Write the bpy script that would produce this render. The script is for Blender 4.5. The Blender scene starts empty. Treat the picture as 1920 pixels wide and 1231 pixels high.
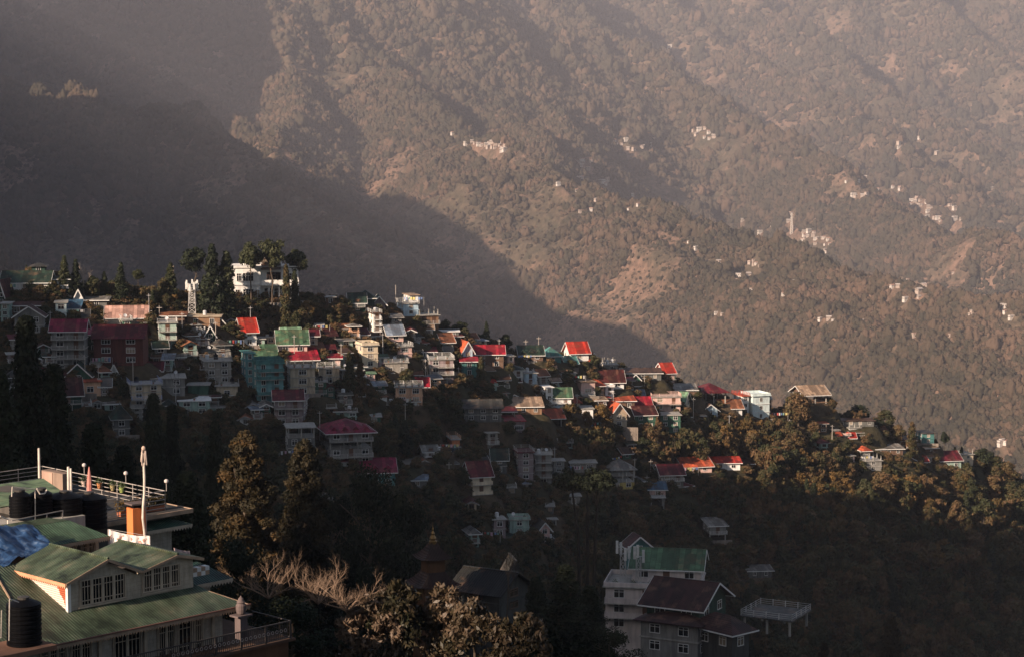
import bpy, math, random
import numpy as np
from mathutils import Vector, Matrix
random.seed(7)
RNG = np.random.default_rng(11)
SC = bpy.context.scene
COL = SC.collection
# ------------------------------------------------------------------ camera
F = 3850.0                       # focal length in photo pixels (1920 wide)
PITCH = math.radians(5.5)
cp, sp = math.cos(PITCH), math.sin(PITCH)
cam = bpy.data.cameras.new('camera')
cam.sensor_width = 36.0
cam.lens = 36.0 * F / 1920.0
cam.clip_start = 1.0
cam.clip_end = 30000.0
camo = bpy.data.objects.new('camera', cam)
camo.rotation_euler = (math.pi / 2 - PITCH, 0, 0)
COL.objects.link(camo)
SC.camera = camo
# ------------------------------------------------------------------ light
SUN_EL = math.radians(22.0)
SUN_AZ = math.radians(226.0)     # clockwise from +Y: behind the camera, to the left
SDIR = Vector((math.sin(SUN_AZ) * math.cos(SUN_EL), math.cos(SUN_AZ) * math.cos(SUN_EL), math.sin(SUN_EL)))
sun = bpy.data.lights.new('sun', 'SUN')
sun.energy = 5.0
sun.angle = math.radians(0.55)
sun.color = (1.0, 0.79, 0.62)
suno = bpy.data.objects.new('sun', sun)
suno.rotation_euler = SDIR.to_track_quat('Z', 'Y').to_euler()
COL.objects.link(suno)
world = bpy.data.worlds.new('World')
SC.world = world
world.use_nodes = True
wn = world.node_tree
sky = wn.nodes.new('ShaderNodeTexSky')
sky.sky_type = 'NISHITA'
sky.sun_disc = False
sky.sun_elevation = SUN_EL
sky.sun_rotation = SUN_AZ
sky.air_density = 1.0
sky.dust_density = 1.5
bg = wn.nodes['Background']
bg.inputs['Strength'].default_value = 0.05
wn.links.new(sky.outputs[0], bg.inputs['Color'])
SC.view_settings.view_transform = 'Standard'
SC.view_settings.look = 'None'
SC.view_settings.exposure = 1.08
SC.view_settings.gamma = 1.0
cy = SC.cycles
cy.max_bounces = 4
cy.diffuse_bounces = 2
cy.glossy_bounces = 2
cy.transmission_bounces = 2
cy.transparent_max_bounces = 4
cy.volume_bounces = 0
cy.use_denoising = True
HAZE_DENSITY = 0.98e-4
# ------------------------------------------------------------------ pixel helpers
def ray(px, py):
    u = (px - 960.0) / F
    v = (615.5 - py) / F
    return (u, cp + v * sp, -sp + v * cp)
def P(px, py, Y):
    "world point on the view ray of photo pixel (px,py) at world distance Y"
    a, b, c = ray(px, py)
    k = Y / b
    return Vector((a * k, Y, c * k))
def proj(p):
    d = p[1] * cp - p[2] * sp
    return 960 + F * p[0] / d, 615.5 - F * (p[1] * sp + p[2] * cp) / d
# ------------------------------------------------------------------ noise
def vnoise(x, y, seed=0):
    xi = np.floor(x).astype(np.int64); yi = np.floor(y).astype(np.int64)
    xf = x - xi; yf = y - yi
    def h(a, b):
        n = (a * 374761393 + b * 668265263 + seed * 974711) & 0xffffffff
        n = ((n ^ (n >> 13)) * 1274126177) & 0xffffffff
        n = n ^ (n >> 16)
        return (n & 0xffff) / 65535.0
    u = xf * xf * (3 - 2 * xf); v = yf * yf * (3 - 2 * yf)
    return (h(xi, yi) * (1 - u) + h(xi + 1, yi) * u) * (1 - v) + (h(xi, yi + 1) * (1 - u) + h(xi + 1, yi + 1) * u) * v
def fbm(x, y, scale, octaves=4, seed=0):
    x = np.asarray(x, dtype=float) / scale; y = np.asarray(y, dtype=float) / scale
    s = 0.0; a = 1.0; t = 0.0
    for o in range(octaves):
        s = s + a * (vnoise(x + 17.3 * o, y - 9.1 * o, seed + o) * 2 - 1)
        t += a; a *= 0.5; x = x * 2.03; y = y * 2.03
    return s / t
def ridged(x, y, scale, octaves=4, seed=0):
    x = np.asarray(x, dtype=float) / scale; y = np.asarray(y, dtype=float) / scale
    s = 0.0; a = 1.0; t = 0.0
    for o in range(octaves):
        s = s + a * (1 - np.abs(vnoise(x + 7.7 * o, y + 3.3 * o, seed + o) * 2 - 1) * 2)
        t += a; a *= 0.5; x = x * 2.1; y = y * 2.1
    return s / t
# ------------------------------------------------------------------ terrain heights
CREST = np.array([(-900, 560, 460), (-300, 545, 505), (0, 540, 522), (200, 548, 534), (340, 560, 547), (475, 566, 560), (560, 566, 567),
                  (640, 572, 575), (740, 598, 585), (800, 618, 592), (850, 630, 598), (930, 652, 610), (1000, 672, 620),
                  (1060, 685, 628), (1160, 705, 640), (1250, 728, 650), (1340, 752, 661), (1420, 772, 672), (1530, 778, 685),
                  (1620, 792, 695), (1700, 822, 702), (1760, 848, 708), (1830, 874, 715), (1920, 912, 725), (2300, 1080, 760), (3200, 1300, 800)], dtype=float)
CRZ = np.array([P(a, b, c)[2] for a, b, c in CREST])
LEFT_HILL = [(-345, -420, 105), (-322, -200, 112), (-322, -150, 116), (-322, -60, 116), (-322, 60, 128), (-322, 150, 140), (-320, 200, 143), (-320, 215, 128), (-320, 228, 117), (-320, 245, 106), (-320, 253, 97), (-320, 262, 88), (-320, 276, 79), (-320, 313, 73), (-320, 345, 72), (-330, 430, 58), (-350, 620, 15), (-400, 900, -60)]
SHADE_KNOLLS = [[(-326, -420, 190), (-324, -214, 190)], [(-322, -136, 152), (-322, -100, 152)], [(-322, -57, 150), (-326, -30, 190), (-326, 120, 205), (-322, 184, 188)]]  # unseen knolls added on the left hill to shade near trees and air
def polydist(x, y, pts, slope):
    best = np.full(np.shape(x), -1e9)
    for (ax, ay, az), (bx, by, bz) in zip(pts[:-1], pts[1:]):
        dx, dy = bx - ax, by - ay
        t = np.clip(((x - ax) * dx + (y - ay) * dy) / (dx * dx + dy * dy), 0, 1)
        d = np.hypot(x - ax - t * dx, y - ay - t * dy)
        z = az + t * (bz - az) - slope * d
        best = np.maximum(best, z)
    return best
def ground_h(x, Y, rough=True):
    x = np.asarray(x, dtype=float); Y = np.asarray(Y, dtype=float)
    Yc_ = np.maximum(Y, 60.0)
    pxp = 960 + F * x / Yc_
    yc = np.interp(pxp, CREST[:, 0], CREST[:, 2]); zc = np.interp(pxp, CREST[:, 0], CRZ)
    front = zc - 0.38 * (yc - Y)
    back = zc - 0.04 * (Y - yc) - 0.62 * np.maximum(Y - yc - 9, 0)
    town = np.where(Y < yc, front, back)
    near = -5 - 0.268 * np.maximum(Y, 0) - 0.5 * np.maximum(Y - 345, 0)
    left = polydist(x, Y, LEFT_HILL, 0.8)
    for kn in SHADE_KNOLLS: left = np.maximum(left, polydist(x, Y, kn, 2.6))
    if rough:
        town = town + 1.6 * fbm(x, Y, 38, 3, 3) * np.clip((yc - Y) / 25, 0.1, 1)
        near = near + 1.5 * fbm(x, Y, 30, 3, 5)
        left = left + 1.5 * fbm(x, Y, 60, 3, 8)
    h = np.maximum(np.maximum(town, near), left)
    return np.maximum(h, -640)
def hit(px, py, y0=370.0, y1=1160.0):
    "first point where the view ray of a pixel meets the town hillside, else the crest"
    Ys = np.arange(y0, y1, 0.5)
    a, b, c = ray(px, py)
    X = a / b * Ys; Z = c / b * Ys
    g = ground_h(X, Ys)
    w = np.nonzero(Z < g)[0]
    if len(w):
        return Vector((X[w[0]], Ys[w[0]], Z[w[0]]))
    yc = float(np.interp(px, CREST[:, 0], CREST[:, 2])) + 1.0
    return P(px, py, yc)
def W3(l): return [tuple(P(a, b, c)) for a, b, c in l]
RIDGES = [
    (W3([(380, -500, 5600), (480, -250, 5200), (560, -60, 4700), (700, 80, 4300), (800, 180, 3900), (940, 265, 3500), (1100, 322, 3250), (1220, 348, 3100), (1350, 378, 2950), (1480, 440, 2750), (1560, 478, 2600), (1700, 490, 2450), (1920, 538, 2250), (2300, 640, 2000)]), 0.56),
    (W3([(560, -60, 4700), (545, 60, 4350), (560, 170, 3900), (480, 238, 3600), (520, 300, 3350)]), 0.75),
    (W3([(780, -300, 7000), (930, -120, 6300), (1160, 100, 5200), (1285, 162, 4800), (1345, 197, 4600), (1480, 258, 4300), (1590, 320, 4000), (1700, 374, 3700), (1800, 420, 3450), (1920, 478, 3200), (2300, 600, 2900)]), 0.75),
    (W3([(1120, -250, 7600), (1240, 0, 6600), (1330, 60, 6200), (1450, 118, 5800), (1560, 180, 5400), (1660, 245, 5000), (1780, 325, 4600), (1920, 405, 4300), (2300, 520, 3900)]), 0.78),
    (W3([(1500, -200, 7300), (1600, 40, 6600), (1720, 130, 6200), (1840, 240, 5700), (1990, 330, 5200), (2300, 430, 4800)]), 0.8),
    (W3([(-2000, -130, 7400), (0, -160, 7400), (700, -190, 7600), (1400, -200, 7800), (2000, -160, 7400), (3500, -110, 7200)]), 0.5),
    (W3([(-500, 90, 3700), (0, 148, 3500), (240, 180, 3350), (400, 237, 3200), (520, 305, 3050), (620, 392, 2880), (720, 450, 2700), (800, 560, 2500)]), 0.6),
    (W3([(60, -200, 5200), (140, -10, 4700), (250, 55, 4400), (350, 112, 4150), (430, 200, 3900), (470, 245, 3750)]), 0.7),
    (W3([(300, -150, 5300), (320, 10, 4800), (400, 60, 4500), (440, 120, 4300)]), 0.7),
    (W3([(830, 20, 5300), (900, 90, 4900), (980, 180, 4500), (1050, 240, 4100)]), 0.75),
    (W3([(1330, -100, 7000), (1500, 40, 6350), (1650, 150, 5750), (1800, 250, 5250), (1960, 330, 4850)]), 0.85),
    (W3([(620, -100, 5100), (720, 30, 4700), (860, 150, 4250), (1000, 238, 3850)]), 0.95),
    (W3([(1650, -150, 7000), (1760, 0, 6550), (1880, 110, 6150), (2050, 230, 5700)]), 0.85),
    (W3([(960, -140, 6300), (1040, -20, 5900), (1150, 60, 5500), (1240, 120, 5200)]), 0.95),
    (W3([(1060, 30, 5600), (1090, 120, 5000), (1180, 230, 4400)]), 0.75),
]
LEFT_MOUNT = [(-480, 1350, 40), (-624, 1732, 160), (-651, 1809, 196), (-700, 1944, 220), (-759, 2108, 214), (-799, 2220, 234), (-827, 2297, 264), (-869, 2413, 302), (-920, 2556, 325), (-986, 2740, 345), (-1040, 2890, 330), (-1100, 3060, 270), (-1150, 3190, 240), (-1200, 3290, 470), (-1251, 3476, 597), (-1347, 3741, 750), (-1650, 4500, 800)]
def mount_h(x, Y, rough=True):
    x = np.asarray(x, dtype=float); Y = np.asarray(Y, dtype=float)
    wx = x + 90 * fbm(x, Y, 700, 3, 21); wy = Y + 90 * fbm(x, Y, 700, 3, 22)
    h = np.full(x.shape, -700.0)
    for pts, s in RIDGES:
        z = polydist(wx * 0.5 + x * 0.5, wy * 0.5 + Y * 0.5, pts, s)
        h = np.maximum(h, z)
    if rough:
        h = h + 46 * ridged(x + 0.35 * Y, Y * 0.35, 260, 4, 31) + 20 * fbm(x, Y, 180, 4, 32) - 38 + 22 * ridged(x + 0.5 * Y, Y * 0.4, 105, 3, 35)
    lm = polydist(x, Y, LEFT_MOUNT, 1.7)
    if rough:
        lm = lm + 8 * fbm(x, Y, 150, 4, 41)
    h = np.maximum(h, lm)
    h = np.maximum(h, -640 + 20 * fbm(x, Y, 300, 3, 44))
    near = np.clip((1900 - Y) / 500.0, 0, 1)
    return h * (1 - near) + np.minimum(h, np.maximum(lm, -560)) * near
# ------------------------------------------------------------------ materials
MATS = {}
def nt(name, rough=0.8, spec=0.25):
    m = bpy.data.materials.new(name); m.use_nodes = True
    t = m.node_tree; b = t.nodes['Principled BSDF']
    b.inputs['Roughness'].default_value = rough
    b.inputs['Specular IOR Level'].default_value = spec
    return m, t, b
def ramp(t, stops):
    r = t.nodes.new('ShaderNodeValToRGB')
    e = r.color_ramp.elements
    e[0].position, e[0].color = stops[0][0], (*stops[0][1], 1)
    e[1].position, e[1].color = stops[-1][0], (*stops[-1][1], 1)
    for p, c in stops[1:-1]:
        n = e.new(p); n.color = (*c, 1)
    return r
def noise(t, scale, detail=4, coord='Object', vec=None, rough=0.6):
    n = t.nodes.new('ShaderNodeTexNoise')
    n.inputs['Scale'].default_value = scale; n.inputs['Detail'].default_value = detail; n.inputs['Roughness'].default_value = rough
    if vec is None:
        tc = t.nodes.new('ShaderNodeTexCoord'); vec = tc.outputs[coord]
    t.links.new(vec, n.inputs['Vector'])
    return n
def stretch(t, sx, sy, sz, coord='Object'):
    tc = t.nodes.new('ShaderNodeTexCoord'); mp = t.nodes.new('ShaderNodeMapping')
    mp.inputs['Scale'].default_value = (sx, sy, sz)
    t.links.new(tc.outputs[coord], mp.inputs['Vector'])
    return mp.outputs['Vector']
def mixc(t, fac, a, b, mode='MIX'):
    m = t.nodes.new('ShaderNodeMix'); m.data_type = 'RGBA'; m.blend_type = mode
    def put(s, v):
        if isinstance(v, (tuple, list)): s.default_value = (*v, 1)
        elif isinstance(v, (int, float)): s.default_value = v
        else: t.links.new(v, s)
    put(m.inputs[0], fac); put(m.inputs[6], a); put(m.inputs[7], b)
    return m.outputs[2]
def add_bump(t, b, h, strength=0.3, dist=0.1):
    n = t.nodes.new('ShaderNodeBump'); n.inputs['Strength'].default_value = strength; n.inputs['Distance'].default_value = dist
    t.links.new(h, n.inputs['Height']); t.links.new(n.outputs[0], b.inputs['Normal'])
def wall_mat(c, dirt=0.5, key=None):
    k = ('wall', tuple(c), dirt)
    if k in MATS: return MATS[k]
    m, t, b = nt('plaster', 0.85, 0.15)
    n1 = noise(t, 1.0, 5, vec=stretch(t, 1.3, 1.3, 0.22)); n2 = noise(t, 0.5, 6, coord='Generated' if 0 else 'Object')
    r1 = ramp(t, [(0.42, (1, 1, 1)), (0.78, (1 - dirt, 1 - dirt, 1 - dirt * 0.95))])
    t.links.new(n1.outputs[0], r1.inputs[0])
    r2 = ramp(t, [(0.3, (0.88, 0.87, 0.86)), (0.6, (1.08, 1.08, 1.08))])
    t.links.new(n2.outputs[0], r2.inputs[0])
    o = mixc(t, 1.0, tuple(c), r1.outputs[0], 'MULTIPLY'); o = mixc(t, 1.0, o, r2.outputs[0], 'MULTIPLY')
    t.links.new(o, b.inputs['Base Color'])
    add_bump(t, b, n1.outputs[0], 0.25, 0.03)
    MATS[k] = m; return m
def plain_mat(c, rough=0.6, spec=0.3, metal=0.0, var=0.25, sc=1.5):
    k = ('plain', tuple(c), rough, spec, metal, var, sc)
    if k in MATS: return MATS[k]
    m, t, b = nt('paint', rough, spec)
    b.inputs['Metallic'].default_value = metal
    n = noise(t, sc, 4)
    r = ramp(t, [(0.3, tuple(x * (1 - var) for x in c)), (0.7, tuple(min(1, x * (1 + var * 0.6)) for x in c))])
    t.links.new(n.outputs[0], r.inputs[0]); t.links.new(r.outputs[0], b.inputs['Base Color'])
    MATS[k] = m; return m
def roof_mat(c, rust=0.35, pitch=0.25, axis=0):
    "corrugated sheets: ribs, sheets faded unevenly, rust blooms and dark laps"
    k = ('roof', tuple(c), rust, pitch, axis)
    if k in MATS: return MATS[k]
    m, t, b = nt('corrugated_sheet', 0.6, 0.25)
    w = t.nodes.new('ShaderNodeTexWave'); w.wave_type = 'BANDS'; w.bands_direction = 'X' if axis == 0 else 'Y'
    w.inputs['Scale'].default_value = 0.314 / pitch; w.inputs['Distortion'].default_value = 0.0
    tc = t.nodes.new('ShaderNodeTexCoord'); t.links.new(tc.outputs['Object'], w.inputs['Vector'])
    bk = t.nodes.new('ShaderNodeTexBrick'); mp = t.nodes.new('ShaderNodeMapping')
    mp.inputs['Rotation'].default_value = (0, 0, math.pi / 2 if axis == 0 else 0); t.links.new(tc.outputs['Object'], mp.inputs['Vector']); t.links.new(mp.outputs[0], bk.inputs['Vector'])
    bk.inputs['Scale'].default_value = 1.0; bk.inputs['Brick Width'].default_value = 2.1; bk.inputs['Row Height'].default_value = 0.9; bk.inputs['Mortar Size'].default_value = 0.03
    bk.inputs['Color1'].default_value = (0.5, 0.49, 0.48, 1); bk.inputs['Color2'].default_value = (1.3, 1.27, 1.22, 1); bk.inputs['Mortar'].default_value = (0.45, 0.38, 0.33, 1)
    oi = t.nodes.new('ShaderNodeObjectInfo')
    va = t.nodes.new('ShaderNodeVectorMath'); va.operation = 'ADD'; t.links.new(tc.outputs['Object'], va.inputs[0]); cb = t.nodes.new('ShaderNodeCombineXYZ')
    mu = t.nodes.new('ShaderNodeMath'); mu.operation = 'MULTIPLY'; mu.inputs[1].default_value = 90.0; t.links.new(oi.outputs['Random'], mu.inputs[0]); t.links.new(mu.outputs[0], cb.inputs[0]); t.links.new(cb.outputs[0], va.inputs[1])
    n = noise(t, 0.45, 6, vec=va.outputs[0])
    r = ramp(t, [(0.40, tuple(c)), (0.52, tuple(x * 0.68 for x in c)), (0.60, tuple(x * (1 - rust) + y * rust for x, y in zip(c, (0.16, 0.09, 0.055)))), (0.70, tuple(x * 0.3 + y * 0.7 for x, y in zip(c, (0.15, 0.08, 0.05))))])
    t.links.new(n.outputs[0], r.inputs[0])
    o = mixc(t, 1.0, r.outputs[0], bk.outputs['Color'], 'MULTIPLY')
    t.links.new(o, b.inputs['Base Color'])
    add_bump(t, b, w.outputs['Fac'], 0.7, 0.05)
    MATS[k] = m; return m
def leaf_mat(name, stops, gloss=0.5, transl=0.25):
    if name in MATS: return MATS[name]
    m, t, b = nt(name, gloss, 0.25)
    oi = t.nodes.new('ShaderNodeObjectInfo')
    n = noise(t, 0.45, 3)
    at = t.nodes.new('ShaderNodeAttribute'); at.attribute_name = 'tint'
    mm = t.nodes.new('ShaderNodeMath'); mm.operation = 'MULTIPLY_ADD'; mm.inputs[1].default_value = 0.45
    t.links.new(oi.outputs['Random'], mm.inputs[0])
    m2 = t.nodes.new('ShaderNodeMath'); m2.operation = 'MULTIPLY_ADD'; m2.inputs[1].default_value = 0.35
    t.links.new(n.outputs[0], m2.inputs[0])
    m3 = t.nodes.new('ShaderNodeMath'); m3.operation = 'MULTIPLY'; m3.inputs[1].default_value = 0.35
    t.links.new(at.outputs['Fac'], m3.inputs[0]); t.links.new(m3.outputs[0], m2.inputs[2]); t.links.new(m2.outputs[0], mm.inputs[2])
    r = ramp(t, stops); t.links.new(mm.outputs[0], r.inputs[0])
    t.links.new(r.outputs[0], b.inputs['Base Color'])
    if transl:
        tr = t.nodes.new('ShaderNodeBsdfTranslucent'); t.links.new(r.outputs[0], tr.inputs['Color'])
        ms = t.nodes.new('ShaderNodeMixShader'); ms.inputs[0].default_value = transl
        t.links.new(b.outputs[0], ms.inputs[1]); t.links.new(tr.outputs[0], ms.inputs[2])
        t.links.new(ms.outputs[0], t.nodes['Material Output'].inputs['Surface'])
    MATS[name] = m; return m
def ground_mat():
    m, t, b = nt('hillside_soil', 0.95, 0.1)
    n = noise(t, 0.035, 8); n2 = noise(t, 0.5, 6)
    r = ramp(t, [(0.3, (0.035, 0.04, 0.022)), (0.5, (0.06, 0.05, 0.028)), (0.62, (0.10, 0.07, 0.045)), (0.75, (0.05, 0.05, 0.028))])
    t.links.new(n.outputs[0], r.inputs[0])
    r2 = ramp(t, [(0.3, (0.55, 0.55, 0.55)), (0.7, (1.2, 1.2, 1.2))]); t.links.new(n2.outputs[0], r2.inputs[0])
    t.links.new(mixc(t, 1.0, r.outputs[0], r2.outputs[0], 'MULTIPLY'), b.inputs['Base Color'])
    add_bump(t, b, n2.outputs[0], 0.8, 0.5)
    return m
def mountain_mat():
    m, t, b = nt('mountain_slope', 0.95, 0.1)
    n = noise(t, 0.0035, 8); n2 = noise(t, 0.03, 8); n3 = noise(t, 0.12, 5)
    r = ramp(t, [(0.35, (0.055, 0.05, 0.032)), (0.48, (0.10, 0.075, 0.05)), (0.58, (0.19, 0.12, 0.085)), (0.72, (0.27, 0.17, 0.125))])
    t.links.new(mixc(t, 0.5, n.outputs['Color'], n2.outputs['Color']), r.inputs[0])
    mx = t.nodes.new('ShaderNodeMath'); mx.operation = 'MULTIPLY_ADD'; mx.inputs[1].default_value = 0.5
    t.links.new(n.outputs[0], mx.inputs[0]); m4 = t.nodes.new('ShaderNodeMath'); m4.operation = 'MULTIPLY'; m4.inputs[1].default_value = 0.5
    t.links.new(n2.outputs[0], m4.inputs[0]); t.links.new(m4.outputs[0], mx.inputs[2]); t.links.new(mx.outputs[0], r.inputs[0])
    r2 = ramp(t, [(0.3, (0.6, 0.6, 0.6)), (0.7, (1.25, 1.25, 1.25))]); t.links.new(n3.outputs[0], r2.inputs[0])
    t.links.new(mixc(t, 1.0, r.outputs[0], r2.outputs[0], 'MULTIPLY'), b.inputs['Base Color'])
    add_bump(t, b, n3.outputs[0], 1.0, 4.0)
    return m
# ------------------------------------------------------------------ object helpers
def tag(o, label=None, cat=None, group=None, kind=None):
    if label: o['label'] = label
    if cat: o['category'] = cat
    if group: o['group'] = group
    if kind: o['kind'] = kind
    return o
def mesh_np(name, co, faces_n, idx, mat, smooth=False):
    "mesh from numpy: co (n,3), idx flat loop vertex indices, faces_n vertices per face"
    me = bpy.data.meshes.new(name)
    nf = len(idx) // faces_n
    me.vertices.add(len(co)); me.vertices.foreach_set('co', np.asarray(co, dtype=np.float32).ravel())
    me.loops.add(len(idx)); me.loops.foreach_set('vertex_index', np.asarray(idx, dtype=np.int32).ravel())
    me.polygons.add(nf)
    me.polygons.foreach_set('loop_start', np.arange(0, nf * faces_n, faces_n, dtype=np.int32))
    me.update(calc_edges=True)
    if smooth: me.polygons.foreach_set('use_smooth', np.ones(nf, dtype=bool))
    if mat: me.materials.append(mat)
    return me
def put(name, me, parent=None, loc=None, rz=0.0):
    o = bpy.data.objects.new(name, me); COL.objects.link(o)
    if parent is not None: o.parent = parent
    if loc is not None: o.location = loc
    if rz: o.rotation_euler = (0, 0, rz)
    return o
def empty(name, loc, rz=0.0):
    o = bpy.data.objects.new(name, None); COL.objects.link(o)
    o.location = loc; o.rotation_euler = (0, 0, rz); o.empty_display_size = 0.5
    return o
class MB:
    def __init__(s): s.v = []; s.f = []; s.m = []; s.cur = 0
    def box(s, x0, x1, y0, y1, z0, z1):
        n = len(s.v)
        s.v += [(x0, y0, z0), (x1, y0, z0), (x1, y1, z0), (x0, y1, z0), (x0, y0, z1), (x1, y0, z1), (x1, y1, z1), (x0, y1, z1)]
        s.f += [tuple(n + i for i in q) for q in ((0, 3, 2, 1), (4, 5, 6, 7), (0, 1, 5, 4), (1, 2, 6, 5), (2, 3, 7, 6), (3, 0, 4, 7))]
        return s
    def hexa(s, bot, top):
        n = len(s.v); k = len(bot); s.v += [tuple(p) for p in bot] + [tuple(p) for p in top]
        s.f.append(tuple(n + i for i in reversed(range(k)))); s.f.append(tuple(n + k + i for i in range(k)))
        for i in range(k): j = (i + 1) % k; s.f.append((n + i, n + j, n + k + j, n + k + i))
        return s
    def slab(s, pts, th):
        "thick sheet: polygon pts (ccw seen from above) with thickness th below"
        return s.hexa([(p[0], p[1], p[2] - th) for p in pts], pts)
    def tube(s, a, b, r, n=6, r2=None):
        a = Vector(a); b = Vector(b); d = (b - a)
        if d.length < 1e-6: return s
        d.normalize(); u = d.orthogonal().normalized(); w = d.cross(u)
        r2 = r if r2 is None else r2
        A = [a + (u * math.cos(t) + w * math.sin(t)) * r for t in [2 * math.pi * i / n for i in range(n)]]
        B = [b + (u * math.cos(t) + w * math.sin(t)) * r2 for t in [2 * math.pi * i / n for i in range(n)]]
        return s.hexa(A, B)
    def beam(s, a, b, t, h=None):
        "square bar from a to b"
        a = Vector(a); b = Vector(b); d = (b - a)
        if d.length < 1e-6: return s
        d.normalize(); up = Vector((0, 0, 1))
        if abs(d.z) > 0.95: up = Vector((1, 0, 0))
        u = d.cross(up).normalized(); w = u.cross(d); h = h or t
        c = [(-t / 2, -h / 2), (t / 2, -h / 2), (t / 2, h / 2), (-t / 2, h / 2)]
        return s.hexa([a + u * p + w * q for p, q in c], [b + u * p + w * q for p, q in c])
    def lathe(s, c, prof, n=12):
        "profile list of (r,z) round a vertical axis at c"
        base = len(s.v)
        for r, z in prof:
            for i in range(n):
                t = 2 * math.pi * i / n; s.v.append((c[0] + r * math.cos(t), c[1] + r * math.sin(t), c[2] + z))
        for k in range(len(prof) - 1):
            for i in range(n):
                j = (i + 1) % n
                s.f.append((base + k * n + i, base + k * n + j, base + (k + 1) * n + j, base + (k + 1) * n + i))
        s.f.append(tuple(base + i for i in reversed(range(n)))); s.f.append(tuple(base + (len(prof) - 1) * n + i for i in range(n)))
        return s
    def poly(s, pts):
        n = len(s.v); s.v += [tuple(p) for p in pts]; s.f.append(tuple(range(n, n + len(pts)))); return s
    def mesh(s, name, mat, smooth=False):
        me = bpy.data.meshes.new(name); me.from_pydata(s.v, [], s.f); me.update()
        if mat: me.materials.append(mat)
        if smooth: me.polygons.foreach_set('use_smooth', [True] * len(me.polygons))
        return me
    def build(s, name, mat, parent=None, loc=None, rz=0.0, smooth=False):
        return put(name, s.mesh(name, mat, smooth), parent, loc, rz)
def grid_mesh(name, X, Y, Z, mat):
    r, c = X.shape
    co = np.stack([X, Y, Z], -1).reshape(-1, 3)
    i = np.arange(r - 1)[:, None] * c + np.arange(c - 1)[None, :]
    idx = np.stack([i, i + 1, i + c + 1, i + c], -1).reshape(-1)
    return mesh_np(name, co, 4, idx, mat, True)
# ------------------------------------------------------------------ terrain sheets
SHADE_RIDGE = [(-1450, -420, 300), (-1430, -300, 560), (-1400, 0, 640), (-1400, 300, 640), (-1390, 560, 560), (-1400, 700, 330)]  # ridge out of view, added to darken the valley air on the left
aa = np.concatenate([np.linspace(-0.95, -0.27, 70, endpoint=False), np.linspace(-0.27, 0.27, 480, endpoint=False), np.linspace(0.27, 0.75, 40)])
yy = np.concatenate([np.geomspace(1250, 1900, 30, endpoint=False), np.geomspace(1900, 6600, 430, endpoint=False), np.linspace(6600, 9000, 40)])
A_, Y_ = np.meshgrid(aa, yy)
MX = A_ * Y_
mountain = put('mountain', grid_mesh('mountain', MX, Y_, mount_h(MX, Y_), mountain_mat()))
tag(mountain, 'hazy forested mountain spurs across the valley', None, None, 'structure')
wx_, wy_ = np.meshgrid(np.arange(-2200, -640, 24.0), np.arange(-1000, 1240, 24.0))
west = put('hill', grid_mesh('hill', wx_, wy_, np.maximum(polydist(wx_, wy_, SHADE_RIDGE, 1.1) + 25 * fbm(wx_, wy_, 200, 4, 77), -600), mountain_mat()))
tag(west, 'unseen hill added west of the town to shade the valley air', None, None, 'structure')
# ------------------------------------------------------------------ far forest (stuff)
def ico(sub):
    import bmesh
    bm = bmesh.new(); bmesh.ops.create_icosphere(bm, subdivisions=sub, radius=1.0)
    co = np.array([v.co[:] for v in bm.verts]); fa = np.array([[v.index for v in f.verts] for f in bm.faces]); bm.free()
    return co, fa
def far_leaf():
    m, t, bs = nt('far_foliage', 0.85, 0.1)
    oi = t.nodes.new('ShaderNodeObjectInfo')
    n1 = noise(t, 0.0045, 6, vec=oi.outputs['Location']); n2 = noise(t, 0.022, 5, vec=oi.outputs['Location'])
    def madd(a, k, c=None):
        x = t.nodes.new('ShaderNodeMath'); x.operation = 'MULTIPLY_ADD'; t.links.new(a, x.inputs[0]); x.inputs[1].default_value = k
        if c is None: x.inputs[2].default_value = 0.0
        else: t.links.new(c, x.inputs[2])
        return x.outputs[0]
    v = madd(oi.outputs['Random'], 0.22, madd(n2.outputs[0], 0.45, madd(n1.outputs[0], 0.45)))
    r = ramp(t, [(0.36, (0.030, 0.028, 0.019)), (0.50, (0.046, 0.039, 0.025)), (0.62, (0.072, 0.052, 0.034)), (0.75, (0.12, 0.076, 0.052))])
    t.links.new(v, r.inputs[0]); t.links.new(r.outputs[0], bs.inputs['Base Color'])
    return m
FARLEAF = far_leaf()
def blob_mesh(name, seed, mat, sub=3, tall=1.2, amp=0.35):
    co, fa = ico(sub)
    n = fbm(co[:, 0] * 1.0 + seed * 5, co[:, 1] + co[:, 2] * 1.7, 0.55, 3, seed) + 0.6 * fbm(co[:, 0] - co[:, 2], co[:, 1] * 1.3, 0.25, 2, seed + 9)
    co = co * (1 + amp * n)[:, None]
    co[:, 2] = co[:, 2] * tall + tall * 0.55
    return mesh_np(name, co, 3, fa.reshape(-1), mat)
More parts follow.
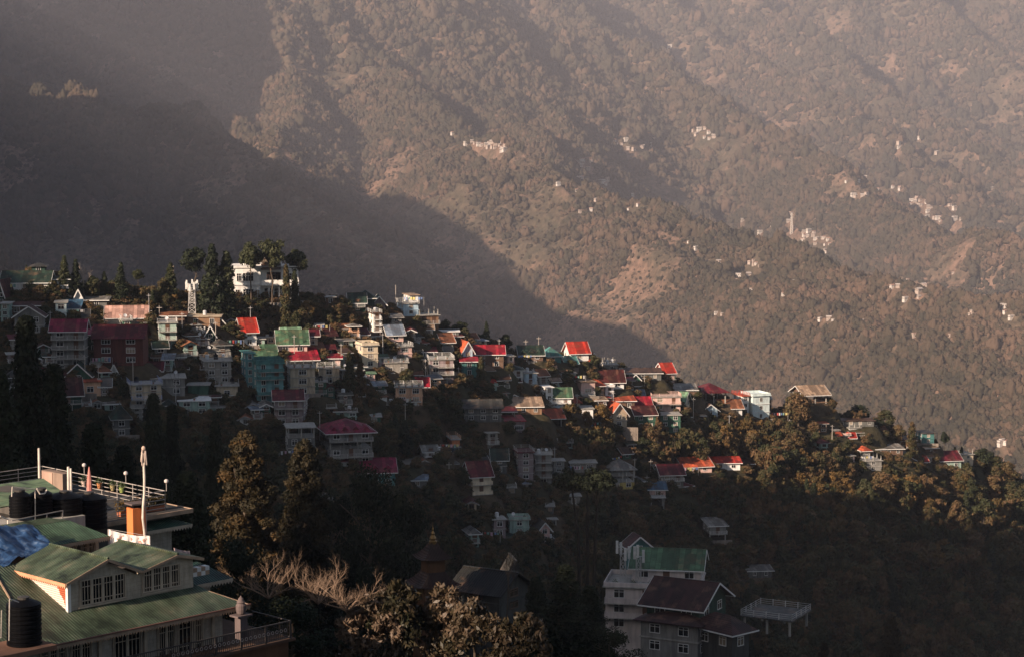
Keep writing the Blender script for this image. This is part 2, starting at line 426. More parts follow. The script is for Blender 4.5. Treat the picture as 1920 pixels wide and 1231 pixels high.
def scatter_object(name, pts, scale, rot, protos, label, mat=None, tilt=None):
    me = bpy.data.meshes.new(name); me.vertices.add(len(pts)); me.vertices.foreach_set('co', np.asarray(pts, dtype=np.float32).ravel())
    a = me.attributes.new('sc', 'FLOAT_VECTOR', 'POINT'); a.data.foreach_set('vector', np.asarray(scale, dtype=np.float32).ravel())
    b = me.attributes.new('rot', 'FLOAT_VECTOR', 'POINT')
    rr = np.zeros((len(pts), 3), dtype=np.float32); rr[:, 2] = rot
    if tilt is not None: rr[:, 0] = tilt
    b.data.foreach_set('vector', rr.ravel())
    me.update()
    if mat: me.materials.append(mat)
    o = put(name, me)
    pc = bpy.data.collections.new(name + '_kinds')
    for k, pm in enumerate(protos):
        po = bpy.data.objects.new('%s_kind' % name, pm); pc.objects.link(po)
    g = bpy.data.node_groups.new(name + '_scatter', 'GeometryNodeTree')
    g.interface.new_socket('Geometry', in_out='INPUT', socket_type='NodeSocketGeometry')
    g.interface.new_socket('Geometry', in_out='OUTPUT', socket_type='NodeSocketGeometry')
    N = g.nodes; L = g.links
    gi = N.new('NodeGroupInput'); go = N.new('NodeGroupOutput')
    ip = N.new('GeometryNodeInstanceOnPoints'); ci = N.new('GeometryNodeCollectionInfo')
    ci.inputs['Collection'].default_value = pc; ci.inputs['Separate Children'].default_value = True; ci.inputs['Reset Children'].default_value = True
    ns = N.new('GeometryNodeInputNamedAttribute'); ns.data_type = 'FLOAT_VECTOR'; ns.inputs['Name'].default_value = 'sc'
    nr = N.new('GeometryNodeInputNamedAttribute'); nr.data_type = 'FLOAT_VECTOR'; nr.inputs['Name'].default_value = 'rot'
    L.new(gi.outputs[0], ip.inputs['Points']); L.new(ci.outputs[0], ip.inputs['Instance']); ip.inputs['Pick Instance'].default_value = True
    ri = N.new('FunctionNodeRandomValue'); ri.data_type = 'INT'
    ri.inputs[4].default_value = 0; ri.inputs[5].default_value = len(protos) - 1
    L.new(ri.outputs[2], ip.inputs['Instance Index'])
    L.new(ns.outputs[0], ip.inputs['Scale']); L.new(nr.outputs[0], ip.inputs['Rotation'])
    L.new(ip.outputs[0], go.inputs[0])
    md = o.modifiers.new('scatter', 'NODES'); md.node_group = g
    tag(o, label, None, None, 'stuff')
    return o
def grove_mesh(name, seed, mat):
    "a few lumpy crowns growing into one another, unit size"
    r = np.random.default_rng(seed); co, fa = ico(3); C = []; I = []; T = []
    for k in range(7):
        c = np.array([r.uniform(-1, 1), r.uniform(-1, 1), 0]) * 0.95; s_ = r.uniform(0.35, 0.62)
        n = fbm(co[:, 0] + seed * 5 + k, co[:, 1] + co[:, 2] * 1.7, 0.5, 2, seed + k) + 0.9 * fbm(co[:, 0] - co[:, 2], co[:, 1] * 1.3 + k, 0.22, 2, seed + 9)
        q = co * (1 + 0.42 * n)[:, None]; q[:, 2] = q[:, 2] * r.uniform(0.8, 1.5) + 0.5 + r.uniform(0, 0.5)
        I.append(fa + len(co) * k); C.append(q * s_ + c); T.append(np.full(len(co), r.uniform(0, 1)))
    me = mesh_np(name, np.concatenate(C), 3, np.concatenate(I).reshape(-1), mat)
    a = me.attributes.new('tint', 'FLOAT', 'POINT'); a.data.foreach_set('value', np.concatenate(T).astype(np.float32))
    return me
far_protos = [grove_mesh('far_crown', s, FARLEAF) for s in range(6)]
def far_points(n, y0, y1, spacing_grow):
    a = RNG.uniform(-0.275, 0.275, n)
    Y = (y0 ** 2 + RNG.uniform(0, 1, n) * (y1 ** 2 - y0 ** 2)) ** 0.5
    x = a * Y
    return x, Y
def bare(x, Y):
    "share of open ground: landslips, fields"
    b = fbm(x, Y, 300, 4, 61) + 0.5 * fbm(x, Y, 70, 3, 62)
    return b
def mhit(px, py, y0=1600, y1=8500):
    Ys = np.arange(y0, y1, 3.0); a, b, c = ray(px, py); X = a / b * Ys; Z = c / b * Ys; g = mount_h(X, Ys); w = np.nonzero(Z < g)[0]
    return Vector((X[w[0]], Ys[w[0]], Z[w[0]])) if len(w) else None
rh = random.Random(2); HAMLET = []
for (x0, x1, y0, y1, n, lab) in [(868, 905, 264, 276, 6, 'the hazy sunlit hamlet beside the drifting smoke'), (905, 955, 270, 288, 14, 'the bright row on the mid spur crest'), (848, 862, 252, 258, 2, 'the wooded crest above the mid hamlet'),
                           (1074, 1112, 303, 322, 12, 'the hamlet on the bare knoll'), (1080, 1100, 334, 340, 4, 'the ledge under the bare knoll'), (1120, 1140, 336, 345, 4, 'the slope right of the bare knoll'),
                           (1150, 1230, 260, 284, 10, 'the far purple hollow'), (1298, 1342, 240, 268, 8, 'the steep far hillside farms'), (1580, 1632, 365, 371, 4, 'the far terrace above a wooded knoll'),
                           (1640, 1690, 345, 362, 4, 'the dim crest of the second spur'), (1700, 1740, 372, 392, 16, 'the upper half of the large far village'), (1735, 1808, 385, 418, 18, 'the lower half of the large far village'),
                           (1500, 1530, 437, 452, 9, 'the top rows under the lattice tower'), (1515, 1560, 448, 475, 10, 'the lower rows under the lattice tower'), (1340, 1362, 490, 495, 2, 'the clearing left of the tower slope'),
                           (1402, 1432, 494, 502, 4, 'the terraces beneath the tower slope'), (1372, 1412, 518, 532, 6, 'the brown patch in mid forest'), (1462, 1472, 540, 543, 1, 'a lone gap in the forest'),
                           (1658, 1706, 522, 542, 8, 'the brown clearing on the right spur'), (1712, 1742, 536, 552, 3, 'the forest edge right of the clearing'), (1340, 1362, 586, 592, 2, 'the low lonely clearing'),
                           (1536, 1556, 597, 604, 3, 'the pinkish gap in the dense forest'), (1818, 1842, 586, 600, 3, 'the far right forest gap'), (1246, 1256, 90, 92, 1, 'the highest ledge of the mountain'), (1260, 1500, 400, 560, 14, 'scattered farms around the tower spur'), (1560, 1900, 430, 640, 12, 'lone farms dotted over the right spur'), (1000, 1290, 300, 420, 9, 'single homes strung along the mid spur'), (1500, 1900, 250, 400, 8, 'dim far homes on the upper right slopes'), (1876, 1888, 828, 836, 3, 'the valley side just above the falling skyline')]:
    for k in range(n):
        p = mhit(rh.uniform(x0, x1), rh.uniform(y0, y1))
        if p is None: continue
        s = max(0.55, p.y / 5200) * rh.uniform(0.8, 1.2) * (1.5 if 'forest edge' in lab else 1.0)
        HAMLET.append((p, rh.randrange(4), rh.uniform(-0.2, 0.9), s, lab))
fx, fy, fs = [], [], []
for (n, y0, y1, s) in ((120000, 1800, 2900, 3.5), (130000, 2900, 4200, 4.6), (80000, 4200, 7400, 8.0)):
    x, Y = far_points(n, y0, y1, 1)
    bv = bare(x, Y); op = bv > 0.30 + 0.22 * RNG.uniform(-1, 1, n); keep = ~op | (RNG.random(n) < 0.3)
    x, Y, op = x[keep], Y[keep], op[keep]
    fx.append(x); fy.append(Y); fs.append(s * RNG.lognormal(0, 0.33, len(x)) * np.where(op, 0.42, 1.0))
fx = np.concatenate(fx); fy = np.concatenate(fy); fs = np.concatenate(fs)
keep = np.ones(len(fx), dtype=bool)
tw = mhit(1484, 440)
for p, s in [(q[0], q[3]) for q in HAMLET] + [(tw, 1.5)]:
    keep &= ~((np.abs(fx - p.x) < 10 * s) & (fy - p.y < 8 * s) & (fy - p.y > -34 * s))
fx, fy, fs = fx[keep], fy[keep], fs[keep]
fz = mount_h(fx, fy)
sc3 = np.stack([fs, fs, fs * RNG.uniform(0.8, 1.5, len(fs))], -1)
scatter_object('mountain_forest', np.stack([fx, fy, fz - 1.0], -1), sc3, RNG.uniform(0, 6.28, len(fx)), far_protos,
               'dense forest blanketing the hazy mountain slopes', FARLEAF)
# ------------------------------------------------------------------ colours
WC = dict(dullwhite=(0.62, 0.54, 0.50), black=(0.07, 0.07, 0.065), flat=(0.36, 0.34, 0.30), white=(0.74, 0.72, 0.68), cream=(0.66, 0.55, 0.40), pink=(0.62, 0.42, 0.36), peach=(0.66, 0.40, 0.26), beige=(0.52, 0.42, 0.30),
          grey=(0.24, 0.23, 0.21), dgrey=(0.13, 0.13, 0.12), concrete=(0.29, 0.265, 0.23), teal=(0.16, 0.33, 0.33), dteal=(0.08, 0.20, 0.19),
          cyan=(0.62, 0.71, 0.69), mint=(0.32, 0.42, 0.36), green=(0.05, 0.115, 0.08), dgreen=(0.03, 0.065, 0.048), brick=(0.12, 0.042, 0.034),
          brown=(0.16, 0.10, 0.07), wood=(0.25, 0.15, 0.09), lblue=(0.45, 0.58, 0.66), yellow=(0.50, 0.38, 0.12), orange=(0.62, 0.22, 0.10), mauve=(0.27, 0.21, 0.21))
RC = dict(black=(0.02, 0.02, 0.018), deepred=(0.045, 0.016, 0.014), red=(0.54, 0.045, 0.025), orange=(0.54, 0.11, 0.05), crimson=(0.38, 0.016, 0.035), maroon=(0.13, 0.014, 0.022), magenta=(0.24, 0.015, 0.055),
          green=(0.085, 0.17, 0.095), dgreen=(0.026, 0.05, 0.036), teal=(0.10, 0.30, 0.28), blue=(0.05, 0.12, 0.20), bluegrey=(0.22, 0.27, 0.34), grey=(0.25, 0.24, 0.22),
          dgrey=(0.07, 0.07, 0.065), brown=(0.10, 0.055, 0.035), tan=(0.42, 0.30, 0.21), rust=(0.30, 0.12, 0.06), pinklit_tin=(0.55, 0.33, 0.27), dkred=(0.075, 0.018, 0.016), pgreen=(0.22, 0.38, 0.24))  # the tin roof's pink is sunlight put into its colour
def wm(n): return wall_mat(WC[n], 0.6 if n not in ('white', 'cyan', 'pink', 'cream', 'dullwhite') else 0.35)
WHITE_TRIM = plain_mat((0.68, 0.66, 0.62), 0.6, 0.3, var=0.15)
BROWN_TRIM = plain_mat((0.10, 0.055, 0.035), 0.6)
GREY_TRIM = plain_mat((0.30, 0.29, 0.27), 0.6)
RAIL_M = plain_mat((0.45, 0.43, 0.40), 0.5, 0.4)
CONC = wall_mat((0.36, 0.34, 0.30), 0.5)
def glass_mat():
    m, t, b = nt('window_glass', 0.12, 0.6)
    oi = t.nodes.new('ShaderNodeObjectInfo'); n = noise(t, 2.2, 2)
    ad = t.nodes.new('ShaderNodeMath'); ad.operation = 'MULTIPLY_ADD'; ad.inputs[1].default_value = 0.35; t.links.new(n.outputs[0], ad.inputs[0]); t.links.new(oi.outputs['Random'], ad.inputs[2])
    r = ramp(t, [(0.3, (0.008, 0.009, 0.010)), (0.75, (0.022, 0.022, 0.022)), (0.92, (0.05, 0.045, 0.038)), (1.0, (0.28, 0.22, 0.16))])
    t.links.new(ad.outputs[0], r.inputs[0]); t.links.new(r.outputs[0], b.inputs['Base Color'])
    return m
GLASS = glass_mat()
TRIMS = {'w': WHITE_TRIM, 'b': BROWN_TRIM, 'g': GREY_TRIM}
WIN = {}
def window_meshes(w, h, trim, style=0):
    k = (round(w, 2), round(h, 2), trim, style)
    if k not in WIN:
        m = MB(); t = 0.09
        m.box(-w / 2 - t, -w / 2, -0.07, 0.05, -t, h + t).box(w / 2, w / 2 + t, -0.07, 0.05, -t, h + t)
        m.box(-w / 2, w / 2, -0.068, 0.05, h, h + t).box(-w / 2 - 0.05, w / 2 + 0.05, -0.14, 0.05, -t, 0)
        n = max(2, int(round(w / 0.6))) if style == 0 else 2
        for i in range(1, n):
            x = -w / 2 + w * i / n; m.box(x - 0.035, x + 0.035, -0.045, 0.03, 0, h)
        if style == 0: m.box(-w / 2, w / 2, -0.042, 0.03, h * 0.7, h * 0.7 + 0.06)
        g = MB().box(-w / 2, w / 2, -0.012, 0.02, 0, h)
        WIN[k] = (m.mesh('window', TRIMS[trim]), g.mesh('pane', GLASS))
    return WIN[k]
def add_window(parent, x, y, z, ang, w=1.3, h=1.3, trim='w', style=0):
    a, b = window_meshes(w, h, trim, style)
    o = put('window', a, parent, (x, y, z), ang)
    put('pane', b, o)
    return o
DOORM = plain_mat((0.12, 0.06, 0.035), 0.6)
DOOR = MB().box(-0.45, 0.45, -0.05, 0.05, 0, 2.0).box(-0.53, -0.45, -0.08, 0.05, 0, 2.08).box(0.45, 0.53, -0.08, 0.05, 0, 2.08).mesh('door', DOORM)
def railing(m, pts, h=1.0, posts=1.8, style='rail', t=0.07):
    for a, b in zip(pts[:-1], pts[1:]):
        a = Vector(a); b = Vector(b); L = (b - a).length; n = max(1, int(round(L / posts)))
        for i in range(n + 1):
            p = a.lerp(b, i / n); m.box(p.x - t, p.x + t, p.y - t, p.y + t, p.z, p.z + h + 0.06)
        up = Vector((0, 0, 1))
        if style == 'solid':
            m.beam(a + up * h * 0.45, b + up * h * 0.45, 0.08, h * 0.88)
        else:
            for f in (0.3, 0.62, 0.97): m.beam(a + up * h * f, b + up * h * f, 0.05)
        if style == 'bal':
            k = int(L / 0.35)
            for i in range(1, k): p = a.lerp(b, i / k); m.box(p.x - 0.035, p.x + 0.035, p.y - 0.035, p.y + 0.035, p.z, p.z + h * 0.95)
    return m
def gable_roof(parent, w, d, H, rise, axis, mat, ov=0.7, trim=WHITE_TRIM, th=0.10, half=0, name='roof'):
    "ridge along local x ('x') or y ('y'); centred; returns the roof object"
    m = MB()
    if axis == 'x':
        A, B = w / 2 + ov, d / 2; dz = rise * (ov / B)
        e = [(-A, -B - ov, H - dz), (A, -B - ov, H - dz), (A, 0, H + rise), (-A, 0, H + rise)]
        f = [(-A, 0, H + rise), (A, 0, H + rise), (A, B + ov, H - dz), (-A, B + ov, H - dz)]
        ends = [(-A, 1), (A, -1)]
    else:
        A, B = d / 2 + ov, w / 2; dz = rise * (ov / B)
        e = [(-B - ov, A, H - dz), (-B - ov, -A, H - dz), (0, -A, H + rise), (0, A, H + rise)]
        f = [(0, A, H + rise), (0, -A, H + rise), (B + ov, -A, H - dz), (B + ov, A, H - dz)]
    up = 0.12
    m.slab([(p[0], p[1], p[2] + up) for p in e], th); m.slab([(p[0], p[1], p[2] + up) for p in f], th)
    r = m.build(name, mat, parent)
    if axis == 'x': rc = MB().beam((-A, 0, H + rise + up), (A, 0, H + rise + up), 0.3, 0.08)
    else: rc = MB().beam((0, -A, H + rise + up), (0, A, H + rise + up), 0.3, 0.08)
    rc.build('ridge_cap', mat, r)
    if trim:
        fm = MB(); q = 0.02
        for s in (-1, 1):
            if axis == 'x':
                fm.beam((s * (A + q), -B - ov, H - dz), (s * (A + q), 0, H + rise), 0.06, 0.26); fm.beam((s * (A + q), B + ov, H - dz), (s * (A + q), 0, H + rise), 0.06, 0.26)
            else:
                fm.beam((-B - ov, s * (A + q), H - dz), (0, s * (A + q), H + rise), 0.06, 0.26); fm.beam((B + ov, s * (A + q), H - dz), (0, s * (A + q), H + rise), 0.06, 0.26)
        if axis == 'x': fm.box(-A, A, -B - ov - 0.05, -B - ov, H - dz - 0.10, H - dz + 0.10)
        else: fm.box(-B - ov - 0.05, -B - ov, -A, A, H - dz - 0.10, H - dz + 0.10); fm.box(B + ov, B + ov + 0.05, -A, A, H - dz - 0.10, H - dz + 0.10)
        fm.build('fascia', trim, r)
    return r
def hip_roof(parent, w, d, H, rise, mat, ov=0.8, trim=WHITE_TRIM, name='roof'):
    A, B = w / 2 + ov, d / 2 + ov; up = 0.1
    if A >= B: r1, r2 = (-(A - B) * 0.9 - 0.05, 0, H + rise), ((A - B) * 0.9 + 0.05, 0, H + rise)
    else: r1, r2 = (0, -(B - A) * 0.9 - 0.05, H + rise), (0, (B - A) * 0.9 + 0.05, H + rise)
    c = [(-A, -B, H), (A, -B, H), (A, B, H), (-A, B, H)]
    m = MB(); z = H + 0.0
    n = 0; m.v = [(x, y, z + up) for x, y, z in c] + [r1, r2] + [(x, y, z) for x, y, z in c]
    if A >= B: m.f = [(0, 1, 5, 4), (1, 2, 5), (2, 3, 4, 5), (3, 0, 4)]
    else: m.f = [(0, 1, 4), (1, 2, 5, 4), (2, 3, 5), (3, 0, 4, 5)]
    m.f += [(0, 6, 7, 1), (1, 7, 8, 2), (2, 8, 9, 3), (3, 9, 6, 0), (9, 8, 7, 6)]
    r = m.build(name, mat, parent)
    if trim:
        fm = MB(); fm.box(-A - 0.04, A + 0.04, -B - 0.06, -B - 0.005, H - 0.08, H + 0.12); fm.box(-A - 0.06, -A - 0.005, -B, B, H - 0.08, H + 0.12); fm.box(A + 0.005, A + 0.06, -B, B, H - 0.08, H + 0.12)
        fm.build('fascia', trim, r)
    return r
HOUSES = []
PADS = []; NAMES = []
def crest_py0(px): return float(np.interp(px, CREST[:, 0], CREST[:, 1]))
def house(label, x0, xc, x1, yt, yb, th=30, fl=2, wall='white', roof=('gable', 'red'), name='house', cat='house', win=1.3, trim='w', bal=(), sbal=(), open_=(),
          railm=None, rstyle='rail', ledge=True, rise=None, ov=0.7, ax=None, Y=None, d=None, w=None, plinth=5.0, wmax=9, group=None, side2=None, clutter=0, gap=3.0, dormers=0, fasc='w', wh=1.25, seed=None):
    rnd = random.Random(seed if seed is not None else int(x0 * 7 + yb))
    pc = hit(xc, yb) if Y is None else P(xc, yb, Y)
    ppm = F / (pc.y * cp - pc.z * sp)
    sg = 1 if th >= 0 else -1
    if Y is None: th = th * 0.5
    t = math.radians(abs(th))
    fpx, spx = (x1 - xc, xc - x0) if sg > 0 else (xc - x0, x1 - xc)
    W = w or max(2.0, fpx / ppm / math.cos(t))
    if d is None: d = min(max(3.0, min(18.0, spx / ppm / max(0.12, math.sin(t)))), max(7.0, 1.25 * W)) if spx > 1 else 7.0
    H = max(1.8, (yb - yt) / ppm)
    cx, cyy = (W / 2, d / 2) if sg > 0 else (-W / 2, d / 2)
    a = t * sg
    ox = cx * math.cos(a) - cyy * math.sin(a); oy = cx * math.sin(a) + cyy * math.cos(a)
    root = empty(name, (pc.x + ox, pc.y + oy, pc.z), a)
    tag(root, label, cat, group)
    fh = H / fl
    wx, wy = W / 2, d / 2
    wallm = wm(wall)
    # walls, with open storeys left out
    m = MB(); z = -plinth if 0 not in open_ else 0
    runs = []
    cur = -plinth if 0 not in open_ else None
    for i in range(fl):
        if i in open_:
            if cur is not None and i > 0: runs.append((cur, i * fh))
            cur = None
        elif cur is None: cur = i * fh
    if cur is not None: runs.append((cur, H))
    for (za, zb) in runs: m.box(-wx, wx, -wy, wy, za, zb)
    rt, rc = roof
    axis = ax or ('x' if W >= d * 0.5 else 'y')
    span = d if axis == 'x' else W
    if rise is None: rise = span * (0.24 if rt in ('gable', 'hip') else 0.12)
    if rt == 'gable':
        n = len(m.v); e = 0.003
        if axis == 'x':
            for s in (-1, 1):
                n = len(m.v); m.v += [(s * wx, -wy, H), (s * wx, wy, H), (s * wx, 0, H + rise)]; m.f.append((n, n + 1, n + 2) if s < 0 else (n + 1, n, n + 2))
        else:
            for s in (-1, 1):
                n = len(m.v); m.v += [(-wx, s * wy, H), (wx, s * wy, H), (0, s * wy, H + rise)]; m.f.append((n, n + 1, n + 2) if s < 0 else (n + 1, n, n + 2))
    m.build('wall', wallm, root)
    if 0 in open_ or open_:
        for i in open_:
            za = i * fh - (plinth if i == 0 else 0)
            nx = max(2, int(W / 3) + 1); ny = max(2, int(d / 3.5) + 1)
            for ix in range(nx):
                for iy in (0, ny - 1):
                    px_, py_ = -wx + 0.2 + (W - 0.4) * ix / (nx - 1), -wy + 0.2 + (d - 0.4) * iy / (ny - 1)
                    MB().box(px_ - 0.15, px_ + 0.15, py_ - 0.15, py_ + 0.15, za, (i + 1) * fh).build('column', CONC if wall not in ('white', 'cyan') else wallm, root)
            if i > 0: MB().box(-wx, wx, -wy, wy, i * fh - 0.12, i * fh + 0.01).build('floor_slab', CONC, root)
            if i > 0:
                bm_ = MB(); railing(bm_, [(-wx + .1, wy - .1, i * fh), (-wx + .1, -wy + .1, i * fh), (wx - .1, -wy + .1, i * fh)], 0.95, 2.4, rstyle, 0.05)
                bm_.build('railing', railm or RAIL_M, root)
    rm = roof_mat(RC[rc], 0.35, 0.3, 0 if axis == 'x' else 1) if rc in RC else wm(rc)
    tr = {'w': WHITE_TRIM, 'n': None, 'g': GREY_TRIM, 'b': BROWN_TRIM}[fasc]
    if rt == 'gable': ro = gable_roof(root, W, d, H, rise, axis, rm, ov, tr)
    elif rt == 'hip': ro = hip_roof(root, W, d, H, rise, rm, ov, tr)
    elif rt == 'shed':
        hi = rise
        ro = MB().slab([(-wx - ov, -wy - ov, H + 0.16), (wx + ov, -wy - ov, H + 0.16), (wx + ov, wy + ov, H + hi + 0.16), (-wx - ov, wy + ov, H + hi + 0.16)], 0.12).build('roof', rm, root)
        MB().box(-wx - ov, wx + ov, -wy - ov - 0.05, -wy - ov - 0.004, H - 0.02, H + 0.2).build('fascia', tr or GREY_TRIM, ro)
    else:
        fm_ = CONC if rc == 'flat' else rm
        ro = MB().box(-wx - 0.45, wx + 0.45, -wy - 0.45, wy + 0.45, H + 0.004, H + 0.2).build('roof', fm_, root)
        if rt == 'parapet':
            b_ = MB(); q = 0.3; ph = 0.85
            b_.box(-wx - q, wx + q, -wy - q, -wy - q + 0.15, H + 0.2, H + ph); b_.box(-wx - q, wx + q, wy + q - 0.15, wy + q, H + 0.2, H + ph)
            b_.box(-wx - q, -wx - q + 0.15, -wy - q + 0.15, wy + q - 0.15, H + 0.2, H + ph); b_.box(wx + q - 0.15, wx + q, -wy - q + 0.15, wy + q - 0.15, H + 0.2, H + ph)
            b_.build('parapet', wallm, root)
        elif rt == 'terrace':
            b_ = MB(); q = 0.25; zz = H + 0.2
            railing(b_, [(-wx - q, wy + q, zz), (-wx - q, -wy - q, zz), (wx + q, -wy - q, zz), (wx + q, wy + q, zz), (-wx - q, wy + q, zz)], 0.95, 2.2, rstyle, 0.06)
            b_.build('railing', railm or RAIL_M, root)
        elif rt == 'rebar':
            b_ = MB()
            for ix in range(max(2, int(W / 3)) + 1):
                for iy in (-1, 0, 1):
                    X = -wx + 0.2 + (W - 0.4) * ix / max(2, int(W / 3)); h_ = rnd.uniform(0.7, 1.3)
                    b_.box(X - 0.14, X + 0.14, iy * (wy - 0.2) - 0.14, iy * (wy - 0.2) + 0.14, H + 0.2, H + 0.2 + h_)
                    for k in range(4): b_.tube((X + (k % 2 - .5) * .16, iy * (wy - .2) + (k // 2 - .5) * .16, H + h_), (X + (k % 2 - .5) * .2, iy * (wy - .2) + (k // 2 - .5) * .2, H + h_ + 0.9), 0.02, 3)
            b_.build('column_stub', CONC, root)
    # ledges between storeys
    if ledge:
        for i in range(1, fl):
            if i in open_ or (i - 1) in open_: continue
            MB().box(-wx - 0.18, wx + 0.18, -wy - 0.18, wy + 0.18, i * fh - 0.1, i * fh + 0.08).build('ledge', CONC if wall in ('grey', 'dgrey', 'concrete', 'beige', 'brick', 'mauve') else (WHITE_TRIM if ledge == 'w' else wallm), root)
    # windows and doors
    def face(i, length, pos, ang, bal_):
        n = min(wmax, max(1, int(length / gap)))
        for k in range(n):
            u = -length / 2 + length * (k + 0.5) / n
            x, y = pos(u)
            h_ = min(wh, fh * 0.55); wz = i * fh + min(0.95, fh * 0.33)
            ww = min(win, length / n - 0.5)
            if ww < 0.3: continue
            if bal_ and k == n // 2:
                put('door', DOOR, root, (x, y, i * fh + 0.02), ang)
            else: add_window(root, x, y, wz, ang, round(ww, 1), round(h_, 1), trim, 0 if win > 1 else 1)
    if win:
        for i in range(fl):
            if i in open_: continue
            face(i, W, lambda u: (u, -wy), 0, i in bal)
            if spx > 2:
                if sg > 0: face(i, d, lambda u: (-wx, -u), -math.pi / 2, False)
                else: face(i, d, lambda u: (wx, u), math.pi / 2, False)
    for i in bal:
        zz = i * fh
        MB().box(-wx - 0.1, wx + 0.1, -wy - 1.3, -wy - 0.19, zz - 0.12, zz + 0.03).build('balcony_floor', CONC if wall != 'white' else wallm, root)
        b_ = MB(); railing(b_, [(-wx, -wy - 0.2, zz + 0.03), (-wx, -wy - 1.2, zz + 0.03), (wx, -wy - 1.2, zz + 0.03), (wx, -wy - 0.2, zz + 0.03)], 0.9, 2.0, rstyle, 0.05)
        b_.build('railing', railm or RAIL_M, root)
    for i in sbal:
        zz = i * fh; X = -sg * wx
        a_, b2 = (X - sg * 1.3, X - sg * 0.19)
        MB().box(min(a_, b2), max(a_, b2), -wy, wy, zz - 0.13, zz + 0.02).build('balcony_floor', CONC, root)
        b_ = MB(); railing(b_, [(X - sg * 1.2, -wy, zz + 0.02), (X - sg * 1.2, wy, zz + 0.02)], 0.9, 2.0, rstyle, 0.05)
        b_.build('railing', railm or RAIL_M, root)
    for k in range(dormers):
        X = -wx + W * (k + 0.5) / dormers
        dm = MB(); s_ = 0.9; zb = H + rise * 0.25
        dm.hexa([(X - s_, -wy * 0.95, zb), (X + s_, -wy * 0.95, zb), (X + s_, -wy * 0.3, zb), (X - s_, -wy * 0.3, zb)], [(X - 0.02, -wy * 0.95, zb + 0.85), (X + 0.02, -wy * 0.95, zb + 0.85), (X + 0.02, -wy * 0.2, zb + 0.85), (X - 0.02, -wy * 0.2, zb + 0.85)])
        do = dm.build('dormer', rm, ro)
    HOUSES.append((x0, yt, x1, yb, pc.y)); NAMES.append(label)
    if plinth > 1.5 or 0 in open_: PADS.append((root.location.x, root.location.y, wx, wy, a, pc.z))
    pass
    info = dict(root=root, W=W, d=d, H=H, fh=fh, a=a, ppm=ppm, pc=pc, ro=ro, rise=rise)
    if clutter: rooftop(info, clutter, rnd)
    return info
TANKM = plain_mat((0.004, 0.004, 0.005), 0.5, 0.1)
TANKW = plain_mat((0.55, 0.55, 0.55), 0.5, 0.4)
POTM = plain_mat((0.35, 0.12, 0.06), 0.8)
BUSHM = leaf_mat('pot_leaves', [(0.2, (0.03, 0.05, 0.02)), (0.8, (0.10, 0.13, 0.05))], 0.6, 0.1)
TANK = MB().lathe((0, 0, 0), [(0.55, 0), (0.6, 0.1), (0.56, 0.35), (0.6, 0.4), (0.56, 0.7), (0.6, 0.75), (0.56, 1.0), (0.58, 1.1), (0.3, 1.32), (0.2, 1.34), (0.2, 1.42)], 12).mesh('water_tank', TANKM, False)
TANK2 = MB().lathe((0, 0, 0), [(0.5, 0), (0.5, 1.0), (0.35, 1.15), (0.16, 1.2)], 12).mesh('water_tank', TANKW, False)
def dish_mesh():
    m = MB(); m.lathe((0, 0, 0.0), [(0.05, 0.0), (0.25, 0.03), (0.45, 0.12), (0.46, 0.14), (0.25, 0.06), (0.05, 0.03)], 12)
    R = Matrix.Rotation(math.radians(62), 4, 'X'); m.v = [tuple(R @ Vector(v) + Vector((0, 0, 0.8))) for v in m.v]
    m.tube((0, 0.05, 0), (0, 0.05, 0.8), 0.04, 5); m.tube((0, 0, 0.8), (0, -0.4, 1.05), 0.02, 4)
    return m.mesh('satellite_dish', plain_mat((0.6, 0.6, 0.6), 0.5))
DISH = dish_mesh()
def bush_mesh():
    r = np.random.default_rng(4); n = 90
    c = r.normal(size=(n, 3)) * [0.25, 0.25, 0.22] + [0, 0, 0.62]
    u = r.normal(size=(n, 3)); u /= np.linalg.norm(u, axis=1)[:, None]; v = np.cross(u, r.normal(size=(n, 3))); v /= np.linalg.norm(v, axis=1)[:, None]
    q = np.stack([c - u * .1, c + v * .06, c + u * .1, c - v * .06], 1).reshape(-1, 3)
    return mesh_np('plant', q, 4, np.arange(n * 4), BUSHM)
BUSHQ = bush_mesh()
POT = MB().lathe((0, 0, 0), [(0.16, 0), (0.24, 0.32), (0.26, 0.36), (0.2, 0.36)], 8).mesh('pot', POTM)
def rooftop(info, kinds, rnd):
    "things standing on the flat roof: kinds is a string of t (black tank), w (pale tank), d (dish), p (potted plant)"
    rt, W, d, H = info['root'], info['W'], info['d'], info['H'] + 0.2
    lab = rt['label']
    M = Matrix.Translation(rt.location) @ Matrix.Rotation(info['a'], 4, 'Z')
    n = len(kinds); nm = {'t': 0, 'w': 0, 'd': 0, 'p': 0}
    for i, k in enumerate(kinds):
        X = -W / 2 + W * (i + 0.5) / n; Yl = {'p': -d / 2 + 0.35}.get(k, rnd.uniform(-d * 0.15, d * 0.25))
        p = M @ Vector((X, Yl, H)); rr = info['a'] + rnd.uniform(-0.4, 0.4)
        short = ' '.join(lab.split()[:7])
        while short.split()[-1] in ('and', 'of', 'with', 'in', 'on', 'the', 'a', 'under', 'to', 'at', 'by', 'beside', 'below'): short = ' '.join(short.split()[:-1])
        if k == 't': o = put('water_tank', TANK, None, p, rr); tag(o, 'black ribbed tank atop ' + short, 'water tank', 'black rooftop tanks')
        elif k == 'w': o = put('water_tank', TANK2, None, p, rr); tag(o, 'pale round tank atop ' + short, 'water tank', 'pale rooftop tanks')
        elif k == 'd': o = put('satellite_dish', DISH, None, p, rr); tag(o, 'small white satellite dish on ' + short, 'satellite dish', 'satellite dishes on the town roofs')
        else:
            o = put('potted_plant', POT, None, p, rr); put('plant', BUSHQ, o); tag(o, 'potted plant on edge of ' + short, 'potted plant', 'potted plants on the roof of ' + short)
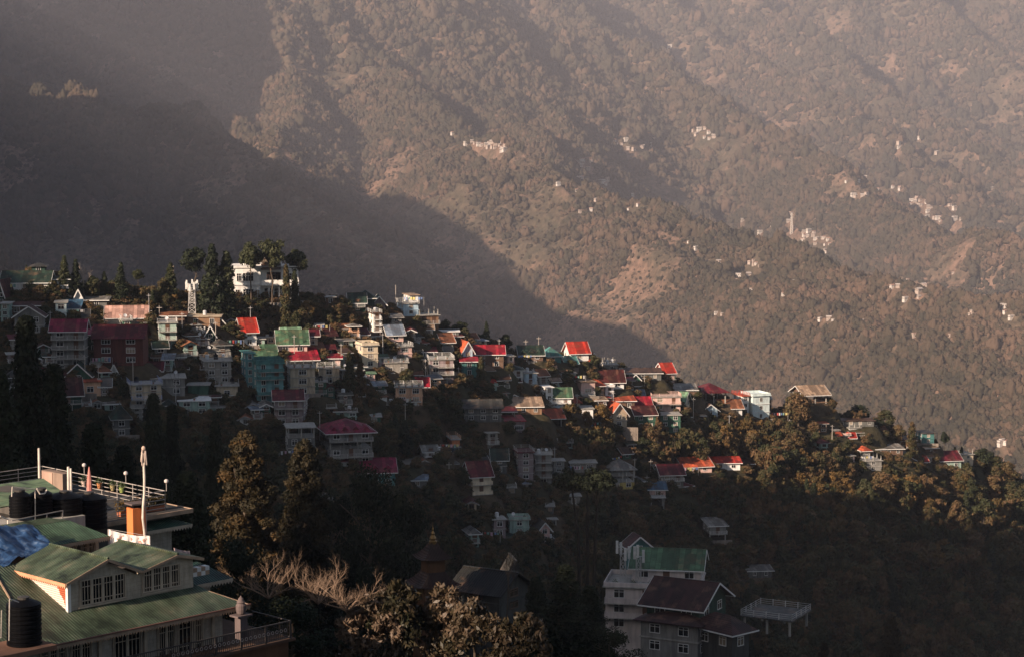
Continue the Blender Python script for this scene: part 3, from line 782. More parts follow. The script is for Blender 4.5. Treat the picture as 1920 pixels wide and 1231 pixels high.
# ------------------------------------------------------------------ the town, house by house (photo pixels: left edge, near corner, right edge, wall top, base)
R_ = RAIL_M; Wt = WHITE_TRIM
# --- upper left, in shade
house('long white villa with dark green hip roof and two-storey bay, by the pine cluster', 90, 93, 128, 524, 556, 12, 2, 'white', ('hip', 'dgreen'), win=1.5, gap=2.4, bal=(1,), rstyle='solid', railm=wm('white'))
house('low white wing with broad dark green gabled roof beside the villa bay', 0, 4, 90, 528, 546, 8, 1, 'white', ('gable', 'dgreen'), win=1.3, rise=2.4, ax='x', d=8)
house('square dark lookout pavilion with pyramid roof above the villa', 58, 60, 84, 500, 522, 14, 2, 'dgreen', ('hip', 'dgrey'), name='lookout_pavilion', cat='pavilion', win=1.0, d=4, fasc='n')
house('dark green timber house with low maroon gable at the upper edge of town', 0, 8, 55, 548, 572, -12, 2, 'dgreen', ('gable', 'dkred'), ax='y', rise=3.0)
house('narrow pale teal house with tall windows under the dark timber house', 0, 2, 16, 570, 606, 10, 3, 'mint', ('flat', 'flat'), win=0.9, d=6)
house('long low dark red roofed house behind the grey gabled house', 14, 18, 72, 574, 590, 10, 1, 'brown', ('shed', 'dkred'), d=5)
house('grey house with dull red roof and wide white-edged gable', 22, 28, 80, 592, 628, 16, 2, 'grey', ('gable', 'dkred'), ax='y', rise=2.3, win=1.1)
house('pale aqua two-storey flat-roofed house beside small blue roof', 74, 105, 124, 568, 602, 22, 2, 'cyan', ('flat', 'flat'), win=1.4, wmax=4)
house('little shed with steel blue sloping roof', 122, 124, 147, 580, 594, 10, 1, 'dgrey', ('shed', 'blue'), name='shed', cat='shed', rise=2.0, d=5)
house('tiny white gabled hut facing the clearing', 137, 139, 155, 560, 572, 12, 1, 'white', ('gable', 'dgrey'), name='hut', cat='hut', ax='y', rise=2.2, win=0, d=5)
house('long low grey workshop with slatted roof behind the pink-lit tin roof', 158, 162, 200, 567, 577, 10, 1, 'dgrey', ('shed', 'grey'), name='workshop', cat='workshop', d=5, win=0.8)
house('olive bungalow under long pink-lit tin roof', 184, 200, 272, 594, 607, 16, 1, 'beige', ('gable', 'pinklit_tin'), ax='x', d=7, name='bungalow', cat='bungalow', rise=2.4, win=1.2)
house('tall grey balcony house with magenta roof beside the red brick block', 92, 98, 158, 618, 690, 8, 4, 'grey', ('gable', 'magenta'), ax='x', rise=2.2, bal=(1, 2, 3), railm=RAIL_M, wmax=4, win=1.5)
house('low green-grey cottage tucked under the magenta roof', 58, 66, 96, 618, 632, 12, 1, 'grey', ('shed', 'dgreen'), name='cottage', cat='cottage', d=5)
house('narrow annex with dusty pink roof between magenta roof and brick block', 154, 157, 194, 628, 662, 8, 2, 'dgreen', ('shed', 'magenta'), name='annex', cat='annex', d=6, rise=1.2, win=0.9)
house('red brick block with rows of white windows and dark maroon roof', 172, 176, 268, 632, 684, 4, 3, 'brick', ('gable', 'maroon'), name='brick_building', cat='building', ax='x', rise=2.6, win=2.0, wmax=4, gap=4.2, wh=1.6, d=9, fasc='n', ledge=False)
house('two-storey orange house with green gabled attic, in deep shade', 103, 150, 187, 716, 742, 30, 1, 'peach', ('flat', 'orange'), win=1.4)
house('green timber attic with white-edged gable on the orange house', 122, 124, 168, 703, 716, 8, 1, 'green', ('gable', 'dgreen'), name='attic', cat='attic', ax='y', rise=2.6, d=6, Y=None, plinth=0.4)
house('large dark house with maroon roof and two white box windows', 66, 104, 150, 738, 776, 36, 2, 'dgreen', ('gable', 'dkred'), rise=3.2, bal=(1,), win=1.6, wmax=3, ax='x')
house('faded dull red roofed shack above the green gabled attic', 82, 85, 118, 706, 722, 8, 1, 'brown', ('shed', 'dkred'), name='shack', cat='shack', d=5, win=0)
house('dim house with broad dark green hip roof and arched windows', 152, 214, 242, 786, 820, 30, 2, 'dgrey', ('hip', 'dgreen'), rise=3.0, win=1.2, fasc='g')
house('brown concrete house with blue and white balcony rails', 207, 247, 300, 722, 762, 34, 3, 'beige', ('terrace', 'flat'), bal=(1,), railm=plain_mat((0.35, 0.4, 0.6), 0.5), wmax=4, clutter='tp')
house('long grey slab-roofed block above the brown concrete house', 262, 285, 345, 710, 742, 22, 2, 'grey', ('flat', 'flat'), name='apartment_block', cat='block', wmax=5, clutter='wd')
house('low pale box of a house behind the brown concrete house', 235, 238, 282, 702, 716, 8, 1, 'concrete', ('flat', 'flat'), win=1.2, d=6)
house('pinkish corrugated shed in the shade of the mast', 300, 316, 345, 670, 684, 14, 1, 'mauve', ('shed', 'grey'), name='shed', cat='shed', d=5, win=0.9)
house('little house with dark crimson roof amid grey blocks', 268, 271, 302, 694, 706, 8, 1, 'dgrey', ('gable', 'maroon'), ax='x', rise=1.6, d=5, win=0.9)
house('twin-gabled white cottage next to a lamp pole, in shade', 204, 206, 222, 698, 712, 10, 1, 'white', ('gable', 'dkred'), name='cottage', cat='cottage', ax='y', d=5, win=0.8, rise=2.0)
house('grey three-storey block with stacked verandas and red water drum', 350, 385, 432, 678, 720, 32, 3, 'concrete', ('terrace', 'flat'), name='apartment_block', cat='block', sbal=(1, 2), wmax=4, clutter='wtd')
house('dull green fenced shed below the veranda block', 350, 353, 390, 722, 742, 8, 1, 'green', ('flat', 'flat'), name='shed', cat='shed', win=0, d=5)
house('flat-roofed house with long white roof edge and pale green wall', 318, 336, 392, 752, 778, 20, 2, 'mint', ('flat', 'white'), wmax=5, win=1.5, clutter='p')
house('small tan house with open yard below the teal tower block', 396, 406, 445, 724, 748, 16, 1, 'beige', ('terrace', 'flat'), clutter='pt')
house('white and mint three-storey house with orange roof pillars', 272, 298, 330, 606, 652, 24, 3, 'mint', ('terrace', 'flat'), bal=(1, 2), railm=Wt, wmax=3, win=1.5, clutter='d')
house('brown tin-roofed lean-to behind the orange pillars', 298, 302, 345, 598, 606, 10, 1, 'brown', ('shed', 'rust'), name='lean_to', cat='lean-to', d=5, win=0)
house('wide flat stone platform building carrying the telecom mast', 344, 352, 412, 594, 612, 8, 1, 'wood', ('flat', 'beige'), name='mast_building', cat='building', d=7, win=1.0, clutter='w')
house('small brown gabled house beside the mast platform', 396, 399, 424, 608, 626, 14, 1, 'brown', ('gable', 'brown'), ax='y', rise=2.0, d=6, win=1.2)
house('dark cottage with white-edged gable under the second mast', 384, 387, 402, 624, 648, 14, 2, 'dgreen', ('gable', 'dgrey'), name='cottage', cat='cottage', ax='y', d=6, rise=1.8, win=0.9)
# --- centre
house('white chalet with bright red roof and sunlit gable', 427, 455, 480, 620, 650, 40, 2, 'white', ('gable', 'red'), name='chalet', cat='chalet', ax='x', rise=3.0, win=1.1, sbal=(1,), rstyle='solid', railm=wm('white'), wmax=3, wh=1.2)
house('low mint annex with terrace joined to the red chalet', 472, 475, 496, 636, 652, 12, 1, 'mint', ('flat', 'flat'), name='annex', cat='annex', d=6, win=1.4)
house('pink-walled house under large mossy green roof', 512, 522, 575, 643, 664, 20, 1, 'pink', ('gable', 'green'), ax='x', rise=3.0, win=1.3)
house('small pale gable with light green roof behind the mossy roof', 522, 532, 562, 628, 640, 30, 1, 'white', ('gable', 'pgreen'), ax='x', rise=1.6, win=0)
house('low pink house with narrow green roof in front of the mossy roof', 474, 494, 516, 656, 672, 30, 1, 'pink', ('gable', 'green'), ax='x', rise=1.1, win=1.0)
house('tall teal tower block with two green decks and a green tin roof', 452, 482, 530, 682, 754, 34, 5, 'teal', ('terrace', 'teal'), name='tower_block', cat='block', bal=(1, 3, 4), railm=wm('dteal'), rstyle='solid', win=1.0, wmax=5, ledge=True)
house('light teal rear wing of the tower block, catching sun', 436, 462, 474, 662, 735, 34, 5, 'teal', ('flat', 'teal'), name='block_wing', cat='block', win=0.8, wmax=5)
house('open rooftop shelter with corrugated green roof on the teal block', 468, 472, 516, 676, 690, 14, 1, 'dteal', ('shed', 'green'), name='rooftop_shelter', cat='shelter', open_=(0,), plinth=0.6, win=0, d=5, rise=1.9)
house('beige apartment tower with wide scarlet roof over its terrace', 530, 545, 590, 690, 742, 24, 3, 'beige', ('terrace', 'flat'), name='apartment_tower', cat='block', win=1.8, wmax=2, gap=3.4, clutter='ppp')
house('open scarlet tin roof on posts over the beige tower terrace', 527, 543, 594, 676, 690, 24, 1, 'beige', ('shed', 'crimson'), name='rooftop_shelter', cat='shelter', open_=(0,), plinth=0.4, win=0, rise=2.4, ov=0.8)
house('house with curved grey wall and small crimson roofed terrace', 594, 598, 636, 690, 722, 12, 2, 'beige', ('terrace', 'flat'), railm=Wt, win=1.4, wmax=3, clutter='pp')
house('pink rooftop room with crimson roof strip', 608, 610, 638, 672, 690, 10, 1, 'pink', ('shed', 'crimson'), name='rooftop_room', cat='rooftop room', d=4, plinth=0.3, win=1.0, rise=0.8)
house('grey-pink apartment block with dark maroon roofed top floor', 505, 516, 566, 748, 800, 16, 3, 'mauve', ('gable', 'maroon'), name='apartment_block', cat='block', ax='x', rise=1.8, bal=(2,), railm=GREY_TRIM, win=1.5, wmax=5)
house('grey-pink apartment half with three open balconies', 567, 569, 606, 752, 792, -6, 3, 'mauve', ('terrace', 'flat'), name='apartment_block', cat='block', bal=(1, 2), wmax=4, d=7, rstyle='solid', railm=wm('mauve'), clutter='p')
house('dim concrete block below the grey-pink apartments', 524, 540, 590, 802, 858, 20, 3, 'dgrey', ('flat', 'flat'), name='apartment_block', cat='block', open_=(2,), wmax=4, win=1.2)
house('four-storey guesthouse with broad magenta roof and white posts', 588, 618, 697, 812, 872, 30, 4, 'grey', ('hip', 'magenta'), name='guesthouse', cat='guesthouse', rise=2.6, bal=(1, 3), open_=(2,), win=1.5, wmax=6, dormers=4, ov=1.1)
house('low hall with zigzag maroon gables below the guesthouse', 656, 668, 740, 884, 910, 16, 2, 'dteal', ('gable', 'magenta'), name='hall', cat='hall', ax='x', rise=2.4, dormers=3, win=1.2)
house('dark hotel with low green roof and white veranda on the ridge crest', 650, 656, 684, 566, 584, 14, 2, 'dgreen', ('gable', 'dgreen'), name='hotel', cat='hotel', ax='x', rise=2.2, win=1.2, wmax=5, d=7, bal=(1,), railm=Wt)
house('dark green ballroom roof with flat louvre between hotel and steep gable', 664, 670, 702, 560, 580, 14, 1, 'dgreen', ('hip', 'dgreen'), name='hall', cat='hall', rise=2.2, d=8, win=1.0)
house('steep dark green gable with white edges facing the valley', 696, 700, 722, 568, 588, 14, 2, 'mauve', ('gable', 'dgreen'), ax='y', rise=1.9, win=1.0, d=7)
house('white terraced house with four sunlit levels above the curved wall', 672, 700, 714, 588, 632, 36, 4, 'white', ('terrace', 'brown'), bal=(1, 2, 3), railm=Wt, win=1.3, wmax=3, clutter='pw')
house('light blue and white turret room with brown roof on the crest', 755, 768, 784, 554, 568, 35, 1, 'white', ('flat', 'tan'), name='turret', cat='turret', win=1.0, plinth=0.5)
house('pale blue boxy house with railed deck under the turret', 740, 757, 784, 570, 592, 36, 2, 'lblue', ('terrace', 'flat'), win=1.0, wmax=2, railm=Wt)
house('long brown two-storey school with flat roof below the pale blue box', 752, 786, 822, 592, 622, 40, 2, 'wood', ('rebar', 'flat'), name='school_building', cat='building', bal=(1,), win=1.2, wmax=8, gap=2.2, trim='b')
house('cottage with blue-grey roof, bright gable and open pillared floor', 703, 728, 756, 626, 655, 34, 2, 'pink', ('gable', 'bluegrey'), name='cottage', cat='cottage', ax='x', rise=2.2, open_=(0,), win=1.3, wmax=2)
house('pink terraced house with glass bay under the blue-grey roof', 730, 746, 772, 650, 676, 36, 2, 'pink', ('terrace', 'flat'), win=1.6, wmax=2, railm=Wt)
house('cream curved-wall house with terrace garden', 655, 680, 708, 648, 690, 40, 3, 'cream', ('parapet', 'flat'), win=1.3, wmax=2, clutter='pp')
house('long grey terrace house with a little green booth', 710, 722, 764, 680, 704, 22, 1, 'concrete', ('terrace', 'flat'), win=0.9, clutter='pdp')
house('tiny green and white booth on the grey terrace', 708, 711, 719, 670, 690, 20, 2, 'white', ('shed', 'green'), name='booth', cat='booth', d=3, win=0.7, rise=0.5)
house('dark green house with faded red gable roof beneath the school', 808, 830, 850, 640, 662, 36, 2, 'dteal', ('gable', 'rust'), ax='x', rise=2.0, win=1.0)
house('long low house with white roof edge at the crest beyond the school', 815, 818, 860, 622, 634, 8, 1, 'dgrey', ('flat', 'white'), d=5, win=1.2)
house('apartment house with white scalloped roof rail and two long balconies', 788, 806, 850, 674, 716, 18, 3, 'mauve', ('terrace', 'flat'), name='apartment_house', cat='block', bal=(1, 2), railm=Wt, win=1.4, wmax=4, clutter='pp')
house('open terrace roofed in dark red above the scalloped rail', 790, 794, 816, 660, 676, 12, 1, 'tan' if 'tan' in WC else 'beige', ('shed', 'maroon'), name='terrace_shelter', cat='shelter', open_=(0,), win=0, d=5, rise=0.9)
house('pale blue cottage with orange-red gables and teal skirt', 848, 868, 886, 656, 690, 36, 2, 'lblue', ('gable', 'orange'), name='cottage', cat='cottage', ax='y', rise=2.4, win=1.1)
house('teal house with narrow crimson awning in front of the blue cottage', 862, 866, 894, 678, 706, 10, 2, 'dteal', ('shed', 'crimson'), d=5, rise=0.8, win=1.0)
house('orange-and-grey house with crimson roof below a curved white railing', 737, 742, 792, 726, 758, 10, 2, 'peach', ('terrace', 'flat'), win=1.6, wmax=3, railm=Wt, clutter='pppp')
house('crimson roofed rooftop room behind the curved white railing', 768, 772, 802, 722, 740, 10, 1, 'peach', ('gable', 'crimson'), name='rooftop_room', cat='rooftop room', ax='x', rise=1.8, d=5, win=0)
house('slim two-storey pink and white house beside the big cypress', 685, 689, 701, 700, 724, 16, 2, 'pink', ('flat', 'pgreen'), d=4, win=0.8)
house('small bright white shed in the dark hollow', 701, 712, 722, 744, 762, 40, 1, 'white', ('flat', 'rust'), name='shed', cat='shed', win=0, d=3)
# --- ridge towards the right
house('long house under a bright crimson roof below the pointed fir', 888, 892, 944, 662, 690, 8, 2, 'brown', ('gable', 'crimson'), ax='x', rise=2.0, win=1.2, wmax=5, d=7)
house('small pink house with balcony at the end of the crimson roof', 944, 952, 964, 668, 692, 30, 2, 'pink', ('flat', 'flat'), win=0.9, railm=Wt)
house('round-fronted white cottage with railed veranda on a ledge', 942, 948, 980, 694, 718, 12, 2, 'white', ('hip', 'dgreen'), name='cottage', cat='cottage', rise=1.3, bal=(1,), railm=Wt, win=1.5, gap=2.2)
house('long teal roofed house with three little white gables on the crest', 968, 975, 1018, 664, 676, 12, 1, 'brown', ('gable', 'dgreen'), ax='x', rise=2.2, dormers=3, win=1.0)
house('house with bright teal hip roof on the crest', 1012, 1022, 1052, 668, 680, 24, 1, 'dteal', ('hip', 'teal'), rise=2.6, win=1.0)
house('small pale teal roofed house under the red crest roof', 1050, 1062, 1082, 680, 692, 30, 1, 'pink', ('gable', 'teal'), ax='x', rise=1.8, win=0.9)
house('white-gabled house with wide red roof standing highest on the crest', 1056, 1070, 1104, 660, 676, 30, 1, 'white', ('gable', 'red'), ax='x', rise=2.8, win=1.1)
house('pink house with orange gable roof at the end of the crest row', 1092, 1104, 1130, 676, 700, -34, 2, 'pink', ('gable', 'orange'), ax='x', rise=2.2, win=1.0)
house('grey cubic house with cluttered roof at the crest drop', 1130, 1136, 1158, 684, 698, 16, 1, 'grey', ('rebar', 'flat'), win=0.9, clutter='wd')
house('salmon house with broad flat roof slab and small white roof rooms', 1052, 1090, 1116, 716, 742, 40, 1, 'pink', ('flat', 'tan'), win=2.0, wmax=3, gap=4.5)
house('white rooftop rooms on the salmon flat-roofed house', 1056, 1060, 1080, 700, 714, 14, 1, 'white', ('flat', 'flat'), name='rooftop_room', cat='rooftop room', d=4, plinth=0.4, win=0.9)
house('narrow white stair tower house with slatted top', 1018, 1024, 1034, 726, 768, 34, 3, 'white', ('flat', 'white'), win=0.8, d=5)
house('white house with deep green roof next to the stair tower', 1026, 1030, 1070, 742, 768, 10, 2, 'white', ('gable', 'green'), ax='x', rise=2.2, bal=(1,), railm=Wt, win=1.2)
house('white and blue bungalow with long maroon-brown roof', 1118, 1124, 1170, 714, 728, 16, 1, 'white', ('gable', 'dkred'), name='bungalow', cat='bungalow', ax='x', rise=3.0, win=1.4)
house('tiny green gabled cottage beside a white dish', 1180, 1183, 1200, 710, 722, 14, 1, 'green', ('gable', 'dgrey'), name='cottage', cat='cottage', ax='y', d=5, rise=1.5, win=0.9)
house('long dark tin shed along the crest left of the red chalet', 1166, 1172, 1240, 700, 712, 8, 1, 'dgrey', ('shed', 'brown'), name='shed', cat='shed', d=6, rise=1.0, win=0.8, wmax=5)
house('red-roofed chalet perched alone on the skyline', 1226, 1246, 1265, 697, 724, 40, 2, 'pink', ('gable', 'red'), name='chalet', cat='chalet', ax='x', rise=2.6, sbal=(1,), bal=(1,), railm=wm('green'), win=1.2, wmax=3)
house('beige gabled house with orange-red roof and bare right wall', 1100, 1146, 1176, 776, 802, 40, 2, 'beige', ('gable', 'orange'), ax='y', rise=3.2, win=1.3, wmax=2)
house('house with flat orange-red roof behind the beige gable', 1142, 1150, 1190, 752, 768, 16, 1, 'brown', ('shed', 'orange'), rise=1.6, win=1.0)
house('house with vivid crimson tin roof above the green walls', 1168, 1176, 1222, 762, 778, 22, 1, 'green', ('gable', 'crimson'), ax='x', rise=2.6, win=0)
house('dark green timber house with chocolate roof and white gable edge', 1180, 1192, 1230, 776, 806, 24, 2, 'green', ('gable', 'dkred'), ax='x', rise=2.0, win=1.1, wmax=4)
house('tall dark green clapboard block in the shade of the crimson roof', 1234, 1238, 1276, 778, 812, 8, 3, 'green', ('flat', 'flat'), name='apartment_block', cat='block', win=1.1, wmax=3, d=7)
house('pink terrace house with arched balustrades', 1220, 1224, 1276, 744, 770, 10, 2, 'pink', ('terrace', 'flat'), bal=(1,), rstyle='bal', railm=wm('pink'), win=1.5, wmax=4)
house('white cottage with rust-red gable above the balustrades', 1222, 1226, 1258, 734, 748, 16, 1, 'white', ('gable', 'orange'), name='cottage', cat='cottage', ax='y', rise=1.8, d=6, win=1.3)
house('cream house with pale green roof and two tall side windows', 1256, 1282, 1306, 752, 780, -40, 2, 'cream', ('gable', 'pgreen'), ax='x', rise=2.6, win=1.2, wmax=3)
house('long grey tin roofed house behind the pale green roof', 1262, 1266, 1306, 732, 742, 8, 1, 'brown', ('shed', 'grey'), d=6, rise=1.4, win=0)
house('open hall under wide dark maroon hip roof with red front strip', 1306, 1316, 1362, 736, 756, 20, 1, 'brown', ('hip', 'maroon'), name='open_hall', cat='hall', open_=(0,), rise=2.6, win=0, ov=1.4, fasc='n')
house('pale blue cottage with brown roof below the maroon hip roof', 1312, 1318, 1346, 768, 782, 22, 1, 'lblue', ('gable', 'brown'), name='cottage', cat='cottage', ax='y', rise=1.8, win=1.1, d=6)
house('white cottage with rusty brown roof beside the white-cyan block', 1344, 1352, 1392, 764, 782, 18, 1, 'white', ('gable', 'rust'), name='cottage', cat='cottage', ax='x', rise=2.2, win=1.2)
house('bright three-storey white and cyan block with red floor bands', 1382, 1411, 1444, 742, 788, 42, 3, 'cyan', ('parapet', 'cyan'), name='apartment_block', cat='block', win=0.9, wmax=3, ledge='w', gap=4)
house('white rear wing with red painted balconies behind the cyan block', 1370, 1392, 1404, 742, 778, 42, 3, 'white', ('terrace', 'orange'), name='block_wing', cat='block', sbal=(1, 2), railm=plain_mat((0.55, 0.08, 0.05), 0.6), win=1.1)
house('dark unfinished brown building with column stubs beside the cyan block', 1442, 1446, 1484, 748, 782, -8, 3, 'brown', ('rebar', 'flat'), name='unfinished_building', cat='building', win=1.0, wmax=3, trim='b', d=9)
house('cream two-storey house on the spur end beneath an open pavilion', 1514, 1526, 1550, 754, 780, 26, 2, 'cream', ('flat', 'wood'), bal=(1,), win=1.2, railm=BROWN_TRIM)
house('open steel pavilion with speckled tan roof crowning the spur', 1488, 1508, 1552, 738, 756, 30, 1, 'brown', ('gable', 'tan'), name='roof_pavilion', cat='pavilion', open_=(0,), plinth=1.0, win=0, rise=2.2, ov=1.2, ax='x')
house('low grey flat-roofed store on the spur beyond the tan pavilion', 1562, 1570, 1640, 791, 799, 12, 1, 'dgrey', ('flat', 'brown'), name='storehouse', cat='storehouse', d=7, win=0.9, wmax=4)
house('white concrete house with roof room near the red tarpaulin', 1582, 1592, 1614, 802, 816, 26, 1, 'white', ('rebar', 'flat'), win=0.8, clutter='w')
house('tiny whitewashed hut alone among shrubs', 1558, 1563, 1569, 806, 818, 36, 1, 'white', ('flat', 'flat'), name='hut', cat='hut', d=3, win=0.6)
house('small open stall with bright red tarpaulin roof', 1590, 1592, 1603, 818, 830, 16, 1, 'brown', ('gable', 'red'), name='stall', cat='stall', open_=(0,), d=3, win=0, rise=1.2)
house('square lookout house with red pyramid roof on the right slope', 1611, 1618, 1632, 845, 864, 30, 1, 'grey', ('hip', 'orange'), win=0.8, rise=1.4, plinth=4)
house('stepped concrete house under the red pyramid roof', 1608, 1622, 1654, 864, 884, 24, 2, 'grey', ('rebar', 'flat'), win=1.0, wmax=3)
house('ramshackle house with bent pale tin roofs beside the lookout', 1632, 1640, 1694, 842, 852, 14, 1, 'brown', ('shed', 'grey'), d=6, win=0.9, wmax=4, rise=0.8)
house('dark stepped house with green deck on the far right crest', 1724, 1730, 1752, 812, 832, 20, 2, 'dteal', ('flat', 'dgrey'), win=0.9)
house('brown tin-roofed house below the green deck', 1728, 1736, 1758, 840, 854, 20, 1, 'brown', ('shed', 'tan'), win=0.8)
house('mint-green cottage with dark red roof near the right end of town', 1752, 1764, 1804, 862, 880, 26, 1, 'mint', ('gable', 'maroon'), name='cottage', cat='cottage', ax='x', rise=2.4, win=1.0)
house('cream stepped concrete building behind the mint-green cottage', 1784, 1806, 1826, 852, 872, 36, 2, 'cream', ('rebar', 'flat'), win=0.9, wmax=3, name='unfinished_building', cat='building')
# --- lower slopes
house('curving house with long orange-red roof at the foot of the lit trees', 1266, 1282, 1336, 874, 886, 30, 1, 'pink', ('gable', 'orange'), ax='x', rise=2.0, win=1.0)
house('low building with straight scarlet tin roof under the bamboo', 1334, 1338, 1388, 868, 880, 6, 1, 'white', ('shed', 'red'), d=5, win=1.2, rise=1.2)
house('dark shed roofed in brown joined to the scarlet roof', 1388, 1391, 1412, 871, 880, 6, 1, 'brown', ('shed', 'brown'), name='shed', cat='shed', d=5, win=0)
house('two-storey house with maroon roof and white balcony above the blue hut', 1226, 1240, 1282, 888, 914, 20, 2, 'concrete', ('gable', 'maroon'), ax='x', rise=2.2, bal=(1,), railm=Wt, win=1.2)
house('pink stilt hut with dark blue roof over the wooded gully', 1216, 1218, 1248, 918, 932, 4, 1, 'pink', ('shed', 'blue'), name='stilt_hut', cat='hut', d=5, win=1.1, rise=1.6, plinth=0.2)
house('open concrete frame holding up the pink stilt hut', 1218, 1220, 1246, 933, 952, 4, 1, 'concrete', ('flat', 'flat'), name='stilt_platform', cat='platform', open_=(0,), d=4, win=0)
house('grey hip-roofed lodge with yellow verandas on three floors', 1130, 1146, 1190, 880, 916, 18, 3, 'yellow', ('hip', 'grey'), name='lodge', cat='lodge', rise=2.4, open_=(1, 2), win=1.3, rstyle='rail', railm=Wt, fasc='g')
house('long low white house with three windows, left of the grey hip roof', 1064, 1070, 1118, 868, 884, 8, 1, 'concrete', ('flat', 'flat'), win=1.6, wmax=3, d=6)
house('maroon-topped brick apartment block behind the bushy slope', 958, 972, 1000, 848, 900, 20, 4, 'mauve', ('terrace', 'maroon'), name='apartment_block', cat='block', win=1.4, wmax=2, gap=2.4)
house('grey brick apartment block with white balcony window', 1000, 1004, 1034, 852, 908, 10, 4, 'grey', ('terrace', 'flat'), name='apartment_block', cat='block', bal=(1, 2, 3), win=1.5, wmax=2, gap=2.4, clutter='wd')
house('bluish grey house stepping down beside the brick blocks', 1034, 1038, 1058, 864, 898, 10, 3, 'grey', ('flat', 'flat'), win=1.1)
house('cream villa with maroon gable roof and rounded veranda, in shade', 847, 884, 921, 890, 926, 38, 2, 'cream', ('gable', 'maroon'), name='villa', cat='villa', ax='x', rise=3.0, sbal=(1,), bal=(0, 1), rstyle='solid', railm=wm('cream'), win=1.2, wmax=3)
house('white studio with slanted black roof on the hill behind the cream villa', 884, 900, 914, 864, 880, 38, 1, 'white', ('gable', 'dgrey'), name='studio', cat='studio', ax='x', rise=1.4, win=1.2)
house('dim house with dark green roof in the hollow', 920, 924, 950, 858, 888, 8, 2, 'dgrey', ('gable', 'dgreen'), ax='x', rise=2.2, win=1.1)
house('orange brick box of a building above the parked white car', 825, 848, 860, 824, 844, 24, 1, 'orange', ('terrace', 'flat'), name='brick_building', cat='building', railm=wm('peach'), win=0)
house('long dark roofed house at the edge of the big shadow', 866, 872, 940, 764, 790, 10, 2, 'dgrey', ('gable', 'dgrey'), ax='x', rise=1.8, win=1.2, fasc='n', d=8)
house('workshop under a long slatted brown roof', 940, 948, 1016, 763, 776, 12, 1, 'wood', ('shed', 'tan'), name='workshop', cat='workshop', rise=2.0, d=6, win=0.9)
house('low mauve house with crimson band along its flat roof', 906, 918, 984, 790, 812, 14, 1, 'mauve', ('flat', 'crimson'), win=2.2, wmax=5, gap=2.6)
house('glazed roof terrace room with red tin cover on the mauve house', 922, 928, 966, 772, 788, 14, 1, 'grey', ('shed', 'maroon'), name='rooftop_room', cat='rooftop room', open_=(0,), plinth=0.3, d=5, win=0, rise=0.7)
house('open-sided pavilion with orange-brown roof beside the lane', 994, 1012, 1054, 782, 800, 26, 1, 'wood', ('gable', 'orange'), name='open_pavilion', cat='pavilion', open_=(0,), rise=1.8, win=0, ov=1.0, ax='x')
house('white walled annex glimpsed through the lane-side trees', 1086, 1092, 1112, 766, 800, 10, 2, 'white', ('flat', 'flat'), name='annex', cat='annex', win=0.9)
house('dim mauve house with flat roof low in the hollow', 904, 926, 948, 974, 1008, 24, 2, 'mauve', ('flat', 'flat'), win=1.3, clutter='w')
house('aqua-walled house with cluttered pink parapet, low in the hollow', 952, 956, 992, 974, 1004, 12, 2, 'mint', ('parapet', 'flat'), win=1.2, wmax=3, clutter='dp')
house('little dusky pink house with white-edged gable in the hollow', 996, 1012, 1031, 990, 1018, 28, 2, 'pink', ('gable', 'dgrey'), ax='y', rise=1.6, win=1.1)
house('isolated grey house with pale tin roof in the dark forest', 1306, 1330, 1362, 986, 1014, 22, 2, 'grey', ('shed', 'grey'), bal=(1,), railm=Wt, rise=1.2, win=1.2, open_=(0,))
house('half-hidden shack in the black forest below the grey house', 1398, 1404, 1448, 1070, 1082, 12, 1, 'dgrey', ('shed', 'grey'), name='shack', cat='shack', d=5, win=0.8)
house('small grey house by a streetlight in the lower town', 1060, 1064, 1088, 930, 948, 8, 1, 'concrete', ('flat', 'flat'), win=1.0)
house('lean shack with bluish sheet roof along the dark lane', 760, 766, 800, 902, 914, 10, 1, 'grey', ('shed', 'bluegrey'), name='shack', cat='shack', d=5, win=0.8)
house('mossy-walled house among the trees beside the mint annex', 588, 592, 600, 610, 622, 10, 1, 'brown', ('flat', 'flat'), d=4, win=0.8)
house('brown hillside house at the edge of the crest trees', 606, 612, 628, 558, 572, 20, 1, 'brown', ('flat', 'flat'), d=5, win=0.9)
# ------------------------------------------------------------------ small infill houses packed between the named ones
RNAME = {'red': 'scarlet', 'orange': 'orange', 'maroon': 'maroon', 'magenta': 'dull magenta', 'green': 'green', 'dgreen': 'dark green', 'teal': 'teal', 'grey': 'grey tin', 'dgrey': 'blackish', 'brown': 'brown', 'tan': 'tan tin', 'rust': 'rusty', 'bluegrey': 'blue-grey', 'dkred': 'dark red', 'flat': 'flat concrete'}
WNAME = {'white': 'white', 'cream': 'cream', 'pink': 'pink', 'peach': 'orange-tinted', 'beige': 'beige', 'grey': 'grey', 'dgrey': 'dark grey', 'concrete': 'bare concrete', 'mint': 'mint', 'green': 'green', 'brown': 'brown', 'lblue': 'pale blue', 'mauve': 'mauve', 'wood': 'wooden'}
rk = random.Random(21)
BASE_H = list(HOUSES)
LBL = [(q.get('label'), q) for q in COL.objects if q.get('category') and q.type == 'EMPTY']
used = set()
IN_ZONES = [((10, 430, 600, 790), 50, 0), ((430, 800, 640, 800), 28, 0), ((640, 960, 625, 740), 32, 1), ((940, 1300, 690, 800), 34, 1), ((1240, 1480, 735, 790), 10, 1), ((1540, 1740, 795, 880), 16, 1), ((830, 1290, 840, 930), 12, 0), ((880, 1050, 960, 1030), 5, 0), ((560, 960, 860, 960), 8, 0)]
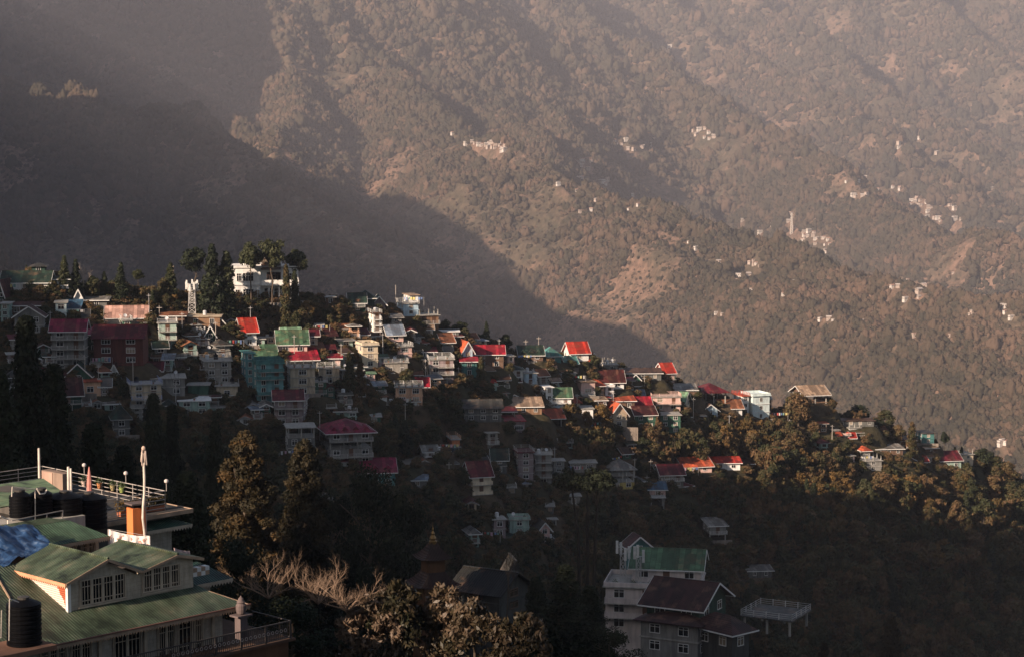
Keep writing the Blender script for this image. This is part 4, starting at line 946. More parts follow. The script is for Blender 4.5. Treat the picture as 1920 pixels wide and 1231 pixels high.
for (a0, a1, b0, b1), n, lit in IN_ZONES:
    c = 0; tr = 0
    while c < n and tr < n * 60:
        tr += 1
        px, py = rk.uniform(a0, a1), rk.uniform(b0, b1); w = rk.uniform(14, 34) * (0.8 if px > 1000 else 1); hgt = rk.choice([9, 10, 13, 20, 24, 30]) * (0.8 if px > 1000 else 1)
        if py < crest_py0(px) + 14: continue
        bad = False
        for (x0, yt, x1, yb, hy) in HOUSES:
            ox = min(px + w / 2, x1) - max(px - w / 2, x0); oy = min(py, yb) - max(py - hgt, yt - 8)
            if ox > w * 0.32 and oy > hgt * 0.38: bad = True; break
        if bad: continue
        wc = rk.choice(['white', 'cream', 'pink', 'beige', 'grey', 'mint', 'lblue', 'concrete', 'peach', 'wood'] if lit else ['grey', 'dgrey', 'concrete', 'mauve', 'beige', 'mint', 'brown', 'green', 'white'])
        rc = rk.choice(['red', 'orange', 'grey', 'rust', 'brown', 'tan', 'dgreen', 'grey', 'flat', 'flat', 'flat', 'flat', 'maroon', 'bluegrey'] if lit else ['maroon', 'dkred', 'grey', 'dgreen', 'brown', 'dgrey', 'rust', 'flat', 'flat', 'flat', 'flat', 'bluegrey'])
        best = min(BASE_H, key=lambda q: (q[0] / 2 + q[2] / 2 - px) ** 2 + (q[3] - py) ** 2)
        nm = NAMES[HOUSES.index(best)]
        side = 'left of' if px < (best[0] + best[2]) / 2 else 'right of'
        sh = nm.split()[:8]
        while sh[-1] in ('and', 'of', 'with', 'in', 'on', 'the', 'a', 'under', 'to', 'at', 'by', 'beside', 'below', 'its', 'behind', 'above', 'between', 'over'): sh = sh[:-1]
        lab = 'small %s-roofed %s house %s %s' % (RNAME[rc].replace(' ', '-'), WNAME[wc], side, ' '.join(sh))
        if lab in used: continue
        used.add(lab); c += 1
        kind = 'flat' if rc == 'flat' else rk.choice(['gable', 'gable', 'shed', 'hip'])
        rt = (rk.choice(['flat', 'terrace', 'parapet']), 'flat') if rc == 'flat' else (kind, rc)
        th = rk.choice([12, 20, 30, 38, 46]); sx = w * rk.uniform(0.2, 0.45)
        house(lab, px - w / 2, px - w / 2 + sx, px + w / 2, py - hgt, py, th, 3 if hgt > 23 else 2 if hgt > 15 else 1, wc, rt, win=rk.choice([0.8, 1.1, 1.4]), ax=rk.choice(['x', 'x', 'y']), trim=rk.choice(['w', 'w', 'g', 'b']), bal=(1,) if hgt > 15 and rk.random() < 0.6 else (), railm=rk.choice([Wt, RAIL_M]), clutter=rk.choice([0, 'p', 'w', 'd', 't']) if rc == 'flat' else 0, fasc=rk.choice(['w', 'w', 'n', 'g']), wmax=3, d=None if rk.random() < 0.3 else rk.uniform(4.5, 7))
# ------------------------------------------------------------------ lanes (levelled with the houses)
ROADS = []
def lane(pts, w):
    P3 = [hit(*p) for p in pts]; out = []
    for a, b in zip(P3[:-1], P3[1:]):
        n = max(1, int((b - a).length / 2.0))
        for i in range(n): out.append(a.lerp(b, i / n))
    out.append(P3[-1])
    for i, p in enumerate(out):
        q = out[min(i + 1, len(out) - 1)] - out[max(i - 1, 0)]
        PADS.append((p.x, p.y, 1.0, w / 2 - 0.6, math.atan2(q.y, q.x), p.z))
    ROADS.append((out, w))
lane([(700, 888), (745, 872), (790, 856), (830, 848), (868, 846)], 4.5)
lane([(925, 828), (980, 822), (1040, 815), (1085, 812)], 4.0)
lane([(330, 566), (365, 568), (410, 570)], 3.5)
lane([(1500, 888), (1535, 889), (1565, 890)], 2.5)
lane([(1100, 806), (1150, 806), (1200, 808)], 3.0)
# ------------------------------------------------------------------ the town hill, levelled under each house
gx = np.concatenate([np.arange(-902, -262, 8.0), np.arange(-260, 360, 2.2), np.arange(360, 900, 10.0)])
gy = np.concatenate([np.arange(-400, 300, 5.0), np.arange(300, 780, 2.2), np.arange(780, 1500, 10.0)])
def levelled(X, Y):
    h = ground_h(X, Y)
    for cx, cyy, hw, hd, a, z in sorted(PADS, key=lambda q: q[5]):
        ca, sa = math.cos(-a), math.sin(-a)
        lx = (X - cx) * ca - (Y - cyy) * sa; ly = (X - cx) * sa + (Y - cyy) * ca
        dd = np.hypot(np.maximum(np.abs(lx) - hw - 1.0, 0), np.maximum(np.abs(ly) - hd - 1.0, 0))
        w = np.clip(1 - dd / 5.0, 0, 1); w = w * w * (3 - 2 * w)
        h = h * (1 - w) + (z - 0.15) * w
    return h
GX, GY = np.meshgrid(gx, gy)
ground = put('ground', grid_mesh('ground', GX, GY, levelled(GX, GY), ground_mat()))
tag(ground, 'dark earthy slope of the town hill', None, None, 'structure')
# ------------------------------------------------------------------ trees: prototypes
def leaf_cloud(name, clumps, per, size, mat, seed, elong=1.0, droop=0.0, smin=0.55):
    "clumps: (x,y,z,r,tint); many small leaf sprays through each clump's volume"
    r = np.random.default_rng(seed)
    cl = np.asarray(clumps, dtype=float); k = len(cl)
    n = k * per
    ci = np.repeat(np.arange(k), per)
    d = r.normal(size=(n, 3)); d /= np.linalg.norm(d, axis=1)[:, None]
    rad = cl[ci, 3] * (smin + (1 - smin) * r.random(n) ** 0.6) * r.uniform(0.8, 1.15, n)
    c = cl[ci, :3] + d * rad[:, None] * [1, 1, 0.8]
    nrm = d + r.normal(size=(n, 3)) * 0.55; nrm /= np.linalg.norm(nrm, axis=1)[:, None]
    u = np.cross(nrm, r.normal(size=(n, 3))); u /= np.linalg.norm(u, axis=1)[:, None]
    if droop: u = u * (1 - droop) + np.array([0, 0, -1.0]) * droop; u /= np.linalg.norm(u, axis=1)[:, None]
    v = np.cross(nrm, u); v /= np.maximum(np.linalg.norm(v, axis=1), 1e-4)[:, None]
    s = size * r.uniform(0.6, 1.4, n)
    a = (u * s[:, None] * elong); b = v * s[:, None] * 0.62
    q = np.stack([c - a, c + b, c + a, c - b], 1).reshape(-1, 3)
    me = mesh_np(name, q, 4, np.arange(n * 4), mat)
    at = me.attributes.new('tint', 'FLOAT', 'POINT')
    at.data.foreach_set('value', np.repeat(np.clip(cl[ci, 4] + r.normal(size=n) * 0.15, 0, 1), 4).astype(np.float32))
    return me
BARK = wall_mat((0.10, 0.075, 0.055), 0.5)
PALEBARK = wall_mat((0.42, 0.34, 0.27), 0.4)
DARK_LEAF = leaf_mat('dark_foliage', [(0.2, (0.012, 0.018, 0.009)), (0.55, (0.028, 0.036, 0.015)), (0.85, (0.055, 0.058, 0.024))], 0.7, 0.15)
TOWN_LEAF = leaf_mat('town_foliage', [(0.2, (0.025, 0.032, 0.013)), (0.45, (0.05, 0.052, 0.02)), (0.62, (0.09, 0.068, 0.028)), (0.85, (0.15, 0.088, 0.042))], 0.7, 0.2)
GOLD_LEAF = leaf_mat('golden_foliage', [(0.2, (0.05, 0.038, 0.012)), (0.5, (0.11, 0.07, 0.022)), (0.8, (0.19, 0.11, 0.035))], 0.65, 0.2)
PALE_LEAF = leaf_mat('pale_twigs', [(0.2, (0.12, 0.08, 0.05)), (0.8, (0.24, 0.16, 0.10))], 0.8, 0.1)
FERN_LEAF = leaf_mat('rhododendron_leaves', [(0.2, (0.02, 0.022, 0.011)), (0.5, (0.05, 0.038, 0.021)), (0.85, (0.13, 0.088, 0.058))], 0.45, 0.15)
def trunk_mesh(name, H, r0, mat, seed=0, limbs=8, spread=1.6, lo=0.35, lean=0.04, r1=0.25):
    rnd = random.Random(seed); m = MB(); pts = []
    for i in range(7):
        t = i / 6; pts.append(Vector((rnd.uniform(-1, 1) * lean * H * t, rnd.uniform(-1, 1) * lean * H * t, H * t)))
    for i in range(6): m.tube(pts[i], pts[i + 1], r0 * (1 - (1 - r1) * i / 6), 7, r0 * (1 - (1 - r1) * (i + 1) / 6))
    for k in range(limbs):
        t = lo + (0.95 - lo) * k / max(1, limbs); i = min(5, int(t * 6)); p = pts[i].lerp(pts[i + 1], t * 6 - i)
        a = rnd.uniform(0, 6.28); L = spread * rnd.uniform(0.6, 1.1)
        q = p + Vector((math.cos(a) * L, math.sin(a) * L, L * rnd.uniform(0.2, 0.7)))
        m.tube(p, q, r0 * 0.28, 5, r0 * 0.1)
        m.tube(p.lerp(q, 0.6), p.lerp(q, 0.6) + Vector((rnd.uniform(-1, 1), rnd.uniform(-1, 1), 0.7)) * L * 0.45, r0 * 0.14, 4, r0 * 0.05)
    return m.mesh(name, mat)
def cone_clumps(H, R, n, seed, lo=0.12, power=0.75, cr=0.3, top=0.12):
    r = random.Random(seed); out = []
    for i in range(n):
        t = lo + (1 - lo) * (i + 0.5) / n
        rr = R * (((1 - t) / (1 - lo)) ** power + top * 0.5) * r.uniform(0.55, 1.05)
        a = i * 2.399 + r.uniform(-0.5, 0.5)
        c = cr * R * (0.55 + 0.9 * ((1 - t) / (1 - lo)) ** 0.6) * r.uniform(0.8, 1.25)
        rr = max(0, rr - c * 0.5)
        out.append((math.cos(a) * rr, math.sin(a) * rr, H * t, c, r.uniform(0.1, 0.9)))
    return out
def dome_clumps(H, R, n, seed, lo=0.35, cr=0.34, flat=0.6):
    r = random.Random(seed); out = []
    hz = H * (1 - lo) / 2; zc = H * lo + hz
    for i in range(n):
        z = r.uniform(-1, 1); a = i * 2.399 + r.uniform(-0.6, 0.6); q = math.sqrt(max(0, 1 - z * z)) * r.uniform(0.35, 1.0)
        c = cr * R * r.uniform(0.7, 1.3)
        out.append((math.cos(a) * (R - c * .6) * q, math.sin(a) * (R - c * .6) * q, zc + z * (hz - c * 0.5), c, r.uniform(0.1, 0.9)))
    return out
# each prototype: height in metres, [(part name, mesh)]
PT = {}
def proto(kind, H, trunk, crown, extra=None): PT.setdefault(kind, []).append((H, trunk, crown))
for s in range(3):
    cm = cone_clumps(20, 4.2, 46, s, 0.14, 0.62, 0.30); proto('cedar', 20, trunk_mesh('trunk', 18, 0.45, BARK, s, 6, 1.5), leaf_cloud('crown', cm, 90, 0.42, DARK_LEAF, s, 1.0, 0.2))
for s in range(2):
    cm = cone_clumps(20, 2.7, 44, 10 + s, 0.04, 0.45, 0.42); proto('cypress', 20, trunk_mesh('trunk', 18, 0.4, BARK, s, 3, 1.0), leaf_cloud('crown', cm, 90, 0.38, DARK_LEAF, 10 + s, 1.1, 0.35))
for s in range(2):
    cm = dome_clumps(18, 4.0, 34, 20 + s, 0.67, 0.36); cm = [(x, y, z, c, t) for x, y, z, c, t in cm if math.hypot(x, y) < 4.2 - max(0, z - 13.5) * 0.62]; cm = [(x * (1 + 0.35 * math.sin(3 * math.atan2(y, x) + s * 2 + z)), y * (1 + 0.3 * math.cos(2 * math.atan2(y, x) + z * 1.3)), z + 0.8 * math.sin(x * 2.1 + s), c * (0.75 + 0.5 * t), t) for x, y, z, c, t in cm]
    proto('pine', 18, trunk_mesh('trunk', 16, 0.32, BARK, s, 6, 1.6, 0.6), leaf_cloud('crown', cm, 110, 0.36, DARK_LEAF, 20 + s, 1.1))
for s in range(4):
    cm = dome_clumps(9, 4.0, 30, 30 + s, 0.22, 0.36); proto('broad', 9, trunk_mesh('trunk', 7, 0.22, BARK, s, 8, 2.0), leaf_cloud('crown', cm, 85, 0.36, TOWN_LEAF, 30 + s))
for s in range(3):
    cm = dome_clumps(10, 3.0, 26, 40 + s, 0.15, 0.40); proto('tall_broad', 10, trunk_mesh('trunk', 8, 0.2, BARK, s, 7, 1.4), leaf_cloud('crown', cm, 85, 0.34, TOWN_LEAF, 40 + s, 1.1, 0.3))
for s in range(2):
    cm = dome_clumps(9, 3.6, 30, 50 + s, 0.15, 0.34); proto('golden', 9, trunk_mesh('trunk', 7, 0.2, BARK, s, 8, 1.8), leaf_cloud('crown', cm, 80, 0.34, GOLD_LEAF, 50 + s, 1.1, 0.2))
def bamboo_mesh(seed):
    r = random.Random(seed); out = []
    for k in range(18):
        a = r.uniform(0, 6.28); L = r.uniform(7, 11); lean = r.uniform(0.8, 2.8)
        for i in range(6):
            t = 0.35 + 0.65 * i / 5; out.append((math.cos(a) * lean * t * t * 1.6, math.sin(a) * lean * t * t * 1.6, L * (t - 0.33 * t ** 3), 0.75 * (1.15 - t * 0.6), r.uniform(0.2, 1.0)))
    return out
for s in range(2):
    m = MB(); r = random.Random(s)
    for k in range(12):
        a = r.uniform(0, 6.28); q = Vector((math.cos(a) * 1.2, math.sin(a) * 1.2, r.uniform(5, 7))); m.tube((math.cos(a) * .3, math.sin(a) * .3, 0), q, 0.06, 5, 0.04)
    proto('bamboo', 8, m.mesh('trunk', BARK), leaf_cloud('crown', bamboo_mesh(60 + s), 26, 0.34, TOWN_LEAF, 60 + s, 1.5, 0.6, 0.2))
def branch_mesh(name, seed, H, mat, r0=0.12, depth=4, spread=0.75, kids=3):
    rnd = random.Random(seed); m = MB()
    def go(p, d, L, r, k):
        q = p + d * L; m.tube(p, q, r, 5 if k < 2 else 3, r * 0.62)
        if k >= depth: return
        for i in range(kids if k else kids + 1):
            nd = (d + Vector((rnd.uniform(-1, 1), rnd.uniform(-1, 1), rnd.uniform(-0.15, 0.8))) * spread).normalized()
            go(p.lerp(q, rnd.uniform(0.65, 1.0)), nd, L * rnd.uniform(0.55, 0.8), r * 0.6, k + 1)
    go(Vector((0, 0, 0)), Vector((0.05, 0, 1)), H * 0.36, r0, 0)
    return m.mesh(name, mat)
for s in range(2):
    proto('bare', 9, MB().tube((0, 0, 0), (0.1, 0, 1.5), 0.16, 6, 0.13).mesh('trunk', BARK), branch_mesh('crown', s, 9, PALEBARK, 0.14, 5, 0.7, 3))
def banana_mesh(seed):
    r = random.Random(seed); m = MB()
    for k in range(11):
        a = r.uniform(0, 6.28); L = r.uniform(1.6, 2.6); up = r.uniform(0.3, 1.3); d = Vector((math.cos(a), math.sin(a), 0)); s = Vector((-math.sin(a), math.cos(a), 0)); prev = None
        for i in range(6):
            t = i / 5; p = Vector((0, 0, 1.9)) + d * L * t + Vector((0, 0, up * L * (t - t * t * 0.9))); w = 0.28 * math.sin(math.pi * min(1, t * 0.9 + 0.1)) + 0.02
            cur = (p - s * w, p + s * w)
            if prev: m.poly([prev[0], prev[1], cur[1], cur[0]])
            prev = cur
    return m.mesh('crown', TOWN_LEAF)
proto('banana', 3.5, MB().tube((0, 0, 0), (0, 0, 2.0), 0.16, 6, 0.1).mesh('trunk', TOWN_LEAF), banana_mesh(3))
for s in range(2):
    cm = dome_clumps(3.0, 1.9, 12, 80 + s, 0.02, 0.45); proto('shrub', 3, trunk_mesh('trunk', 1.8, 0.08, BARK, s, 5, 0.8, 0.2), leaf_cloud('crown', cm, 70, 0.24, TOWN_LEAF, 80 + s))
TREE_COUNT = 0
def tree(kind, loc, H, label, rz=None, wide=1.0, variant=None, group=None, name=None, cat='tree', crown_mat=None):
    global TREE_COUNT
    TREE_COUNT += 1
    L = PT[kind]; H0, tm, cm = L[(TREE_COUNT if variant is None else variant) % len(L)]
    s = H / H0
    o = empty(name or {'cedar': 'cedar_tree', 'cypress': 'cypress_tree', 'pine': 'pine_tree', 'broad': 'broadleaf_tree', 'tall_broad': 'broadleaf_tree', 'golden': 'golden_tree', 'bamboo': 'bamboo_clump', 'bare': 'bare_tree', 'banana': 'banana_plant', 'shrub': 'shrub'}[kind], loc, random.uniform(0, 6.28) if rz is None else rz)
    o.scale = (s * wide, s * wide, s)
    a = put('trunk', tm, o); b = put('crown', cm, o)
    if crown_mat:
        b.material_slots[0].link = 'OBJECT'; b.material_slots[0].material = crown_mat
    tag(o, label, cat, group)
    return o
TREES = []
def ptree(kind, px, pyb, hpx, label, wide=1.0, variant=None, dz=0.5, Y=None, **k):
    "tree with its foot at photo pixel (px,pyb) on the hillside, hpx photo pixels tall"
    p = hit(px, pyb) if Y is None else P(px, pyb, Y)
    ppm = F / (p.y * cp - p.z * sp)
    TREES.append((px, pyb, hpx, p.y))
    return tree(kind, (p.x, p.y, p.z - dz), hpx / ppm, label, wide=wide, variant=variant, **k)
# crest and named trees
ptree('cedar', 122, 562, 84, 'twin-topped dark cedar beside the villa on the skyline, taller one', 0.9, 0)
ptree('cedar', 143, 562, 78, 'dark cedar just behind the villa end, next to a leafless tree', 0.85, 1)
ptree('bare', 158, 558, 72, 'leafless grey tree on the skyline right of the villa cedars', 0.8)
ptree('broad', 172, 560, 45, 'low loose dark tree between the leafless tree and a small cone-shaped cedar', 1.0)
ptree('cedar', 196, 556, 50, 'small cone-shaped cedar alone on the skyline', 1.0, 2)
ptree('cedar', 228, 568, 78, 'dark egg-shaped cedar on the skyline with bushes at its foot', 0.95, 1)
ptree('pine', 259, 552, 50, 'small round-topped pine on the skyline next to golden bushes', 1.1, 0)
ptree('cedar', 321, 566, 76, 'tall cedar directly behind the pale dead trunk', 0.95, 0)
ptree('broad', 308, 562, 44, 'dark bushy tree at the foot of the cedar with the dead trunk', 0.9)
ptree('pine', 366, 575, 110, 'round-crowned pine above the telecom mast', 1.1, 1)
ptree('cedar', 399, 602, 146, 'tall shaggy cedar between the mast and the white mansion', 0.85, 2)
ptree('cypress', 426, 604, 134, 'dense ivy-clad cypress standing before the mansion corner', 1.15, 0)
ptree('pine', 471, 578, 126, 'pine with a round top rising in front of the mansion drum', 0.85, 0)
ptree('pine', 511, 582, 132, 'taller round-topped pine in front of the mansion porch', 0.85, 1)
ptree('cypress', 537, 606, 112, 'brown ivy-wrapped trunk tree at the mansion right corner', 0.75, 1, crown_mat=TOWN_LEAF)
ptree('pine', 556, 574, 108, 'wide-headed pine last in the mansion row', 1.15, 0)
ptree('cypress', 553, 588, 82, 'dark narrow cypress beneath the wide-headed pine', 0.9, 0)
ptree('cedar', 50, 520, 26, 'tiny cedar tip showing above the long villa roof', 1.0, 1, Y=560)
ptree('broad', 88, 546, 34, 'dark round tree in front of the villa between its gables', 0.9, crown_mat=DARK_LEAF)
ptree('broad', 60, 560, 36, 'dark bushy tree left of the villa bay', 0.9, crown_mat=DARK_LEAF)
ptree('cedar', 655, 752, 96, 'big dark twin conifer in mid town, left stem', 0.75, 1, crown_mat=TOWN_LEAF)
ptree('cedar', 676, 756, 90, 'big dark twin conifer in mid town, right stem', 0.75, 2, crown_mat=TOWN_LEAF)
ptree('cedar', 912, 650, 50, 'pointed fir breaking the skyline above the crimson roof', 0.8, 0)
ptree('golden', 872, 650, 34, 'golden leafed tree on the crest behind the blue cottage', 0.9)
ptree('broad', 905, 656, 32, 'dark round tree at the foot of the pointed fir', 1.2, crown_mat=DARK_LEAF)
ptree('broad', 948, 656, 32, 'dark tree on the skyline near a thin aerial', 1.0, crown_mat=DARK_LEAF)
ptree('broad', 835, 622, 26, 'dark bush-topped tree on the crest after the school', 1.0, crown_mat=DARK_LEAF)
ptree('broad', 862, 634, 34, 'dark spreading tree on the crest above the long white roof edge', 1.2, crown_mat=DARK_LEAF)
ptree('cedar', 902, 738, 72, 'brown-tinged conifer below the crimson long roof', 0.9, 1, crown_mat=TOWN_LEAF)
ptree('bare', 880, 712, 44, 'leafless grey-brown tree against the teal house', 1.0)
ptree('bare', 802, 722, 52, 'bare tan tree before the house with two long balconies', 0.9)
ptree('broad', 1497, 800, 66, 'large round dark tree between the brown building and the tan pavilion', 1.15, 1)
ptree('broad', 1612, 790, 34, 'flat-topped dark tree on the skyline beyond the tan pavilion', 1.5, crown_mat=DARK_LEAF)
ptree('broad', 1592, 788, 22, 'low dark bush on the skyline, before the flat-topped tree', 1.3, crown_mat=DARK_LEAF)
ptree('tall_broad', 1660, 812, 46, 'leafy dark green tree with spiky top on the right skyline', 1.4, 1)
ptree('broad', 1640, 815, 34, 'dark mass of leaves below the spiky-topped tree', 1.4, crown_mat=DARK_LEAF)
ptree('cypress', 1709, 866, 78, 'dark columnar tree towering over the ramshackle tin roofs', 1.15, 1, crown_mat=TOWN_LEAF)
ptree('broad', 1684, 836, 42, 'brownish tree next to the dark columnar tree', 0.9)
ptree('pine', 1770, 862, 56, 'lollipop-shaped tree alone on the right skyline', 0.75, 0)
ptree('cedar', 1790, 864, 30, 'small dark tree right of the lollipop tree', 1.1, 0)
ptree('cedar', 1803, 866, 32, 'small pointed dark tree left of the cream concrete building', 1.1, 1)
ptree('broad', 1844, 884, 46, 'large dark tree at the end of the cream building', 1.2, 0, crown_mat=DARK_LEAF)
ptree('broad', 1868, 896, 44, 'round dark tree with brown crown near the photo edge', 1.1, 1)
ptree('broad', 1897, 914, 36, 'dark tree hugging the falling skyline', 1.4, 2, crown_mat=DARK_LEAF)
ptree('broad', 1918, 926, 32, 'last dark tree of the falling skyline', 1.4, 3, crown_mat=DARK_LEAF)
ptree('bare', 1554, 782, 34, 'small bare tree beside the tan pavilion', 0.9)
ptree('broad', 598, 568, 22, 'brown bush-topped tree on the crest behind the mansion garden', 1.3)
ptree('broad', 578, 572, 28, 'rusty round tree on the mansion slope', 1.1)
ptree('banana', 446, 602, 34, 'banana plant with splayed leaves above the red chalet', 1.3)
ptree('banana', 440, 606, 22, 'lower banana plant near the red chalet ridge', 1.3)
ptree('cedar', 1232, 830, 52, 'dark conifer by the dark green clapboard block', 0.9, 1, crown_mat=TOWN_LEAF)
ptree('broad', 1049, 762, 34, 'round dark tree before the deep green roof', 1.0, 2)
ptree('golden', 1068, 820, 66, 'tall thin golden tree beside the lane pavilion', 0.8, 0)
ptree('golden', 1128, 815, 62, 'pale-leaved tree in front of the beige gabled house', 0.9, 1)
ptree('golden', 1100, 818, 50, 'smaller pale-leaved tree against the white annex', 0.8, 0)
N_NAMED = len(TREES)
# ------------------------------------------------------------------ woods on the hillside
def blocked(px, pyb, hpx, wpx, Y, slack=0.35):
    for (x0, yt, x1, yb, hy) in HOUSES + EXTRA_RECTS:
        if Y > hy + 6: continue
        ox = min(px + wpx, x1) - max(px - wpx, x0); oy = min(pyb, yb) - max(pyb - hpx, yt - 14)
        if ox > 0 and oy > 0 and ox * oy > slack * 2 * wpx * hpx * 0.5: return True
        if ox > 2 and oy > 0.45 * (yb - yt): return True
    return False
EXTRA_RECTS = [(405, 500, 548, 572, 560), (345, 525, 375, 600, 560), (808, 838, 830, 862, 500), (930, 812, 1100, 830, 560), (368, 618, 382, 660, 560)]
def crest_py(px):
    return float(np.interp(px, CREST[:, 0], CREST[:, 1]))
ZONES = [  # name, px0, px1, py0, py1, n, hmin, hmax px, kinds, label, group
    ((556, 724, 588, 700), 34, 26, 44, ['broad', 'tall_broad', 'golden', 'tall_broad'], 'bushy tree in the sunlit grove between the mansion hill and mid town'),
    ((232, 420, 556, 600), 22, 16, 30, ['broad', 'golden', 'shrub', 'banana'], 'low garden tree on the bank below the skyline pines'),
    ((840, 1040, 690, 765), 26, 22, 42, ['broad', 'golden', 'tall_broad'], 'tree on the dark bank between crest houses and long slatted roof'),
    ((1010, 1480, 805, 880), 70, 34, 58, ['bamboo', 'tall_broad', 'broad', 'golden', 'bamboo'], 'feathery tree of the sunlit bank below the crest houses'),
    ((1290, 1600, 800, 960), 60, 32, 56, ['bamboo', 'golden', 'broad', 'tall_broad'], 'tall grassy tree on the golden slope under the white-cyan block'),
    ((1420, 1920, 870, 1080), 60, 34, 62, ['broad', 'tall_broad', 'golden', 'broad'], 'forest tree on the half-lit right slope'),
]
rz_ = random.Random(5)
placed = []
for (a0, a1, b0, b1), n, h0, h1, kinds, lab in ZONES:
    c = 0; tries = 0
    while c < n and tries < n * 40:
        tries += 1
        px = rz_.uniform(a0, a1); py = rz_.uniform(b0, b1); h = rz_.uniform(h0, h1); kd = rz_.choice(kinds)
        if py < crest_py(px) + 10: continue
        if any(abs(px - q[0]) < 11 and abs(py - q[1]) < 9 for q in placed): continue
        p = hit(px, py)
        if kd == 'banana' or kd == 'shrub': h *= 0.6
        if blocked(px, py, h, h * 0.3, p.y): continue
        placed.append((px, py)); c += 1
        ptree(kd, px, py, h, lab, wide=rz_.uniform(0.8, 1.15), dz=0.8, group=lab.replace('tree', 'trees', 1))
# the rest of the wood reads as one mass
def join_np(name, parts, mats):
    co = []; loops = []; starts = []; mi = []; off = 0; lo = 0; tint = []
    for me, k in parts:
        n = len(me.vertices); c = np.empty(n * 3, dtype=np.float32); me.vertices.foreach_get('co', c); co.append(c.reshape(-1, 3))
        l = np.empty(len(me.loops), dtype=np.int32); me.loops.foreach_get('vertex_index', l); loops.append(l + off)
        s = np.empty(len(me.polygons), dtype=np.int32); me.polygons.foreach_get('loop_start', s); starts.append(s + lo); mi.append(np.full(len(s), k, dtype=np.int32))
        t = np.full(n, 0.5, dtype=np.float32)
        if 'tint' in me.attributes: me.attributes['tint'].data.foreach_get('value', t)
        tint.append(t); off += n; lo += len(l)
    me = bpy.data.meshes.new(name); co = np.concatenate(co); loops = np.concatenate(loops); starts = np.concatenate(starts)
    me.vertices.add(len(co)); me.vertices.foreach_set('co', co.ravel()); me.loops.add(len(loops)); me.loops.foreach_set('vertex_index', loops)
    me.polygons.add(len(starts)); me.polygons.foreach_set('loop_start', starts)
    for m in mats: me.materials.append(m)
    me.polygons.foreach_set('material_index', np.concatenate(mi)); me.update(calc_edges=True)
    a = me.attributes.new('tint', 'FLOAT', 'POINT'); a.data.foreach_set('value', np.concatenate(tint))
    return me
wood_kinds = []
for kd in ('broad', 'tall_broad', 'cedar', 'bamboo'):
    for H0, tm, cm in PT[kd][:2]:
        me = join_np('wood_tree', [(tm, 0), (cm, 1)], [tm.materials[0], cm.materials[0]])
        me.transform(Matrix.Scale(1.0 / H0, 4)); wood_kinds.append(me)
wp, ws = [], []
rg = np.random.default_rng(3)
tries = 0
while len(wp) < 1500 and tries < 30000:
    tries += 1
    px = rg.uniform(-60, 1980); py = rg.uniform(560, 1300)
    if py < crest_py(px) + (6 if px > 1500 else 14): continue
    lower = py - crest_py(px)
    if px < 860 and lower < 190 and rg.random() < 0.8: continue
    p = hit(px, py)
    if abs(p.y - float(np.interp(px, CREST[:, 0], CREST[:, 2]))) < 1.5: continue
    Hm = rg.uniform(5, 10) if px < 1400 else rg.uniform(6, 12)
    hp = Hm * F / p.y
    if blocked(px, py, hp, hp * 0.3, p.y, 0.2): continue
    wp.append((p.x, p.y, p.z - 0.8)); w = rg.uniform(0.85, 1.25); ws.append((Hm * w, Hm * w, Hm))
scatter_object('hillside_woodland', wp, ws, rg.uniform(0, 6.28, len(wp)), wood_kinds, 'dark continuous woodland filling the slopes below the houses', DARK_LEAF)
# undergrowth between houses
sp_, ss = [], []
shr = [join_np('undergrowth_bush', [(tm, 0), (cm, 1)], [tm.materials[0], cm.materials[0]]) for H0, tm, cm in PT['shrub']]
n = 30000
pxs = rg.uniform(-80, 2000, n); ysf = rg.uniform(0, 1, n)
yc = np.interp(pxs, CREST[:, 0], CREST[:, 2]); Ys = 400 + (yc + 12 - 400) * ysf ** 0.7; xs = (pxs - 960) / F * Ys
ok = np.ones(n, dtype=bool)
for cx, cyy, hw, hd, a, z in PADS:
    ca, sa = math.cos(-a), math.sin(-a); lx = (xs - cx) * ca - (Ys - cyy) * sa; ly = (xs - cx) * sa + (Ys - cyy) * ca
    ok &= ~((np.abs(lx) < hw + 0.6) & (ly < hd + 0.6) & (ly > -hd - 2.2))
xs, Ys = xs[ok], Ys[ok]; zs = levelled(xs, Ys)
sz = rg.uniform(0.3, 1.15, len(xs))
scatter_object('hillside_undergrowth', np.stack([xs, Ys, zs - 0.3], -1), np.stack([sz, sz, sz * rg.uniform(0.5, 1.0, len(xs))], -1), rg.uniform(0, 6.28, len(xs)), shr, 'bushes and weeds covering the banks between the houses', TOWN_LEAF)
# ------------------------------------------------------------------ lanes
roadm = plain_mat((0.22, 0.19, 0.16), 0.9, 0.1, var=0.3, sc=0.6)
for pts, w in ROADS:
    V = []; 
    for i, p in enumerate(pts):
        t = pts[min(i + 1, len(pts) - 1)] - pts[max(i - 1, 0)]; t.z = 0; t.normalize(); n = Vector((-t.y, t.x, 0)) * w / 2
        V += [tuple(p - n + Vector((0, 0, 0.12))), tuple(p + n + Vector((0, 0, 0.12)))]
    k = len(pts); m = MB(); m.v = V + [(x, y, z - 0.9) for x, y, z in V]
    for i in range(k - 1):
        a = 2 * i; m.f.append((a, a + 2, a + 3, a + 1)); m.f.append((a, a + 2 * k, a + 2 * k + 2, a + 2)); m.f.append((a + 1, a + 3, a + 2 * k + 3, a + 2 * k + 1))
    tag(m.build('road', roadm), None, None, None, 'structure')
